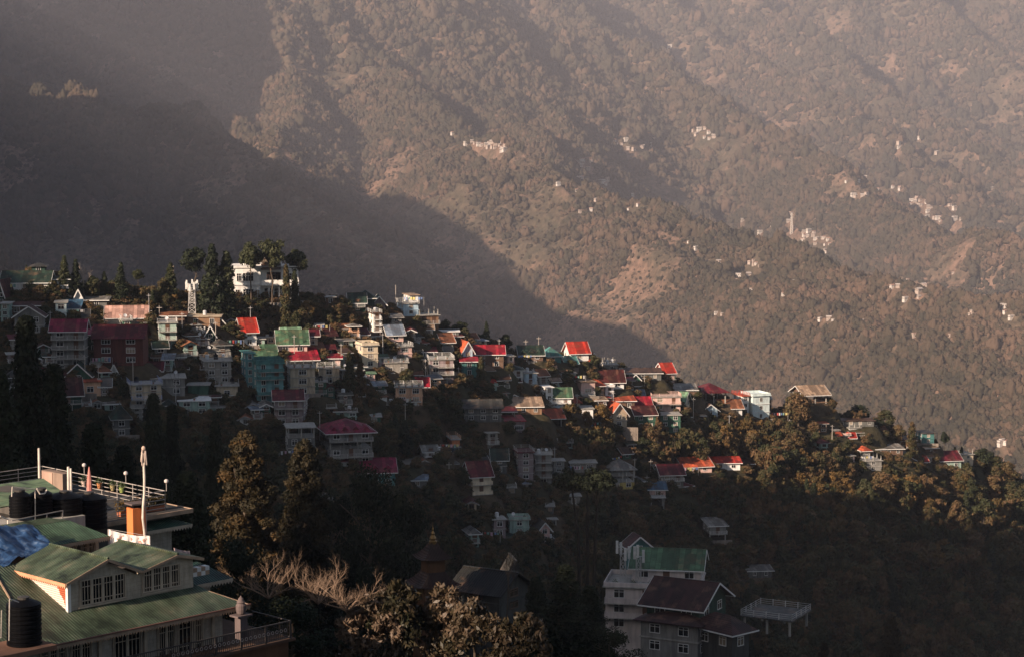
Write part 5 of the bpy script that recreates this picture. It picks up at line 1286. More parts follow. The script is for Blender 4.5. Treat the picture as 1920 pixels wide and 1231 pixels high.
# ------------------------------------------------------------------ white mansion
WM = wm('white')
mp = P(436, 565, 560); ppm0 = F / 564.0
man = empty('mansion', mp, math.radians(6)); man.scale = (1.2, 1.12, 1.2); tag(man, 'white art-deco mansion with curved rooftop storey among the tall conifers', 'mansion')
PADS_MAN = True
mb = MB().box(0, 6.4, 0, 10, -2.5, 7.6).box(6.4, 15.0, 1.2, 10, -2.5, 7.4).box(-1.0, 0, 2.0, 9, -2.5, 7.0)
mb.build('wall', WM, man)
MB().box(-0.35, 6.75, -0.35, 10.3, 7.6, 8.0).box(6.75, 15.3, 0.8, 10.3, 7.6, 7.9).build('parapet', WM, man)
MB().box(-0.25, 6.65, -0.25, 0, 3.6, 3.95).box(6.65, 15.2, -0.5, 1.2, 3.5, 3.75).build('ledge', WM, man)
dr = MB(); n = 20
ring = [(7.0 + 4.4 * math.cos(t), 6.0 - 3.6 * math.sin(t)) for t in [math.pi * i / n for i in range(n + 1)]]
ring = [(2.2, 8.5)] + [(x - 0.4, y) for x, y in reversed(ring)] + [(11.2, 8.5)]
dr.hexa([(x, y, 8.0) for x, y in ring], [(x, y, 10.1) for x, y in ring]); du = dr.build('drum', WM, man)
MB().hexa([(6.6 + (x - 6.6) * 1.07, 6 + (y - 6) * 1.07, 10.1) for x, y in ring], [(6.6 + (x - 6.6) * 1.07, 6 + (y - 6) * 1.07, 10.35) for x, y in ring]).build('cornice', WM, du)
for i, (x, y) in enumerate(ring[3:-3:3]):
    dx, dy = x - 6.6, y - 6; a = math.atan2(dy, dx)
    add_window(du, x + 0.04 * dx, y + 0.04 * dy, 8.7, a + math.pi / 2, 1.5, 0.9, 'b')
MB().lathe((9.0, 9.2, 8.0), [(2.0, 0), (2.0, 1.6), (1.5, 2.8), (0.7, 3.7), (0.1, 4.2), (0.05, 4.6)], 12).build('dome', roof_mat(RC['dgreen'], 0.2), man)
for (x, z, w, h) in ((1.5, 4.6, 0.9, 1.7), (3.6, 4.6, 2.3, 1.8), (3.6, 0.7, 2.3, 2.0), (1.2, 0.8, 0.9, 1.8), (5.7, 0.8, 0.9, 1.7)):
    add_window(man, x, 0, z, 0, w, h, 'w')
for z in (0.7, 4.5): add_window(man, -1.0, 4.0, z, -math.pi / 2, 0.9, 1.8, 'w')
for x in (8.0, 10.2, 12.6): add_window(man, x, 1.2, 0.5, 0, 1.5, 2.3, 'w')
add_window(man, 9.4, 1.2, 4.4, 0, 3.0, 2.0, 'b'); add_window(man, 13.2, 1.2, 4.4, 0, 1.6, 1.8, 'w')
bl = MB().box(6.4, 15.1, -0.1, 1.2, 3.76, 4.0).box(6.4, 15.1, -0.12, 0.06, 4.0, 4.8).build('balcony', WM, man)
for x in (8.3, 10.6, 12.8, 14.9): MB().box(x - 0.16, x + 0.16, 0.0, 0.32, -2.5, 3.5).build('column', WM, man)
MB().slab([(6.5, -0.6, 7.3), (11, -0.6, 7.3), (11, 3, 8.6), (6.5, 3, 8.6)], 0.12).build('porch_roof', roof_mat(RC['brown']), man)
MB().box(-2.6, 17.5, -2.2, 11, -3.2, -0.25).build('terrace_plinth', wm('orange' if 0 else 'concrete'), man)
wing = house('white turret wing of the mansion seen left of the cypress', 407, 411, 422, 526, 556, 18, 2, 'white', ('flat', 'white'), name='turret_wing', cat='turret', win=0.8, Y=566, d=5)
house('low open porch house joining the mansion right side', 528, 532, 548, 540, 562, 12, 1, 'white', ('shed', 'dgrey'), name='porch', cat='porch', open_=(0,), win=0, Y=560, d=6)
# ------------------------------------------------------------------ masts
STEEL = plain_mat((0.42, 0.40, 0.38), 0.5, 0.4, 0.0); PANELW = plain_mat((0.66, 0.64, 0.60), 0.5)
def lattice(name, base, H, wb, wt, label, cat, steps=8, arms=(), panels=None, bar=0.09, mat=STEEL):
    o = empty(name, base); tag(o, label, cat)
    c = lambda i, z: Vector(((wb + (wt - wb) * z / H) / 2 * (1 if i in (1, 2) else -1), (wb + (wt - wb) * z / H) / 2 * (1 if i in (2, 3) else -1), z))
    for i in range(4): MB().beam(c(i, 0), c(i, H), bar * 1.5).build('leg', mat, o)
    m = MB()
    for k in range(steps):
        z0, z1 = H * k / steps, H * (k + 1) / steps
        for i in range(4):
            j = (i + 1) % 4; m.beam(c(i, z0), c(j, z1), bar); m.beam(c(j, z0), c(i, z1), bar); m.beam(c(i, z1), c(j, z1), bar)
    m.build('bracing', mat, o)
    for z, L in arms: MB().beam((-L, 0, z), (L, 0, z), bar * 1.6).beam((-L, 0, z), (0, 0, z + L * 0.35), bar).beam((L, 0, z), (0, 0, z + L * 0.35), bar).build('cross_arm', mat, o)
    if panels:
        for k in range(panels[0]):
            a = 2 * math.pi * k / panels[0] + 0.3; R = panels[1]; z = H + panels[2] + (k % 3) * 0.5 - 1.2
            p = (math.cos(a) * R, math.sin(a) * R, z)
            MB().box(p[0] - 0.2, p[0] + 0.2, p[1] - 0.14, p[1] + 0.14, z, z + 2.0).beam((p[0], p[1], z + 1), (0, 0, z + 1), 0.07).build('antenna_panel', PANELW, o)
    return o
b = P(361, 594, 541); lattice('telecom_mast', b, 7.6, 2.0, 1.4, 'steel telecom mast crowned with white panels, on the stone platform roof', 'mast', 6, (), (9, 1.6, 0.4), 0.11)
b = P(374, 668, 530); lattice('telecom_mast', b, 6.0, 0.9, 0.7, 'second smaller telecom mast with a cluster of dangling white panels', 'mast', 6, (), (12, 1.5, 0.0), 0.1)
# ------------------------------------------------------------------ poles
POLEM = plain_mat((0.50, 0.44, 0.38), 0.7)
def pole(px, pyt, pyb, label, name='utility_pole', cat='pole', Y=None, r=0.12, mat=POLEM, arm=True):
    p = hit(px, pyb) if Y is None else P(px, pyb, Y); H = (pyb - pyt) * (p.y * cp - p.z * sp) / F
    o = MB().tube((0, 0, -2.0), (0, 0, H), r, 6, r * 0.7)
    o = o.build(name, mat, None, p); tag(o, label, cat)
    if arm: MB().box(-0.7, 0.7, -0.05, 0.05, H - 0.7, H - 0.58).build('cross_arm', mat, o)
    return o
pole(326, 498, 560, 'pale dead trunk standing straight before a cedar', 'dead_trunk', 'tree trunk', arm=False, r=0.3, mat=PALEBARK)
pole(742, 534, 556, 'thin white flagpole on the turret house', 'flagpole', 'pole', Y=586, arm=False, r=0.10)
for px, a_, b_, l in [(280, 578, 600, 'pale pole beside the orange-pillared house'), (299, 572, 598, 'slim pole behind the brown lean-to'), (944, 655, 694, 'white pole between crimson roof and round cottage'),
                      (936, 655, 700, 'bare metal pole in front of the crimson roof house'), (1208, 712, 742, 'wooden pole above the scarlet flat roof'), (1222, 700, 730, 'short pole by the lone red-roofed chalet'),
                      (1099, 692, 712, 'pipe standing on the salmon flat roof edge'), (1082, 750, 772, 'leaning grey pole by the white annex'), (185, 682, 720, 'lamp pole beside the twin-gabled cottage'),
                      (842, 865, 905, 'dark pole left of the cream villa'), (1114, 845, 866, 'white prayer flag pole by the long low white house'), (1220, 860, 888, 'thin pole behind the maroon roof with white balcony'),
                      (1213, 890, 912, 'street light left of the blue stilt hut'), (1233, 825, 860, 'tall pole in the sunlit bank'), (1606, 784, 802, 'white post beside the rooftop room of the concrete house'),
                      (1367, 735, 748, 'aerial on the red-balconied wing'), (986, 636, 652, 'thin aerial on the teal crest roofs'), (1010, 630, 655, 'slanting aerial above the teal hip roof'), (822, 600, 618, 'aerial at the end of the school roof'), (803, 598, 612, 'second aerial on the school roof')]:
    pole(px, a_, b_, l, r=0.09)
# prayer flags
def flag_string(a, b, n, label, sag=1.2, cols=None):
    m = MB(); fl = []
    L = [Vector(a).lerp(Vector(b), i / n) - Vector((0, 0, sag * 4 * (i / n) * (1 - i / n))) for i in range(n + 1)]
    for p, q in zip(L[:-1], L[1:]): m.tube(p, q, 0.02, 3)
    o = m.build('prayer_flags', plain_mat((0.3, 0.28, 0.25), 0.8)); tag(o, label, 'prayer flags')
    cols = cols or [(0.7, 0.68, 0.62), (0.5, 0.08, 0.06), (0.65, 0.62, 0.58), (0.12, 0.2, 0.4), (0.6, 0.45, 0.1)]
    for i in range(1, n):
        p = L[i]; MB().hexa([(p.x - .22, p.y - .01, p.z - .5), (p.x + .22, p.y - .01, p.z - .5), (p.x + .22, p.y + .02, p.z - .5), (p.x - .22, p.y + .02, p.z - .5)], [(p.x - .2, p.y - .01, p.z), (p.x + .2, p.y - .01, p.z), (p.x + .2, p.y + .02, p.z), (p.x - .2, p.y + .02, p.z)]).build('flag', plain_mat(cols[i % len(cols)], 0.8), o)
a = hit(1122, 870); b = hit(1168, 876)
flag_string(a + Vector((0, 0, 3.4)), b + Vector((0, 0, 3.8)), 12, 'string of pale prayer flags above the grey hip-roofed lodge')
# ------------------------------------------------------------------ cars
def car(px, py, rz, col, label):
    p = hit(px, py); o = empty('parked_car', p + Vector((0, 0, 0.15)), rz); tag(o, label, 'car', 'cars parked on the lane below the orange brick building')
    prof = [(-2.1, 0.35), (-2.1, 0.95), (-1.95, 1.05), (-1.75, 1.6), (0.35, 1.62), (1.0, 1.08), (2.0, 0.95), (2.15, 0.6), (2.15, 0.35)]
    m = MB(); k = len(prof)
    for s in (-0.85, 0.85): m.v += [(x, s * (0.86 if z > 1.2 else 1.0), z) for x, z in prof]
    m.f = [tuple(range(k)), tuple(reversed(range(k, 2 * k)))] + [(i, (i + 1) % k + 0, k + (i + 1) % k, k + i)[::-1] for i in range(k)]
    m.build('body', plain_mat(col, 0.25, 0.6, var=0.05), o)
    g = MB().box(-1.7, 0.35, -0.80, -0.765, 1.12, 1.5).box(-1.7, 0.35, 0.765, 0.80, 1.12, 1.5).hexa([(0.98, -0.62, 1.12), (1.02, -0.62, 1.12), (1.02, 0.62, 1.12), (0.98, 0.62, 1.12)], [(0.44, -0.6, 1.56), (0.48, -0.6, 1.56), (0.48, 0.6, 1.56), (0.44, 0.6, 1.56)])
    g.box(-1.93, -1.88, -0.6, 0.6, 1.12, 1.45); g.build('windows', GLASS, o)
    for x in (-1.35, 1.35):
        for y in (-0.86, 0.86):
            w = MB().tube((x, y - 0.1, 0.34), (x, y + 0.1, 0.34), 0.34, 14).build('wheel', TANKM, o)
            MB().tube((x, y - 0.115, 0.34), (x, y + 0.115, 0.34), 0.18, 10).build('rim', PANELW, w)
    for y in (-0.6, 0.6): MB().box(2.13, 2.19, y - 0.16, y + 0.16, 0.66, 0.82).build('headlight', PANELW, o)
    return o
car(817, 850, math.radians(200), (0.75, 0.75, 0.76), 'white hatchback on the lane in front of the orange brick building')
car(836, 848, math.radians(185), (0.03, 0.04, 0.06), 'dark car directly behind the white hatchback')
car(852, 847, math.radians(182), (0.08, 0.09, 0.10), 'grey car last in the row on the lane')
# ------------------------------------------------------------------ far mast and hamlets
b = mhit(1484, 440)
lattice('transmission_tower', b, 42, 5.2, 1.2, 'tall pale lattice tower on the far spur above a hamlet', 'tower', 10, ((33, 3.6), (38, 3)), None, 0.36, plain_mat((0.62, 0.56, 0.5), 0.6))
hm_w = plain_mat((0.42, 0.34, 0.29), 0.8, 0.2); hm_w2 = plain_mat((0.58, 0.52, 0.47), 0.8, 0.2); hm_r = plain_mat((0.42, 0.24, 0.18), 0.7); hm_r2 = plain_mat((0.5, 0.44, 0.40), 0.6)
def far_house(w, d, h, r, wmat, rmat):
    m = MB().box(-w / 2, w / 2, -d / 2, d / 2, -4, h); nb = len(m.f)
    m.slab([(-w / 2 - .6, -d / 2 - .6, h + .1), (w / 2 + .6, -d / 2 - .6, h + .1), (w / 2 + .6, 0, h + r), (-w / 2 - .6, 0, h + r)], 0.2)
    m.slab([(-w / 2 - .6, 0, h + r), (w / 2 + .6, 0, h + r), (w / 2 + .6, d / 2 + .6, h + .1), (-w / 2 - .6, d / 2 + .6, h + .1)], 0.2)
    nr = len(m.f); k = max(2, int(w / 3))
    for i in range(k):
        x = -w / 2 + w * (i + .5) / k; m.box(x - .6, x + .6, -d / 2 - .08, -d / 2 + .05, h * .35, h * .75); m.box(-w / 2 - .08, -w / 2 + .05, -d / 2 + d * (i + .5) / k - .5, -d / 2 + d * (i + .5) / k + .5, h * .35, h * .75)
    me = m.mesh('far_house', wmat); me.materials.append(rmat); me.materials.append(GLASS)
    me.polygons.foreach_set('material_index', [0] * nb + [1] * (nr - nb) + [2] * (len(m.f) - nr)); return me
FH = [far_house(9, 7, 4.5, 1.8, hm_w, hm_r2), far_house(7, 6, 4, 1.6, hm_w2, hm_r), far_house(11, 7, 6.5, 1.2, hm_w2, hm_r2), far_house(8, 7, 5, 0.5, hm_w, hm_r)]
for p, kf, rzf, sf, lab in HAMLET:
    o = put('far_house', FH[kf], None, p + Vector((0, 0, 3.0 * sf)), rzf); o.scale = (sf, sf, sf)
    tag(o, 'tiny pale house of ' + lab, 'house', 'houses of ' + lab)
# ------------------------------------------------------------------ walls, steps, wires and washing between the houses
rl_ = random.Random(77)
def near_name(px, py, n=8):
    i = min(range(len(HOUSES)), key=lambda q: (HOUSES[q][0] / 2 + HOUSES[q][2] / 2 - px) ** 2 + (HOUSES[q][3] - py) ** 2 * 1.5 if not NAMES[q].startswith('small ') else 1e12)
    w = NAMES[i].split()[:n]
    while w[-1] in ('and', 'of', 'with', 'in', 'on', 'the', 'a', 'under', 'to', 'at', 'by', 'beside', 'below', 'its', 'behind', 'above', 'between', 'over', 'one', 'little'): w = w[:-1]
    return ' '.join(w)
seen = set()
STONE = wall_mat((0.24, 0.20, 0.165), 0.5)
for i in range(0, len(BASE_H), 4):
    x0, yt, x1, yb, hy = BASE_H[i]
    if hy < 420 or NAMES[i].split()[0] in ('open',): continue
    px = (x0 + x1) / 2; lab = near_name(px, yb)
    if lab in seen: continue
    seen.add(lab); p = hit(px, yb + 3); ppm = F / p.y; w = (x1 - x0) / ppm * rl_.uniform(0.9, 1.6); h_ = rl_.uniform(1.0, 2.0)
    m = MB().box(-w / 2, w / 2, -0.25, 0.25, -3, h_ * 0.6)
    for k in range(int(w / 2.2)): m.box(-w / 2 + k * 2.2, -w / 2 + k * 2.2 + 0.3, -0.4, -0.26, -3, h_ * 0.6 - 0.15)
    o = m.build('retaining_wall', STONE, None, (p.x, p.y - 1.2, p.z), rl_.uniform(-0.1, 0.35)); tag(o, 'stone retaining wall under ' + lab, 'wall', 'retaining walls between the houses')
for i in range(2, len(BASE_H), 9):
    x0, yt, x1, yb, hy = BASE_H[i]
    if hy < 420: continue
    px = x1 + 3; lab = near_name(px, yb); p = hit(px, yb + 6); q = hit(px + 4, yb - 8); d = q - p; d.z = max(d.z, 1.5); n = max(5, int(d.z / 0.2)); m = MB()
    if d.length > 16 or 's' + lab in seen: continue
    seen.add('s' + lab)
    for k in range(n): t0 = k / n; c = p + d * t0; m.box(c.x - p.x - 0.7, c.x - p.x + 0.7, c.y - p.y, c.y - p.y + max(0.28, abs(d.y) / n + 0.02), c.z - p.z - 1.2, c.z - p.z + 0.12)
    o = m.build('stairway', CONC, None, p + Vector((0, 0, 0.2))); tag(o, 'narrow concrete steps climbing beside ' + lab, 'steps', 'steps between the houses')
cl_cols = [(0.6, 0.58, 0.55), (0.45, 0.08, 0.07), (0.15, 0.22, 0.4), (0.6, 0.5, 0.2), (0.5, 0.3, 0.35), (0.2, 0.35, 0.3)]
for i in range(1, len(BASE_H), 7):
    x0, yt, x1, yb, hy = BASE_H[i]
    if hy < 420: continue
    lab = near_name((x0 + x1) / 2, yb)
    if 'w' + lab in seen: continue
    seen.add('w' + lab); p = hit(x0 + 1, yb + 2); L = rl_.uniform(4, 7); o = empty('washing_line', p + Vector((0, -1.6, 0.2)), rl_.uniform(-0.2, 0.4)); tag(o, 'washing line of coloured clothes by ' + lab, 'washing line', 'washing lines in the town')
    MB().tube((0, 0, -0.5), (0, 0, 2.0), 0.05, 5).tube((L, 0, -0.5), (L, 0, 2.0), 0.05, 5).tube((0, 0, 1.95), (L, 0, 1.95), 0.02, 3).build('line', STEEL, o)
    x = 0.4
    while x < L - 0.6: w = rl_.uniform(0.3, 0.7); MB().box(x, x + w, -0.02, 0.02, 1.93 - rl_.uniform(0.5, 1.0), 1.93).build('garment', plain_mat(cl_cols[rl_.randrange(6)], 0.9), o); x += w + rl_.uniform(0.1, 0.5)
POLE_TOPS = [(280, 578), (342, 600), (405, 628), (470, 590), (552, 640), (640, 660), (718, 640), (798, 690), (860, 700), (936, 655), (1000, 700), (1082, 750), (1150, 745), (1208, 712), (1300, 760), (1367, 790), (1480, 790), (1560, 800), (95, 600), (160, 690), (250, 700), (330, 740), (600, 800), (760, 780), (1040, 850), (1190, 870)]
tops = []
for k, (px, py) in enumerate(POLE_TOPS):
    p = hit(px, py + 34); ppm = F / p.y; H = rl_.uniform(6.5, 8.5); lab = near_name(px, py + 34, 7)
    o = MB().tube((0, 0, -1), (0, 0, H), 0.11, 6, 0.08).build('utility_pole', POLEM if k % 3 else STEEL, None, p); MB().box(-0.6, 0.6, -0.05, 0.05, H - 0.5, H - 0.4).build('cross_arm', STEEL, o)
    tag(o, 'utility pole %d wires lead to, by %s' % (2, lab) if 0 else 'grey utility pole with crossbar near ' + lab, 'pole', 'utility poles of the town'); tops.append((px, p + Vector((0, 0, H - 0.4)), lab))
for (a, pa, la_), (b_, pb_, lb_) in zip(sorted(tops, key=lambda q: q[0])[:-1], sorted(tops, key=lambda q: q[0])[1:]):
    if (pb_ - pa).length > 60: continue
    m = MB()
    for dx in (-0.5, 0.5):
        L = [pa.lerp(pb_, t / 8) + Vector((dx, 0, -1.1 * 4 * (t / 8) * (1 - t / 8))) for t in range(9)]
        for u, v in zip(L[:-1], L[1:]): m.tube(u, v, 0.025, 3)
    tag(m.build('power_line', TANKM), 'sagging wires running from pole near ' + ' '.join(la_.split()[:6]).rstrip(), 'wire', 'wires of the town')
# ------------------------------------------------------------------ foreground house (local axes: x along the window wall, y into the house)
FC = P(128, 1146, 104); FA = math.radians(46)
FM = Matrix.Translation(FC) @ Matrix.Rotation(FA, 4, 'Z'); FI = FM.inverted(); FO = FI @ Vector((0, 0, 0))
def fy(px, py, y):
    d = FI.to_3x3() @ Vector(ray(px, py)); return FO + d * ((y - FO.y) / d.y)
def fxx(px, py, x):
    d = FI.to_3x3() @ Vector(ray(px, py)); return FO + d * ((x - FO.x) / d.x)
def fz(px, py, z):
    d = FI.to_3x3() @ Vector(ray(px, py)); return FO + d * ((z - FO.z) / d.z)
def at_f(p): return FM @ Vector(p)
def board_mat(c, step=0.22):
    m, t, b = nt('weatherboard', 0.75, 0.2)
    w = t.nodes.new('ShaderNodeTexWave'); w.wave_type = 'BANDS'; w.bands_direction = 'Z'; w.wave_profile = 'SAW'; w.inputs['Scale'].default_value = 0.314 / step
    tc = t.nodes.new('ShaderNodeTexCoord'); t.links.new(tc.outputs['Object'], w.inputs['Vector'])
    n = noise(t, 1.2, 5); n2 = noise(t, 6.0, 4, vec=stretch(t, 1, 1, 0.2))
    r = ramp(t, [(0.35, tuple(x * 0.72 for x in c)), (0.6, c)]); t.links.new(n.outputs[0], r.inputs[0])
    r2 = ramp(t, [(0.3, (0.78, 0.76, 0.72)), (0.6, (1.05, 1.05, 1.05))]); t.links.new(n2.outputs[0], r2.inputs[0])
    r3 = ramp(t, [(0.0, (0.55, 0.55, 0.55)), (0.08, (1, 1, 1))]); t.links.new(w.outputs['Fac'], r3.inputs[0])
    t.links.new(mixc(t, 1.0, mixc(t, 1.0, r.outputs[0], r2.outputs[0], 'MULTIPLY'), r3.outputs[0], 'MULTIPLY'), b.inputs['Base Color'])
    add_bump(t, b, w.outputs['Fac'], 0.5, 0.02)
    return m
def old_green(axis, pitch=0.17, c=(0.072, 0.10, 0.06)):
    m, t, b = nt('painted_tin', 0.55, 0.3)
    w = t.nodes.new('ShaderNodeTexWave'); w.wave_type = 'BANDS'; w.bands_direction = axis; w.inputs['Scale'].default_value = 0.314 / pitch
    tc = t.nodes.new('ShaderNodeTexCoord'); t.links.new(tc.outputs['Object'], w.inputs['Vector'])
    st = (0.2, 1.6, 1) if axis == 'Y' else (1.6, 0.2, 1)
    n = noise(t, 1.0, 6, vec=stretch(t, *st)); n2 = noise(t, 0.8, 6); n3 = noise(t, 7.0, 3)
    r = ramp(t, [(0.36, tuple(x * 0.3 for x in c)), (0.43, tuple(x * 0.75 for x in c)), (0.52, c), (0.62, (c[0] * 1.5, c[1] * 1.25, c[2] * 1.35)), (0.74, (0.2, 0.19, 0.13))])
    t.links.new(n2.outputs[0], r.inputs[0])
    r2 = ramp(t, [(0.38, (0.62, 0.6, 0.55)), (0.56, (1.1, 1.1, 1.1))]); t.links.new(n.outputs[0], r2.inputs[0])
    r3 = ramp(t, [(0.62, (1, 1, 1)), (0.72, (1.2, 0.75, 0.5))]); t.links.new(n3.outputs[0], r3.inputs[0])
    r4 = ramp(t, [(0.1, (0.45, 0.45, 0.45)), (0.6, (1, 1, 1))]); t.links.new(w.outputs['Fac'], r4.inputs[0])  # shade of the corrugation grooves put into the colour
    o = mixc(t, 1.0, mixc(t, 1.0, r.outputs[0], r2.outputs[0], 'MULTIPLY'), mixc(t, 1.0, r3.outputs[0], r4.outputs[0], 'MULTIPLY'), 'MULTIPLY')
    t.links.new(o, b.inputs['Base Color']); add_bump(t, b, w.outputs['Fac'], 0.9, 0.025)
    return m
def dark_glass():
    m, t, b = nt('dark_glass', 0.1, 0.5); b.inputs['Base Color'].default_value = (0.012, 0.012, 0.012, 1); return m
GLASS_F = dark_glass()
BOARD = board_mat((0.43, 0.37, 0.29)); BOARDB = board_mat((0.40, 0.36, 0.30))
CHEEK = None
def cheek_mat():
    m, t, b = nt('peeling_sheet_wall', 0.6, 0.3)
    w = t.nodes.new('ShaderNodeTexWave'); w.wave_type = 'BANDS'; w.bands_direction = 'Z'; w.inputs['Scale'].default_value = 0.314 / 0.11
    tc = t.nodes.new('ShaderNodeTexCoord'); t.links.new(tc.outputs['Object'], w.inputs['Vector'])
    n = noise(t, 1.3, 5)
    sx = t.nodes.new('ShaderNodeSeparateXYZ'); t.links.new(tc.outputs['Object'], sx.inputs[0])
    ma = t.nodes.new('ShaderNodeMath'); ma.operation = 'MULTIPLY_ADD'; ma.inputs[1].default_value = 0.5; t.links.new(sx.outputs['Y'], ma.inputs[0]); t.links.new(n.outputs[0], ma.inputs[2])
    mb_ = t.nodes.new('ShaderNodeMath'); mb_.operation = 'MULTIPLY_ADD'; mb_.inputs[1].default_value = -0.35; t.links.new(sx.outputs['Z'], mb_.inputs[0]); t.links.new(ma.outputs[0], mb_.inputs[2])
    r = ramp(t, [(0.50, (0.42, 0.10, 0.045)), (0.53, (0.72, 0.58, 0.50))]); t.links.new(mb_.outputs[0], r.inputs[0])
    r4 = ramp(t, [(0.1, (0.55, 0.55, 0.55)), (0.5, (1, 1, 1))]); t.links.new(w.outputs['Fac'], r4.inputs[0])
    t.links.new(mixc(t, 1.0, r.outputs[0], r4.outputs[0], 'MULTIPLY'), b.inputs['Base Color']); add_bump(t, b, w.outputs['Fac'], 0.8, 0.02)
    return m
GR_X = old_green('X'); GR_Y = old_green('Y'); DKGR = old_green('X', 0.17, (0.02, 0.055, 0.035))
CORAL = plain_mat((0.62, 0.28, 0.16), 0.7, var=0.2); CREAMT = plain_mat((0.40, 0.33, 0.25), 0.7, var=0.25); TANT = plain_mat((0.36, 0.25, 0.17), 0.75, var=0.3)
def zigzag(a, b, h, tooth, mat, parent, name='fascia', t=0.03, out=Vector((0, -1, 0))):
    "valance board from a to b with a toothed lower edge"
    a = Vector(a); b = Vector(b); L = (b - a).length; n = max(1, int(L / tooth)); m = MB(); o = Vector(out) * t
    m.hexa([a, b, b + o, a + o], [p + Vector((0, 0, h)) for p in (a, b, b + o, a + o)])
    for i in range(n):
        p = a.lerp(b, i / n); q = a.lerp(b, (i + 1) / n); c = p.lerp(q, 0.5) - Vector((0, 0, tooth * 0.8))
        k = len(m.v); m.v += [tuple(p), tuple(q), tuple(c), tuple(p + o), tuple(q + o), tuple(c + o)]; m.f += [(k, k + 1, k + 2), (k + 3, k + 5, k + 4), (k, k + 2, k + 5, k + 3), (k + 1, k + 4, k + 5, k + 2)]
    return m.build(name, mat, parent)
def casement(parent, x, y, z, w, h, n, mat=CREAMT, ang=0, trans=0.25):
    "row of n tall casements with transom lights; frame object with a pane child"
    m = MB(); t = 0.06
    m.box(0, w, -0.08, 0.03, -t, 0).box(0, w, -0.08, 0.03, h, h + t).box(-t, 0, -0.08, 0.03, -t, h + t).box(w, w + t, -0.08, 0.03, -t, h + t)
    for i in range(1, n): X = w * i / n; m.box(X - 0.05, X + 0.05, -0.078, 0.03, 0, h)
    for i in range(n):
        A, B = w * i / n + 0.05, w * (i + 1) / n - 0.05
        m.box(A, A + 0.04, -0.06, 0.02, 0.0, h).box(B - 0.04, B, -0.06, 0.02, 0.0, h)
        for q in (1 / 3, 2 / 3): X = A + (B - A) * q; m.box(X - 0.015, X + 0.015, -0.05, 0.02, 0.0, h)
        for zz in (h * (1 - trans), h * 0.16): m.box(A + 0.04, B - 0.04, -0.052, 0.02, zz - 0.02, zz + 0.02)
    o = m.build('window', mat, parent, (x, y, z), ang); MB().box(0, w, -0.015, 0.02, 0, h).build('pane', GLASS_F, o)
    return o
FHO = empty('green_roofed_house', FC, FA); tag(FHO, 'big cream weatherboard house with green tin roofs and casement dormers, closest building', 'house')
# dormer walls
m = MB(); X1, X2, XE = 4.35, 6.6, 8.0
front = [(0, 0, -0.3), (XE, 0, -0.3), (XE, 0, 1.62), (X2 + 0.1, 0, 1.9), (X1, 0, 1.25), (2.25, 0, 2.3), (0, 0, 1.55)]
m.hexa([], []) if 0 else None
k = len(front); m.v = [tuple(p) for p in front] + [(p[0], 0.12, p[2]) for p in front]; m.f = [tuple(range(k)), tuple(reversed(range(k, 2 * k)))] + [(i, i + k, (i + 1) % k + k, (i + 1) % k) for i in range(k)]
m.box(XE - 0.12, XE, 0.12, 5.0, -0.3, 1.6)
m.build('dormer_wall', BOARD, FHO)
MB().hexa([(0, 0.12, -0.3), (0.1, 0.12, -0.3), (0.1, 5.0, -0.3), (0, 5.0, -0.3)], [(0, 0.12, 1.54), (0.1, 0.12, 1.54), (0.1, 5.0, 1.56), (0, 5.0, 1.56)]).build('cheek_wall', cheek_mat(), FHO)
MB().box(-0.06, 0.14, -0.07, 0.13, -0.2, 1.5).build('corner_post', WHITE_TRIM, FHO)
casement(FHO, 0.75, 0, 0.22, 2.75, 1.25, 4); casement(FHO, 4.7, 0, 0.28, 2.35, 1.15, 4)
MB().box(0.6, 3.7, -0.1, 0, 0.05, 0.14).box(4.55, 7.2, -0.1, 0, 0.1, 0.19).build('sill', CREAMT, FHO)
def fslab(name, pts, mat, th=0.05): return MB().slab(pts, th).build(name, mat, FHO)
O_ = 0.32
# dormer roofs: first gable then second
r1 = MB().slab([(-0.3, 5.1, 1.58), (-0.3, -O_, 1.58), (2.3, -O_, 2.47), (2.3, 5.1, 2.47)], 0.05).slab([(2.3, 5.1, 2.47), (2.3, -O_, 2.47), (4.42, -O_, 1.52), (4.42, 5.1, 1.52)], 0.05).build('dormer_roof', GR_Y, FHO)
r2 = MB().slab([(4.44, 5.1, 1.50), (4.44, -O_, 1.50), (6.75, -O_, 2.04), (6.75, 5.1, 2.04)], 0.05).slab([(6.75, 5.1, 2.04), (6.75, -O_, 2.04), (8.5, -O_, 1.60), (8.5, 5.1, 1.60)], 0.05).build('dormer_roof', GR_Y, FHO)
for r_, x, z in ((r1, 2.3, 2.5), (r2, 6.75, 2.07)): MB().tube((x, -O_ - 0.03, z), (x, 5.1, z), 0.07, 6).build('ridge_cap', GR_Y, r_)
for r_, pts in ((r1, [(-0.3, 1.5), (2.3, 2.39), (4.42, 1.44)]), (r2, [(4.44, 1.42), (6.75, 1.96), (8.5, 1.52)])):
    bm_ = MB(); [bm_.beam((p[0], -O_ - 0.02, p[1]), (q[0], -O_ - 0.02, q[1]), 0.04, 0.14) for p, q in zip(pts[:-1], pts[1:])]; bm_.build('barge_board', TANT, r_)
zigzag((-0.33, 5.1, 1.42), (-0.33, -O_, 1.42), 0.14, 0.16, CORAL, r1, 'valance', 0.03, (-1, 0, 0))
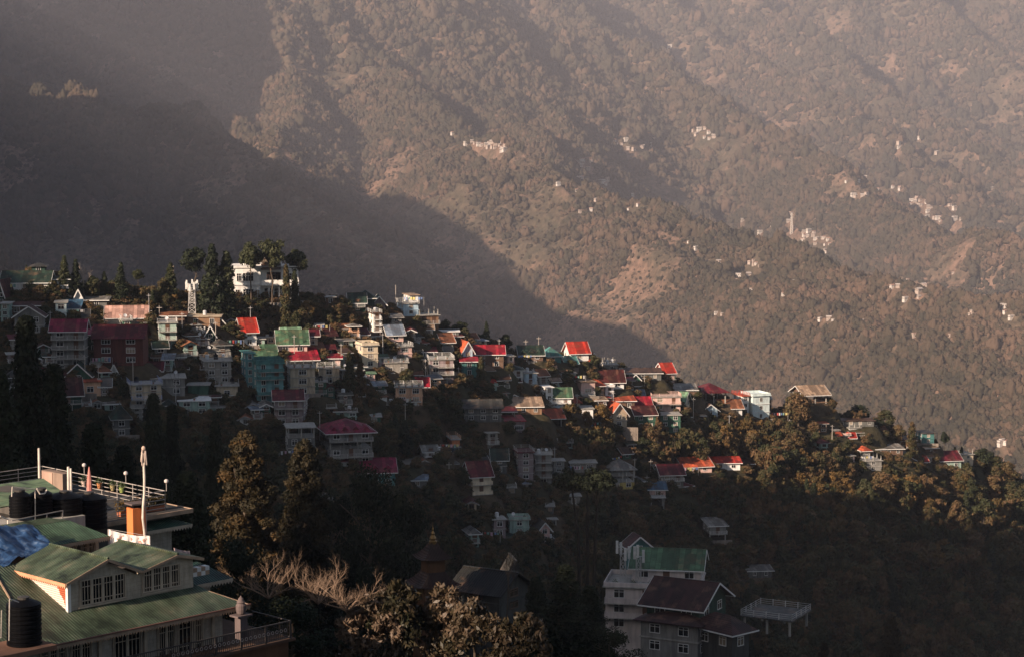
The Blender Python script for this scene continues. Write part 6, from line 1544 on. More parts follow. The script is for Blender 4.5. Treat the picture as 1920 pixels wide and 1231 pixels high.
# main lower roof z = 0.35 y
def zr(y): return 0.35 * y
fslab('main_roof', [(-9, -2.45, zr(-2.45)), (9.9, -2.45, zr(-2.45)), (8.6, -0.6, zr(-0.6)), (8.3, 0.2, zr(0.2)), (-9, 0.2, zr(0.2))], GR_X)
fslab('main_roof_upper', [(-9, 0.21, zr(0.21)), (-0.01, 0.21, zr(0.21)), (-0.01, 6.5, zr(6.5)), (-9, 6.5, zr(6.5))], GR_X)
MB().beam((-2.2, 2.0, 0.76), (-1.1, 6.0, 2.16), 0.07).build('roof_flashing', TANT, FHO)
MB().hexa([(9.9, -2.45, -0.95), (8.6, -0.6, -0.4), (8.55, -0.6, -0.4), (9.8, -2.45, -0.95)], [(9.9, -2.45, -0.85), (8.6, -0.6, -0.2), (8.55, -0.6, -0.2), (9.8, -2.45, -0.85)]).build('hip_edge', TANT, FHO)
zigzag((-2.6, -2.5, -1.02), (9.9, -2.5, -1.02), 0.15, 0.17, TANT, FHO, 'valance')
MB().tube((-2.6, -2.56, -0.84), (9.9, -2.56, -0.84), 0.05, 6).build('gutter', plain_mat((0.16, 0.08, 0.06), 0.5), FHO)
# lower storey
MB().box(-9, 8.9, -1.35, 4, -5.0, -0.62).build('lower_wall', BOARDB, FHO)
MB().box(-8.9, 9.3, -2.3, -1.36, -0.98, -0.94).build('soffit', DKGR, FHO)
for x, w, h, n in ((-2.6, 1.5, 1.9, 3), (-0.8, 1.2, 1.9, 2), (1.8, 1.7, 1.75, 2), (4.6, 1.1, 1.75, 2), (5.9, 0.9, 1.75, 1), (7.0, 0.5, 1.75, 1)):
    casement(FHO, x, -1.35, -3.0, w, h, n, BOARDB if 0 else CREAMT, 0, 0.28)
for x in (0.9, 3.75, 8.2): MB().box(x - 0.09, x + 0.09, -1.5, -1.36, -5, -0.98).build('pilaster', CREAMT, FHO)
# balcony with ringed railing
ra, rb = fy(276, 1218, -3.5), fy(544, 1160, -3.5)
zt = -1.95; Xb = rb.x
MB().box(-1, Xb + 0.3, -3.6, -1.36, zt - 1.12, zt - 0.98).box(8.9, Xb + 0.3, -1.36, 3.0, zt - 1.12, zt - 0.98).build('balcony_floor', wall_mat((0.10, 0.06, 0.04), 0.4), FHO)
rl = MB().beam((0, -3.5, zt), (Xb, -3.5, zt), 0.06).beam((0, -3.5, zt - 0.9), (Xb, -3.5, zt - 0.9), 0.05).beam((Xb, -3.5, zt), (Xb, -0.2, zt), 0.06).beam((Xb, -3.5, zt - 0.9), (Xb, -0.2, zt - 0.9), 0.05)
x = 0.0
while x < Xb: rl.box(x - 0.012, x + 0.012, -3.512, -3.488, zt - 0.9, zt); x += 0.13
for i in range(8): X = Xb * i / 7; rl.box(X - 0.04, X + 0.04, -3.54, -3.46, zt - 0.98, zt + 0.03)
rail = rl.build('railing', plain_mat((0.06, 0.05, 0.045), 0.5), FHO)
ringm = plain_mat((0.42, 0.36, 0.32), 0.5); rr_ = MB(); x = 4.0
while x < Xb - 0.2:
    for k in range(8):
        t0, t1 = 2 * math.pi * k / 8, 2 * math.pi * (k + 1) / 8; rr_.tube((x + .09 * math.cos(t0), -3.54, zt - .45 + .09 * math.sin(t0)), (x + .09 * math.cos(t1), -3.54, zt - .45 + .09 * math.sin(t1)), 0.016, 4)
    x += 0.30
rr_.build('ring_ornament', ringm, rail)
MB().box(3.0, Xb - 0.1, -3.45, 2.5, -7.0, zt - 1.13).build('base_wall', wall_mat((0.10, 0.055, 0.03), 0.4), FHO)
MB().slab([(2.0, -6.5, -4.9), (Xb + 0.3, -6.5, -4.9), (Xb + 0.3, -3.46, -4.0), (2.0, -3.46, -4.0)], 0.08).build('lower_red_roof', roof_mat(RC['maroon'], 0.3, 0.11, 0), FHO)
MB().box(Xb - 1.6, Xb + 0.3, -6.6, -6.51, -5.0, -4.86).build('lower_fascia', CORAL, FHO)
# ornamental urn on its pillar
up = fy(452, 1152, -3.0); uo = empty('stone_urn', at_f((up.x, up.y, up.z)), FA); uo.scale = (0.8, 0.8, 0.8); tag(uo, 'carved stone urn with pointed lid on a square pillar by the balcony', 'urn')
st = wall_mat((0.13, 0.10, 0.095), 0.4)
MB().lathe((0, 0, 0.05), [(0.22, 0), (0.30, 0.1), (0.36, 0.35), (0.36, 0.62), (0.24, 0.78), (0.30, 0.83)], 14).build('urn_body', st, uo)
MB().lathe((0, 0, 0.88), [(0.30, 0), (0.22, 0.10), (0.17, 0.25), (0.08, 0.34), (0.03, 0.44)], 14).build('urn_lid', st, uo)
MB().box(-0.62, 0.62, -0.45, 0.45, -0.07, 0.05).build('slab', st, uo); MB().box(-0.3, 0.3, -0.3, 0.3, -1.6, -0.07).build('pillar', st, uo)
# middle green roof behind the dormers
MR = empty('rear_wing', FC, FA); tag(MR, 'rear wing with flat green tin roof and brown eave, behind the first dormer', 'house wing')
MB().slab([(-2.5, 7.9, 1.72), (8.1, 7.9, 1.72), (6.9, 10.1, 2.48), (-2.5, 10.1, 2.48)], 0.05).build('roof', old_green('X', 0.17, (0.085, 0.15, 0.085)), MR)
MB().slab([(-2.5, 10.12, 2.50), (6.9, 10.12, 2.50), (6.2, 11.2, 2.60), (-2.5, 11.2, 2.60)], 0.05).build('roof_top', GR_X, MR)
zigzag((-2.0, 7.86, 1.56), (8.1, 7.86, 1.56), 0.13, 0.15, TANT, MR, 'valance')
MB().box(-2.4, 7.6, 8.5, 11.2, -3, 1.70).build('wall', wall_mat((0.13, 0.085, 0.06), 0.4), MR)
for x in (4.2, 5.4, 6.6): casement(MR, x, 8.5, 0.4, 0.8, 1.0, 2, TANT)
MB().box(7.2, 7.4, 7.95, 8.1, -2, 1.6).build('post', TANT, MR)
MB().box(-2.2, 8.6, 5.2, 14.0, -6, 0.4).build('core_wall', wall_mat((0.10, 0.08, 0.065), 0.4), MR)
# blue tarpaulin
tm_, tt, tb = nt('blue_tarpaulin', 0.42, 0.5)
tn = noise(tt, 2.2, 5); tr_ = ramp(tt, [(0.35, (0.012, 0.028, 0.07)), (0.55, (0.03, 0.075, 0.17)), (0.72, (0.14, 0.20, 0.30))]); tt.links.new(tn.outputs[0], tr_.inputs[0]); tt.links.new(tr_.outputs[0], tb.inputs['Base Color']); tb.inputs['Roughness'].default_value = 0.38
corner = [fy(-60, 985, 8.2), fy(62, 990, 8.4), fy(103, 1024, 6.2), fy(14, 1064, 4.9), fy(-70, 1080, 4.9)]
A, B, C2, D2, E2 = [Vector(c) for c in corner]
nu, nv = 60, 40; co = []
for j in range(nv + 1):
    v = j / nv
    Lf = A.lerp(E2, v); Rt = (B.lerp(C2, v / 0.5) if v < 0.5 else C2.lerp(D2, (v - 0.5) / 0.5))
    for i in range(nu + 1):
        u = i / nu; p = Lf.lerp(Rt, u)
        w = float(ridged(p.x * 1.0 + p.y * 0.7, p.y * 0.45 - p.x * .3, 0.9, 4, 5)); w2 = float(fbm(p.x, p.y, 1.4, 3, 6))
        co.append((p.x, p.y, p.z + 0.22 * w + 0.28 * w2 + 0.05))
idx = []
for j in range(nv):
    for i in range(nu): a = j * (nu + 1) + i; idx += [a, a + nu + 1, a + nu + 2, a + 1]
tp = put('tarpaulin', mesh_np('tarpaulin', np.array(co), 4, np.array(idx), tm_, False), None, FC, FA); sm = tp.modifiers.new('thick', 'SOLIDIFY'); sm.thickness = 0.02
tag(tp, 'crumpled blue tarpaulin weighed down over the roof junction', 'tarpaulin')
# laundry sheet
def cloth(name, a, b, drop, mat, label, cat, waves=5, amp=0.06, sag=0.3, parent=None):
    nu, nv = 36, 8; co = []
    for j in range(nv + 1):
        for i in range(nu + 1):
            u = i / nu; v = j / nv; p = Vector(a).lerp(Vector(b), u) - Vector((0, 0, sag * 4 * u * (1 - u) + drop * v)); k = amp * math.sin(u * waves * 6.28 + v) * (0.4 + v)
            co.append((p.x, p.y - k, p.z + 0.03 * math.sin(u * 9) * v))
    idx = []
    for j in range(nv):
        for i in range(nu): q = j * (nu + 1) + i; idx += [q, q + nu + 1, q + nu + 2, q + 1]
    o = put(name, mesh_np(name, np.array(co), 4, np.array(idx), mat, True), None, FC, FA); s = o.modifiers.new('thick', 'SOLIDIFY'); s.thickness = 0.008; tag(o, label, cat); return o
cm_, ct, cb = nt('printed_cotton', 0.9, 0.1); cn = noise(ct, 4.0, 2); cr = ramp(ct, [(0.56, (0.74, 0.68, 0.64)), (0.62, (0.45, 0.25, 0.2))]); ct.links.new(cn.outputs[0], cr.inputs[0]); ct.links.new(cr.outputs[0], cb.inputs['Base Color'])
la, lb = fy(203, 991, 8.0), fy(281, 1004, 6.4); cloth('bed_sheet', la, lb, 0.85, cm_, 'white flower-printed sheet drying on a line before the chimney', 'bed sheet', 5, 0.06, 0.12)
ll = MB().tube(la, lb, 0.015, 4).tube(la, la - Vector((0, 0, 1.4)), 0.03, 5).tube(lb, lb - Vector((0, 0, 1.2)), 0.03, 5).build('clothes_line', STEEL, None, FC, FA); tag(ll, 'short clothes line holding the printed sheet', 'clothes line')
# terrace block
TB = empty('roof_terrace', FC, FA); tag(TB, 'flat roof terrace ringed by a five-bar white metal railing', 'terrace')
tz = 1.3; XT, Y0, Y1 = 16.5, 14.0, 27.5
MB().box(-6, XT + 1.3, Y0 - 0.9, Y1 + 0.5, tz - 0.18, tz).build('deck', wall_mat((0.06, 0.055, 0.05), 0.4), TB)
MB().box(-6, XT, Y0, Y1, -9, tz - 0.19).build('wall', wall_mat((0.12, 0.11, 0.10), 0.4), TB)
MB().box(-6, XT + 1.4, Y0 - 1.0, Y0 - 0.91, tz - 0.22, tz + 0.04).box(XT + 1.31, XT + 1.4, Y0 - 0.9, Y1, tz - 0.22, tz + 0.04).build('edge_board', TANT, TB)
RW = plain_mat((0.38, 0.34, 0.31), 0.4, 0.5)
def five_rail(a, b, n, name='railing', h=1.2, bars=5, posts=True, parent=TB):
    m = MB(); a = Vector(a); b = Vector(b); up = Vector((0, 0, 1))
    for k in range(bars): m.tube(a + up * h * (0.12 + 0.88 * k / (bars - 1)), b + up * h * (0.12 + 0.88 * k / (bars - 1)), 0.022 if k < bars - 1 else 0.03, 5)
    for i in range(n + 1): p = a.lerp(b, i / n); m.tube(p, p + up * (h + 0.04), 0.03, 6)
    return m.build(name, RW, parent)
five_rail((XT, Y0, tz), (XT, Y1, tz), 8); five_rail((-6, Y1, tz), (XT, Y1, tz), 12); five_rail((9.5, Y0, tz), (XT, Y0, tz), 4)
MB().tube((9.4, Y0, tz + 1.0), (9.0, Y0 - 0.1, tz - 0.9), 0.03, 5).build('stair_rail', RW, TB)
# globe lamps and hanging pots along the railing
def fthing(name, p, label, cat, group=None, rz=0.0):
    o = empty(name, at_f(p), FA + rz); tag(o, label, cat, group); return o
GLOBE = plain_mat((0.6, 0.52, 0.48), 0.3, 0.5)
for (px, py, l) in ((158, 882, 'globe post light near the pink flag'), (236, 898, 'globe post light above the rolled mat'), (312, 911, 'globe post light on the terrace corner')):
    p = fxx(px, py, XT); o = fthing('post_light', (XT, p.y, tz + 1.2), l, 'lamp', 'globe lights on the terrace railing')
    MB().tube((0, 0, 0), (0, 0, 0.5), 0.025, 6).build('stem', RW, o); MB().lathe((0, 0, 0.5), [(0.04, 0), (0.12, 0.05), (0.14, 0.13), (0.11, 0.22), (0.03, 0.26)], 10).build('globe', GLOBE, o)
for (px, py, col, l) in ((157, 906, (0.55, 0.42, 0.36), 'pale pot hung beside the pink flag'), (186, 910, (0.5, 0.2, 0.08), 'orange pot hung on the railing middle'), (211, 914, (0.35, 0.28, 0.14), 'brown pot hung left of the yellow-green pot'), (228, 918, (0.30, 0.36, 0.10), 'tilted yellow-green pot on the railing')):
    p = fxx(px, py, XT - 0.2); o = fthing('hanging_pot', (XT - 0.2, p.y, p.z - 0.15), l, 'flower pot', 'pots hung on the terrace railing')
    MB().lathe((0, 0, 0), [(0.1, 0), (0.16, 0.3), (0.18, 0.33), (0.12, 0.33)], 10).build('pot', plain_mat(col, 0.7), o); q = put('plant', BUSHQ, o, (0, 0, 0.12)); q.scale = (0.6, 0.6, 0.5)
for (px, py, l) in ((238, 955, 'planter of orange flowers left of the chimney'), (291, 950, 'planter of orange flowers at the terrace corner')):
    p = fy(px, py, Y0 + 0.3); o = fthing('flower_planter', (p.x, Y0 + 0.3, tz), l, 'planter', 'planters on the terrace edge')
    MB().box(-0.6, 0.6, -0.2, 0.2, 0, 0.3).build('box', POTM, o)
    r = np.random.default_rng(9); n = 420; c = np.stack([r.uniform(-0.75, 0.75, n), r.uniform(-0.25, 0.25, n), 0.3 + r.random(n) * 0.6], -1); u = r.normal(size=(n, 3)) * 0.05; v = r.normal(size=(n, 3)) * 0.04
    put('flowers', mesh_np('flowers', np.stack([c - u, c + v, c + u, c - v], 1).reshape(-1, 3), 4, np.arange(n * 4), GOLD_LEAF), o)
# poles on the terrace
def fpole(px, pt, pb, y, label, mat, r=0.06, name='flagpole', cat='pole'):
    a_, b_ = fy(px, pb, y), fy(px, pt, y); o = MB().tube((0, 0, 0), (0, 0, b_.z - a_.z), r, 8, r * 0.8).build(name, mat, None, at_f(a_)); tag(o, label, cat); return o
WPOLE = plain_mat((0.66, 0.58, 0.50), 0.5)
o = fpole(74, 839, 895, 26, 'tall white pole at the far terrace corner', WPOLE, 0.09)
fpole(129, 874, 926, 20, 'stout white post, left one of a close pair on the terrace', WPOLE, 0.1, 'post', 'post'); fpole(133.5, 877, 925, 20.6, 'stout white post, right one of a close pair on the terrace', WPOLE, 0.08, 'post', 'post')
pf = fy(168, 922, 17); pt_ = fy(168, 878, 17); ff = MB().lathe((0, 0, 0), [(0.16, 0), (0.17, 0.5), (0.12, 1.0), (0.05, 1.45), (0.02, 1.6)], 8).build('furled_flag', plain_mat((0.55, 0.22, 0.18), 0.8), None, at_f(pf)); tag(ff, 'furled pinkish flag standing upright by the railing', 'flag')
bx = fxx(108, 912, XT - 0.8); o = fthing('cupboard', (XT - 0.9, bx.y, tz), 'weathered grey board cupboard against the railing', 'cupboard'); MB().box(-0.3, 0.3, -1.2, 1.2, 0, 1.3).build('body', wall_mat((0.26, 0.19, 0.15), 0.5), o); MB().box(-0.34, -0.3, -0.05, 1.15, 0.05, 1.25).build('door', wall_mat((0.42, 0.28, 0.22), 0.4), o)
# green roof over the terrace room
ga, gb, gc, gd = fy(-40, 912, 23), fy(81, 896, 23), fy(124, 925, 16.5), fy(-40, 958, 15)
TR = empty('terrace_room', FC, FA); tag(TR, 'terrace room under lime-green corrugated roof in the corner of the terrace', 'room')
MB().slab([gd, gc, gb, ga], 0.06).build('roof', old_green('X', 0.2, (0.16, 0.24, 0.12)), TR)
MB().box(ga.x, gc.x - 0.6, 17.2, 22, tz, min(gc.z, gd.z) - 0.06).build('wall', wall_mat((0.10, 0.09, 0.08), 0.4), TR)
# water tanks
def ribbed(name, p, R, H, label, ribs=7, group=None):
    o = fthing(name, p, label, 'water tank', group); pr = []
    for i in range(ribs): z = H * i / ribs; pr += [(R, z + 0.02), (R, z + H / ribs * 0.6), (R * 0.95, z + H / ribs * 0.7), (R * 0.95, z + H / ribs * 0.92)]
    MB().lathe((0, 0, 0), pr + [(R, H), (R * 0.5, H + 0.2), (0.28, H + 0.24)], 24).build('body', TANKM, o)
    MB().lathe((0, 0, H + 0.24), [(0.30, 0), (0.30, 0.1), (0.1, 0.14)], 14).build('lid', plain_mat((0.05, 0.045, 0.04), 0.5), o); return o
for i, (px, pyb, R, H, l) in enumerate(((38, 968, 0.62, 1.25, 'ribbed black tank with lit ribs, first of the terrace tanks'), (78, 966, 0.66, 1.3, 'black tank behind the thin railing, second of the terrace tanks'), (122, 985, 1.05, 1.75, 'wide black tank next to the green rear roof'), (168, 988, 1.05, 1.8, 'widest black tank with pebbly lid below the pink flag'))):
    p = fy(px, pyb, 12.6); ribbed('water_tank', (p.x, p.y, p.z), R, H, l, 7, 'black tanks beside the terrace')
p = fy(46, 1206, -3.2); ribbed('water_tank', (p.x, p.y, p.z), 0.85, 2.0, 'large black ribbed tank at the lower left corner', 9)
pf_ = MB().box(p.x - 3, p.x + 1.0, p.y - 1.3, p.y + 1.2, p.z - 0.25, p.z).build('tank_platform', wall_mat((0.22, 0.12, 0.08), 0.4), None, FC, FA); tag(pf_, 'brown concrete platform carrying the large ribbed tank', 'platform')
def pipes(pts, label, r=0.03, mat=WPOLE):
    m = MB(); [m.tube(a, b, r, 6) for a, b in zip(pts[:-1], pts[1:])]; o = m.build('water_pipe', mat, None, FC, FA); tag(o, label, 'pipe'); return o
pipes([fy(17, 1200, -4.2), fy(18, 1122, -4.2), fy(35, 1128, -4.0)], 'white pipe rising beside the large ribbed tank'); pipes([fy(2, 1195, -4.4), fy(3, 1143, -4.4)], 'second white pipe near the picture edge')
pipes([fy(22, 930, 12), fy(23, 912, 12), fy(66, 916, 12), fy(66, 976, 12)], 'looped white pipe above the first terrace tank'); pipes([fy(69, 915, 11.8), fy(75, 925, 11.8), fy(84, 924, 11.8), fy(88, 917, 11.8)], 'bent white hose over the second terrace tank', 0.04)
pipes([fy(0, 967, 11.6), fy(15, 973, 11.6), fy(15, 982, 11.6)], 'white bar frame above the tarpaulin', 0.05); pipes([fy(12, 991, 9), fy(50, 991, 9)], 'short white batten lying on the tarpaulin', 0.05)
tk = MB(); A_2, B_2 = fy(22, 975, 11.4), fy(118, 956, 11.4); tk.beam(A_2, B_2, 0.05).beam(B_2, fy(117, 974, 11.4), 0.05).beam(fy(88, 962, 11.4), fy(88, 976, 11.4), 0.04); o = tk.build('guard_rail', RW, None, FC, FA); tag(o, 'thin grey guard rail before the terrace tanks', 'railing')
MBk = MB().box(-6, 8.8, 11.3, 13.9, 0.3, fy(60, 975, 12).z - 0.02).build('tank_deck', CONC, MR)
# chimney
p = fy(256, 1003, 9.2); CH = fthing('chimney', (p.x, p.y, p.z - 1), 'orange rendered chimney with flat stone cap behind the second dormer', 'chimney', None, math.radians(-6))
h_ = fy(256, 950, 9.2).z - (p.z - 1); MB().box(-0.42, 0.42, -0.36, 0.36, 0, h_).build('stack', wall_mat((0.62, 0.18, 0.06), 0.2), CH)
MB().box(-0.3, 0.3, -0.26, 0.26, h_, h_ + 0.2).build('flue', TANKM, CH); MB().box(-0.52, 0.52, -0.45, 0.45, h_ + 0.2, h_ + 0.29).build('cap', st, CH)
# crooked pole with carved head and hanging cloth
pb, pt2 = fy(272, 1003, 8.6), fy(270, 866, 8.6); TP = fthing('totem_pole', (pb.x, pb.y, pb.z - 0.4), 'tall pale bent pole with a shaggy bundle of cloth tied at its top', 'pole')
Hh = pt2.z - pb.z + 0.4; m = MB(); w = [(0, 0, 0), (-0.05, 0, Hh * .15), (-0.14, 0, Hh * .3), (-0.10, 0, Hh * .45), (0.0, 0, Hh * .62), (0.02, 0, Hh * .8), (0.0, 0, Hh)]
for a_, b_ in zip(w[:-1], w[1:]): m.tube(a_, b_, 0.075, 8, 0.07)
m.build('shaft', plain_mat((0.62, 0.54, 0.46), 0.7), TP)
rt = random.Random(4); m = MB()
for k in range(16): a_ = rt.uniform(0, 6.28); R = rt.uniform(0.08, 0.22); m.tube((math.cos(a_) * R * .6, math.sin(a_) * R * .6, Hh + rt.uniform(0.3, 0.75)), (math.cos(a_) * R, math.sin(a_) * R, Hh + rt.uniform(-0.25, 0.25)), 0.05, 5, 0.02)
m.build('cloth_bundle', plain_mat((0.50, 0.40, 0.34), 0.9), TP); MB().lathe((0, 0, Hh + 0.7), [(0.05, 0), (0.12, 0.08), (0.12, 0.18), (0.04, 0.27)], 8).build('finial', plain_mat((0.5, 0.36, 0.28), 0.8), TP)
m = MB(); m.beam((0.1, 0, Hh * .1), (0.05, 0, Hh * .55), 0.09, 0.03); m.build('hanging_rag', plain_mat((0.5, 0.38, 0.32), 0.9), TP)
# awnings at the right
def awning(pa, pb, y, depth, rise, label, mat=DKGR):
    a_, b_ = fy(*pa, y), fy(*pb, y); z = (a_.z + b_.z) / 2; o = empty('side_awning', FC, FA); tag(o, label, 'awning')
    MB().slab([(a_.x, y, z + 0.14), (b_.x, y, z + 0.14), (b_.x - 0.8, y + depth, z + 0.14 + rise), (a_.x, y + depth, z + 0.14 + rise)], 0.05).build('roof', mat, o)
    zigzag((a_.x, y - 0.02, z), (b_.x, y - 0.02, z), 0.13, 0.2, CREAMT, o, 'valance'); MB().box(a_.x, b_.x - 0.9, y + 0.9, y + depth, z - 3.5, z - 0.0).build('wall', BOARDB, o); return o
awning((276, 998), (360, 986), 12.6, 1.2, 0.3, 'dark awning with grey zigzag valance below the terrace corner'); awning((352, 1101), (436, 1089), 3.0, 2.2, 0.75, 'dark awning with cream zigzag valance right of the second dormer')
ck = fxx(375, 1060, 9.3); o = fthing('checkered_box', (8.4, ck.y, ck.z - 0.5), 'brown and white checkered planter box on the side roof', 'planter'); 
for i in range(5):
    for j in range(2): MB().box(i * .28, i * .28 + .27, -0.2, 0.2, j * .24, j * .24 + .23).build('tile', WHITE_TRIM if (i + j) % 2 else TANT, o)
ln = fy(390, 1047, 4.6); cloth('washed_cloths', fy(326, 1026, 5.4), fy(356, 1032, 5.4), 0.2, plain_mat((0.55, 0.40, 0.38), 0.9), 'folded pink cloths airing on the dark side roof', 'cloth', 3, 0.04, 0.05)
# ------------------------------------------------------------------ buildings in the lower middle distance
house('white three-storey block with mossy green roof and white roof terraces', 1186, 1313, 1337, 1064, 1175, -10, 4, 'dullwhite', ('gable', 'green'), name='apartment_block', cat='block', Y=318, rise=2.2, ax='x', win=1.4, wmax=4, gap=3.0, bal=(2, 3), railm=wm('dullwhite'), rstyle='solid', ov=0.6, d=8, seed=3)
house('white stepped terrace wing with square roof posts and hung washing', 1136, 1236, 1256, 1102, 1185, -10, 3, 'dullwhite', ('parapet', 'flat'), name='terrace_wing', cat='block', Y=314, win=1.5, wmax=3, bal=(1, 2), railm=wm('dullwhite'), rstyle='solid', d=9, clutter='ppp', seed=5)
house('dark green house with broad maroon roof beside the white terraces', 1216, 1312, 1372, 1136, 1170, 62, 1, 'dgreen', ('gable', 'deepred'), Y=296, rise=2.6, ax='y', win=1.5, wmax=4, ov=1.1, gap=4, seed=6, plinth=1.4)
house('grey-green lower storeys with slatted windows below the maroon roof', 1192, 1308, 1352, 1172, 1236, 62, 2, 'grey', ('hip', 'deepred'), Y=293, rise=1.2, win=1.5, wmax=5, ov=0.9, gap=3.6, seed=7, fasc='n')
house('low dark wing with rust-maroon hip roof and white edge', 1310, 1372, 1408, 1188, 1224, 42, 1, 'black', ('hip', 'deepred'), name='house_wing', cat='house wing', Y=290, rise=2.2, win=1.2, ov=1.0)
house('unfinished concrete frame with railed flat slab and open bays', 1398, 1482, 1538, 1166, 1186, -28, 1, 'dgrey', ('terrace', 'dgrey'), name='concrete_frame', cat='building', Y=312, open_=(0,), win=0, d=8, plinth=0.6)
house('tiny red-roofed house with white gable edge just above the green roof', 1172, 1180, 1218, 1024, 1040, 14, 1, 'dteal', ('gable', 'dkred'), ax='y', rise=1.6, Y=372, win=1.0, plinth=3)
# antennas draped on the terrace wing
b = P(1168, 1085, 318); lattice('telecom_mast', b, 4.0, 0.9, 0.8, 'short telecom frame with bent white panels on the white terrace wing', 'mast', 3, (), (4, 1.0, 0.4), 0.07)
b = P(1197, 1092, 316); lattice('telecom_mast', b, 4.2, 0.8, 0.7, 'second telecom frame with long pale panels beside the green roof', 'mast', 3, (), (3, 0.8, 0.2), 0.07)
# pagoda temple
tg = P(812, 1125, 190); TG = empty('pagoda_temple', tg, math.radians(25)); TG.scale = (0.78, 0.78, 0.98); tag(TG, 'small tiered temple with upturned dark red roofs and golden pinnacle', 'temple')
GOLDM = plain_mat((0.28, 0.16, 0.05), 0.35, 0.5, 0.6); TRED = roof_mat((0.05, 0.022, 0.015), 0.3, 0.2, 0); TW = wall_mat((0.14, 0.07, 0.035), 0.3)
k_ = 190 * 1.0 / F
def tier(z, w, r, h, nm):
    m = MB(); n = 4; rings = []
    for j in range(6):
        t = j / 5; R = r * (1 - t) + w * 0.8 * t; zz = z + h * (t ** 1.6); ring = []
        for e in range(4):
            for s in range(6):
                u = s / 6; a0 = math.pi / 2 * e + math.pi / 4; a1 = a0 + math.pi / 2
                p = Vector((math.cos(a0), math.sin(a0), 0)).lerp(Vector((math.cos(a1), math.sin(a1), 0)), u) * R * 1.3; lift = 0.5 * (abs(u - 0.5) * 2) ** 3 * (1 - t) * r * 0.16
                ring.append((p.x, p.y, zz + lift))
        rings.append(ring)
    for ring in rings: m.v += ring
    N = 24
    for j in range(5):
        for i in range(N): a = j * N + i; b2 = j * N + (i + 1) % N; m.f.append((a, b2, b2 + N, a + N))
    m.f.append(tuple(reversed(range(N)))); m.f.append(tuple(5 * N + i for i in range(N)))
    return m.build(nm, TRED, TG)
MB().box(-1.9, 1.9, -1.9, 1.9, -6, 1.6).build('lower_hall', TW, TG); tier(1.6, 1.2, 2.9, 1.6, 'lower_roof'); MB().box(-1.1, 1.1, -1.1, 1.1, 2.6, 4.2).build('upper_hall', TW, TG); tier(4.2, 0.5, 2.1, 1.5, 'upper_roof')
MB().lathe((0, 0, 5.5), [(0.5, 0), (0.5, 0.3), (0.35, 0.4), (0.42, 0.6), (0.2, 0.9), (0.24, 1.05), (0.1, 1.3), (0.13, 1.45), (0.04, 1.7), (0.02, 2.2)], 12).build('pinnacle', GOLDM, TG)
for s in range(4):
    a = math.pi / 2 * s; MB().box(-1.5, 1.5, 0, 0.05, 1.05, 1.45).build('valance', GOLDM, TG, (math.sin(a) * 1.93, -math.cos(a) * 1.93, 0), a)
house('long dark prayer hall with shadowy roofs behind the leafy bushes', 850, 936, 990, 1110, 1155, -32, 2, 'black', ('gable', 'black'), name='prayer_hall', cat='hall', Y=215, rise=1.6, win=1.5, wmax=4, trim='b', fasc='n', ax='x')
house('pale gable-ended house seen through bare branches', 938, 948, 985, 1085, 1132, 10, 2, 'grey', ('gable', 'dgrey'), ax='y', Y=222, rise=2.0, win=0, fasc='n')
# ------------------------------------------------------------------ near trees
def gnd(px, Y): x = (px - 960) / F * Y; return Vector((x, Y, float(ground_h(x, Y))))
def near_tree(kind, px, pyt, Y, R, label, mesh, trunk, H0, group=None, name='cedar_tree', cat='tree'):
    g = gnd(px, Y); top = P(px, pyt, Y); H = top.z - g.z
    o = empty(name, (top.x, Y, g.z), random.uniform(0, 6.28)); s = H / H0; o.scale = (R, R, s); put('trunk', trunk, o); put('crown', mesh, o); tag(o, label, cat, group); return o
def big_cedar(seed, H, R, n, per, size, mat, lo=0.1, power=0.6, cr=0.26):
    return leaf_cloud('crown', cone_clumps(H, R, n, seed, lo, power, cr), per, size, mat, seed, 1.15, 0.25, 0.4)
SUNLIT_LEAF = leaf_mat('sunlit_cedar', [(0.3, (0.016, 0.015, 0.007)), (0.55, (0.042, 0.030, 0.011)), (0.9, (0.12, 0.062, 0.018))], 0.7, 0.2)  # orange of the low sun put into the leaf colour
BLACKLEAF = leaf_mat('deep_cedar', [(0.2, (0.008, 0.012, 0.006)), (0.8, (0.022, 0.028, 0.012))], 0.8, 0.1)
c1 = big_cedar(101, 28, 4.4, 150, 330, 0.14, SUNLIT_LEAF, 0.12, 0.5, 0.2); c2 = big_cedar(102, 28, 3.9, 140, 330, 0.14, SUNLIT_LEAF, 0.12, 0.45, 0.22)
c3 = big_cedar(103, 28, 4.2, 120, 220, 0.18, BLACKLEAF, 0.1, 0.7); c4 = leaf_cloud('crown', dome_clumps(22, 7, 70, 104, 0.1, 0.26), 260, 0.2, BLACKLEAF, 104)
tk1 = trunk_mesh('trunk', 25, 0.45, BARK, 1, 10, 2.2); tk2 = trunk_mesh('trunk', 18, 0.5, BARK, 2, 12, 4.0)
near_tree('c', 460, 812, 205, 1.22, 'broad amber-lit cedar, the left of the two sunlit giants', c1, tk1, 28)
near_tree('c', 570, 828, 200, 0.98, 'narrow cedar with glowing orange flank, right of the two sunlit giants', c2, tk1, 28)
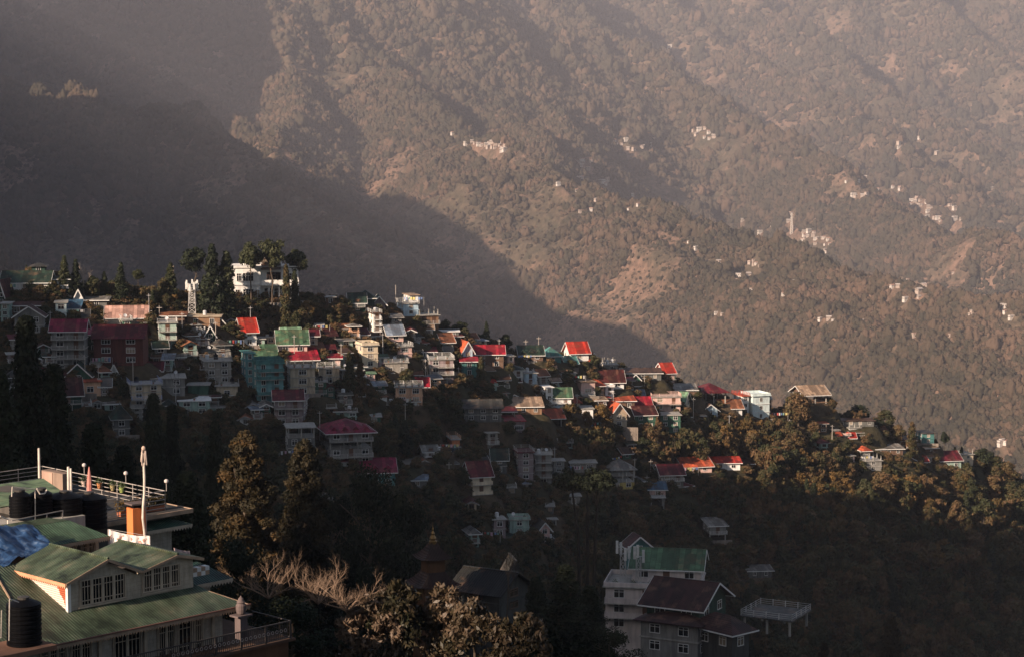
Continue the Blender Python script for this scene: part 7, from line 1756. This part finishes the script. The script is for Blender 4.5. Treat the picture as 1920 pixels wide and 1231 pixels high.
for px, pt, Y, R, l in ((287, 745, 262, 1.0, 'near-black cedar spire rising in front of the brown concrete house'), (322, 765, 268, 0.8, 'slimmer near-black cedar right behind the dark spire'), (403, 795, 235, 0.75, 'dark pointed cedar just left of the amber giant'), (48, 602, 165, 0.95, 'towering black cedar at the left side of town'), (100, 690, 175, 0.95, 'black cedar shoulder next to the towering one'), (-5, 700, 150, 1.0, 'black cedar cut by the left picture edge'), (175, 800, 172, 1.0, 'black cedar in front of the dim hip-roofed house'), (232, 842, 170, 0.9, 'short black cedar above the terrace railing'), (350, 890, 150, 0.9, 'black cedar filling the dark right of the terrace'), (1005, 1085, 200, 0.7, 'black cedar left of the bare-trunked umbrella tree'), (1060, 1062, 185, 0.9, 'black cedar below the umbrella tree'), (1105, 1100, 190, 0.8, 'black cedar touching the white terrace wing')):
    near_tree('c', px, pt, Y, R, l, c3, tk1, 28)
for px, pt, Y, R, l in ((690, 872, 235, 0.85, 'huge dark rounded tree behind the pagoda'), (760, 930, 242, 0.7, 'lower dark rounded tree leaning to the pagoda'), (620, 920, 237, 0.7, 'dark rounded tree merging with the sunlit cedar'), (545, 1120, 150, 0.55, 'dark leafy mass under the bare branches'), (445, 1010, 170, 0.6, 'dark leafy mass between house and cedars'), (1140, 1175, 183, 0.5, 'dark leafy mass below the white wing')):
    near_tree('b', px, pt, Y, R, l, c4, tk2, 22, name='broadleaf_tree')
# umbrella tree with bare stems
ug = gnd(1100, 263); ut = P(1098, 878, 263); U = empty('umbrella_tree', (ut.x, 263, ug.z)); tag(U, 'flat-topped dark tree on three long bare stems', 'tree'); UH = ut.z - ug.z
for dx, lx in ((-0.9, -1.8), (0.3, 0.2), (1.3, 1.6)): MB().tube((dx * .5, 0, 0), (dx, 0, UH * 0.72), 0.30, 8, 0.2).tube((dx, 0, UH * 0.72), (lx, 0.2, UH * 0.93), 0.2, 7, 0.1).build('trunk', wall_mat((0.03, 0.025, 0.02), 0.3), U)
rg2 = random.Random(8); cl = [(math.cos(a) * q, math.sin(a) * q, UH - 1.2 + rg2.uniform(-1.0, 0.5), 0.9, rg2.random()) for a, q in [(i * 2.4, 3.4 * math.sqrt(i / 40)) for i in range(40)]]
put('crown', leaf_cloud('crown', cl, 110, 0.22, BLACKLEAF, 5), U)
# right bottom conifers
near_tree('c', 1672, 1152, 330, 0.62, 'small golden-tipped cedar at the bottom right', c1, tk1, 28); near_tree('c', 1545, 1202, 300, 0.4, 'small yellowish tree peeping up below the concrete frame', c2, tk1, 28)
# leafless branches
TWIG = wall_mat((0.24, 0.165, 0.115), 0.4)
def twig_bush(seed, H, mat):
    "many crooked boughs fanning out low, each splitting into knotted twigs"
    rnd = random.Random(seed); m = MB()
    def go(p, d, L, r, k):
        n = 3; q = p
        for i in range(n):
            d = (d + Vector((rnd.uniform(-1, 1), rnd.uniform(-1, 1), rnd.uniform(-0.5, 0.7))) * 0.32).normalized(); q2 = q + d * L / n; m.tube(q, q2, r, 4 if k < 2 else 3, r * 0.8); q = q2; r *= 0.8
            if k < 3:
                for _ in range(2 if k else 1):
                    nd = (d + Vector((rnd.uniform(-1, 1), rnd.uniform(-1, 1), rnd.uniform(-0.3, 0.9))) * 0.95).normalized(); go(q, nd, L * rnd.uniform(0.45, 0.7), r * 0.65, k + 1)
    for i in range(7):
        a = 6.283 * i / 7 + rnd.uniform(-.3, .3); e = rnd.uniform(0.35, 1.3); go(Vector((0, 0, 0)), Vector((math.cos(a), math.sin(a), e)).normalized(), H * rnd.uniform(0.45, 0.7), 0.055, 0)
    return m.mesh('branches', mat)
def near_branch(px, pyt, Y, H, label, seed, depth=6, spread=0.8, mat=PALEBARK, kids=3, sc=1.0):
    top = P(px, pyt, Y); o = empty('bare_bush', (top.x, Y, top.z - H * 0.93)); tag(o, label, 'bush'); o.scale = (sc, sc, 1)
    if H < 5: put('branches', twig_bush(seed, H, TWIG), o)
    else: put('branches', branch_mesh('branches', seed, H, mat, 0.085, depth, spread, kids), o); MB().tube((0, 0, -8), (0, 0, 0.1), 0.12, 7, 0.085).build('stem', BARK, o)
near_branch(503, 1042, 118, 2.7, 'pale leafless bush with upright twigs', 3, 5, 0.75); near_branch(596, 1046, 118, 2.9, 'pale spreading leafless bush with knotted limbs', 5, 5, 0.95); near_branch(650, 1068, 117, 2.6, 'lower tangled leafless bush beside the leafy ones', 8, 5, 0.9)
near_branch(950, 1010, 200, 9.0, 'large dark leafless tree in front of the pale gable', 12, 5, 0.7, BARK)
# sunlit large-leaved bushes
def leafy(px, pyt, Y, w, h, seed, label):
    top = P(px, pyt, Y); k = F / Y; R = w / k / 2; r = random.Random(seed); cl = []
    for i in range(46):
        a = r.uniform(0, 6.28); q = R * math.sqrt(r.random()); cl.append((math.cos(a) * q, math.sin(a) * q * 0.7, 3.4 - 1.5 * (q / R) ** 2 + r.uniform(-1.2, 0.0), 0.42, r.uniform(0.3, 1)))
    for i in range(26): a = r.uniform(0, 6.28); cl.append((math.cos(a) * R * .8, math.sin(a) * R * .5, r.uniform(-2.5, 1.6), 0.6, r.uniform(0, 0.5)))
    o = empty('leafy_bush', (top.x, Y, top.z - 3.5)); tag(o, label, 'bush'); put('leaves', leaf_cloud('leaves', cl, 46, 0.115, FERN_LEAF, seed, 1.6, 0.45, 0.2), o); MB().tube((0, 0, -6), (0, 0, 2), 0.14, 7, 0.06).build('stem', BARK, o)
leafy(735, 1084, 118, 110, 60, 1, 'sunlit large-leaved bush beside the tangled leafless bush'); leafy(832, 1088, 119, 70, 60, 2, 'small large-leaved bush at the foot of the pagoda'); leafy(890, 1120, 117, 120, 80, 3, 'wide copper-leaved bush in front of the prayer hall'); leafy(978, 1150, 116, 110, 60, 4, 'last copper-leaved bush before the black cedars')
leafy(690, 1112, 117.5, 120, 60, 5, 'shaded large-leaved bush under the tangled branches')
leafy(800, 1150, 120, 160, 60, 6, 'low dark large-leaved bush in the bottom centre')
# dark ground growth on the near slope (mass)
n = 2600; ys = rg.uniform(60, 345, n); xs = (rg.uniform(-100, 2020, n) - 960) / F * ys; zs = ground_h(xs, ys); s_ = rg.uniform(1.5, 3.5, n)
near_k = [join_np('near_bush', [(cm, 0)], [DARK_LEAF]) for H0, tm, cm in PT['broad'][:3]]
for me in near_k: me.transform(Matrix.Scale(1 / 9.0, 4))
scatter_object('near_slope_undergrowth', np.stack([xs, ys, zs - 0.5], -1), np.stack([s_ * 2.2, s_ * 2.2, s_ * 1.2], -1), rg.uniform(0, 6.28, n), near_k, 'dark scrub covering the near slope under the tall trees', DARK_LEAF)
# ------------------------------------------------------------------ haze
hb = MB().box(-2600, 2600, -1100, 9100, -760, 860)
hm = bpy.data.materials.new('haze'); hm.use_nodes = True
ht = hm.node_tree
for n_ in list(ht.nodes):
    if n_.type != 'OUTPUT_MATERIAL': ht.nodes.remove(n_)
pv = ht.nodes.new('ShaderNodeVolumePrincipled')
pv.inputs['Color'].default_value = (0.605, 0.615, 0.71, 1)
pv.inputs['Density'].default_value = HAZE_DENSITY
pv.inputs['Anisotropy'].default_value = 0.0
ht.links.new(pv.outputs[0], ht.nodes['Material Output'].inputs['Volume'])
haze = hb.build('haze', hm)
tag(haze, 'thin mauve haze filling the valley', None, None, 'stuff')
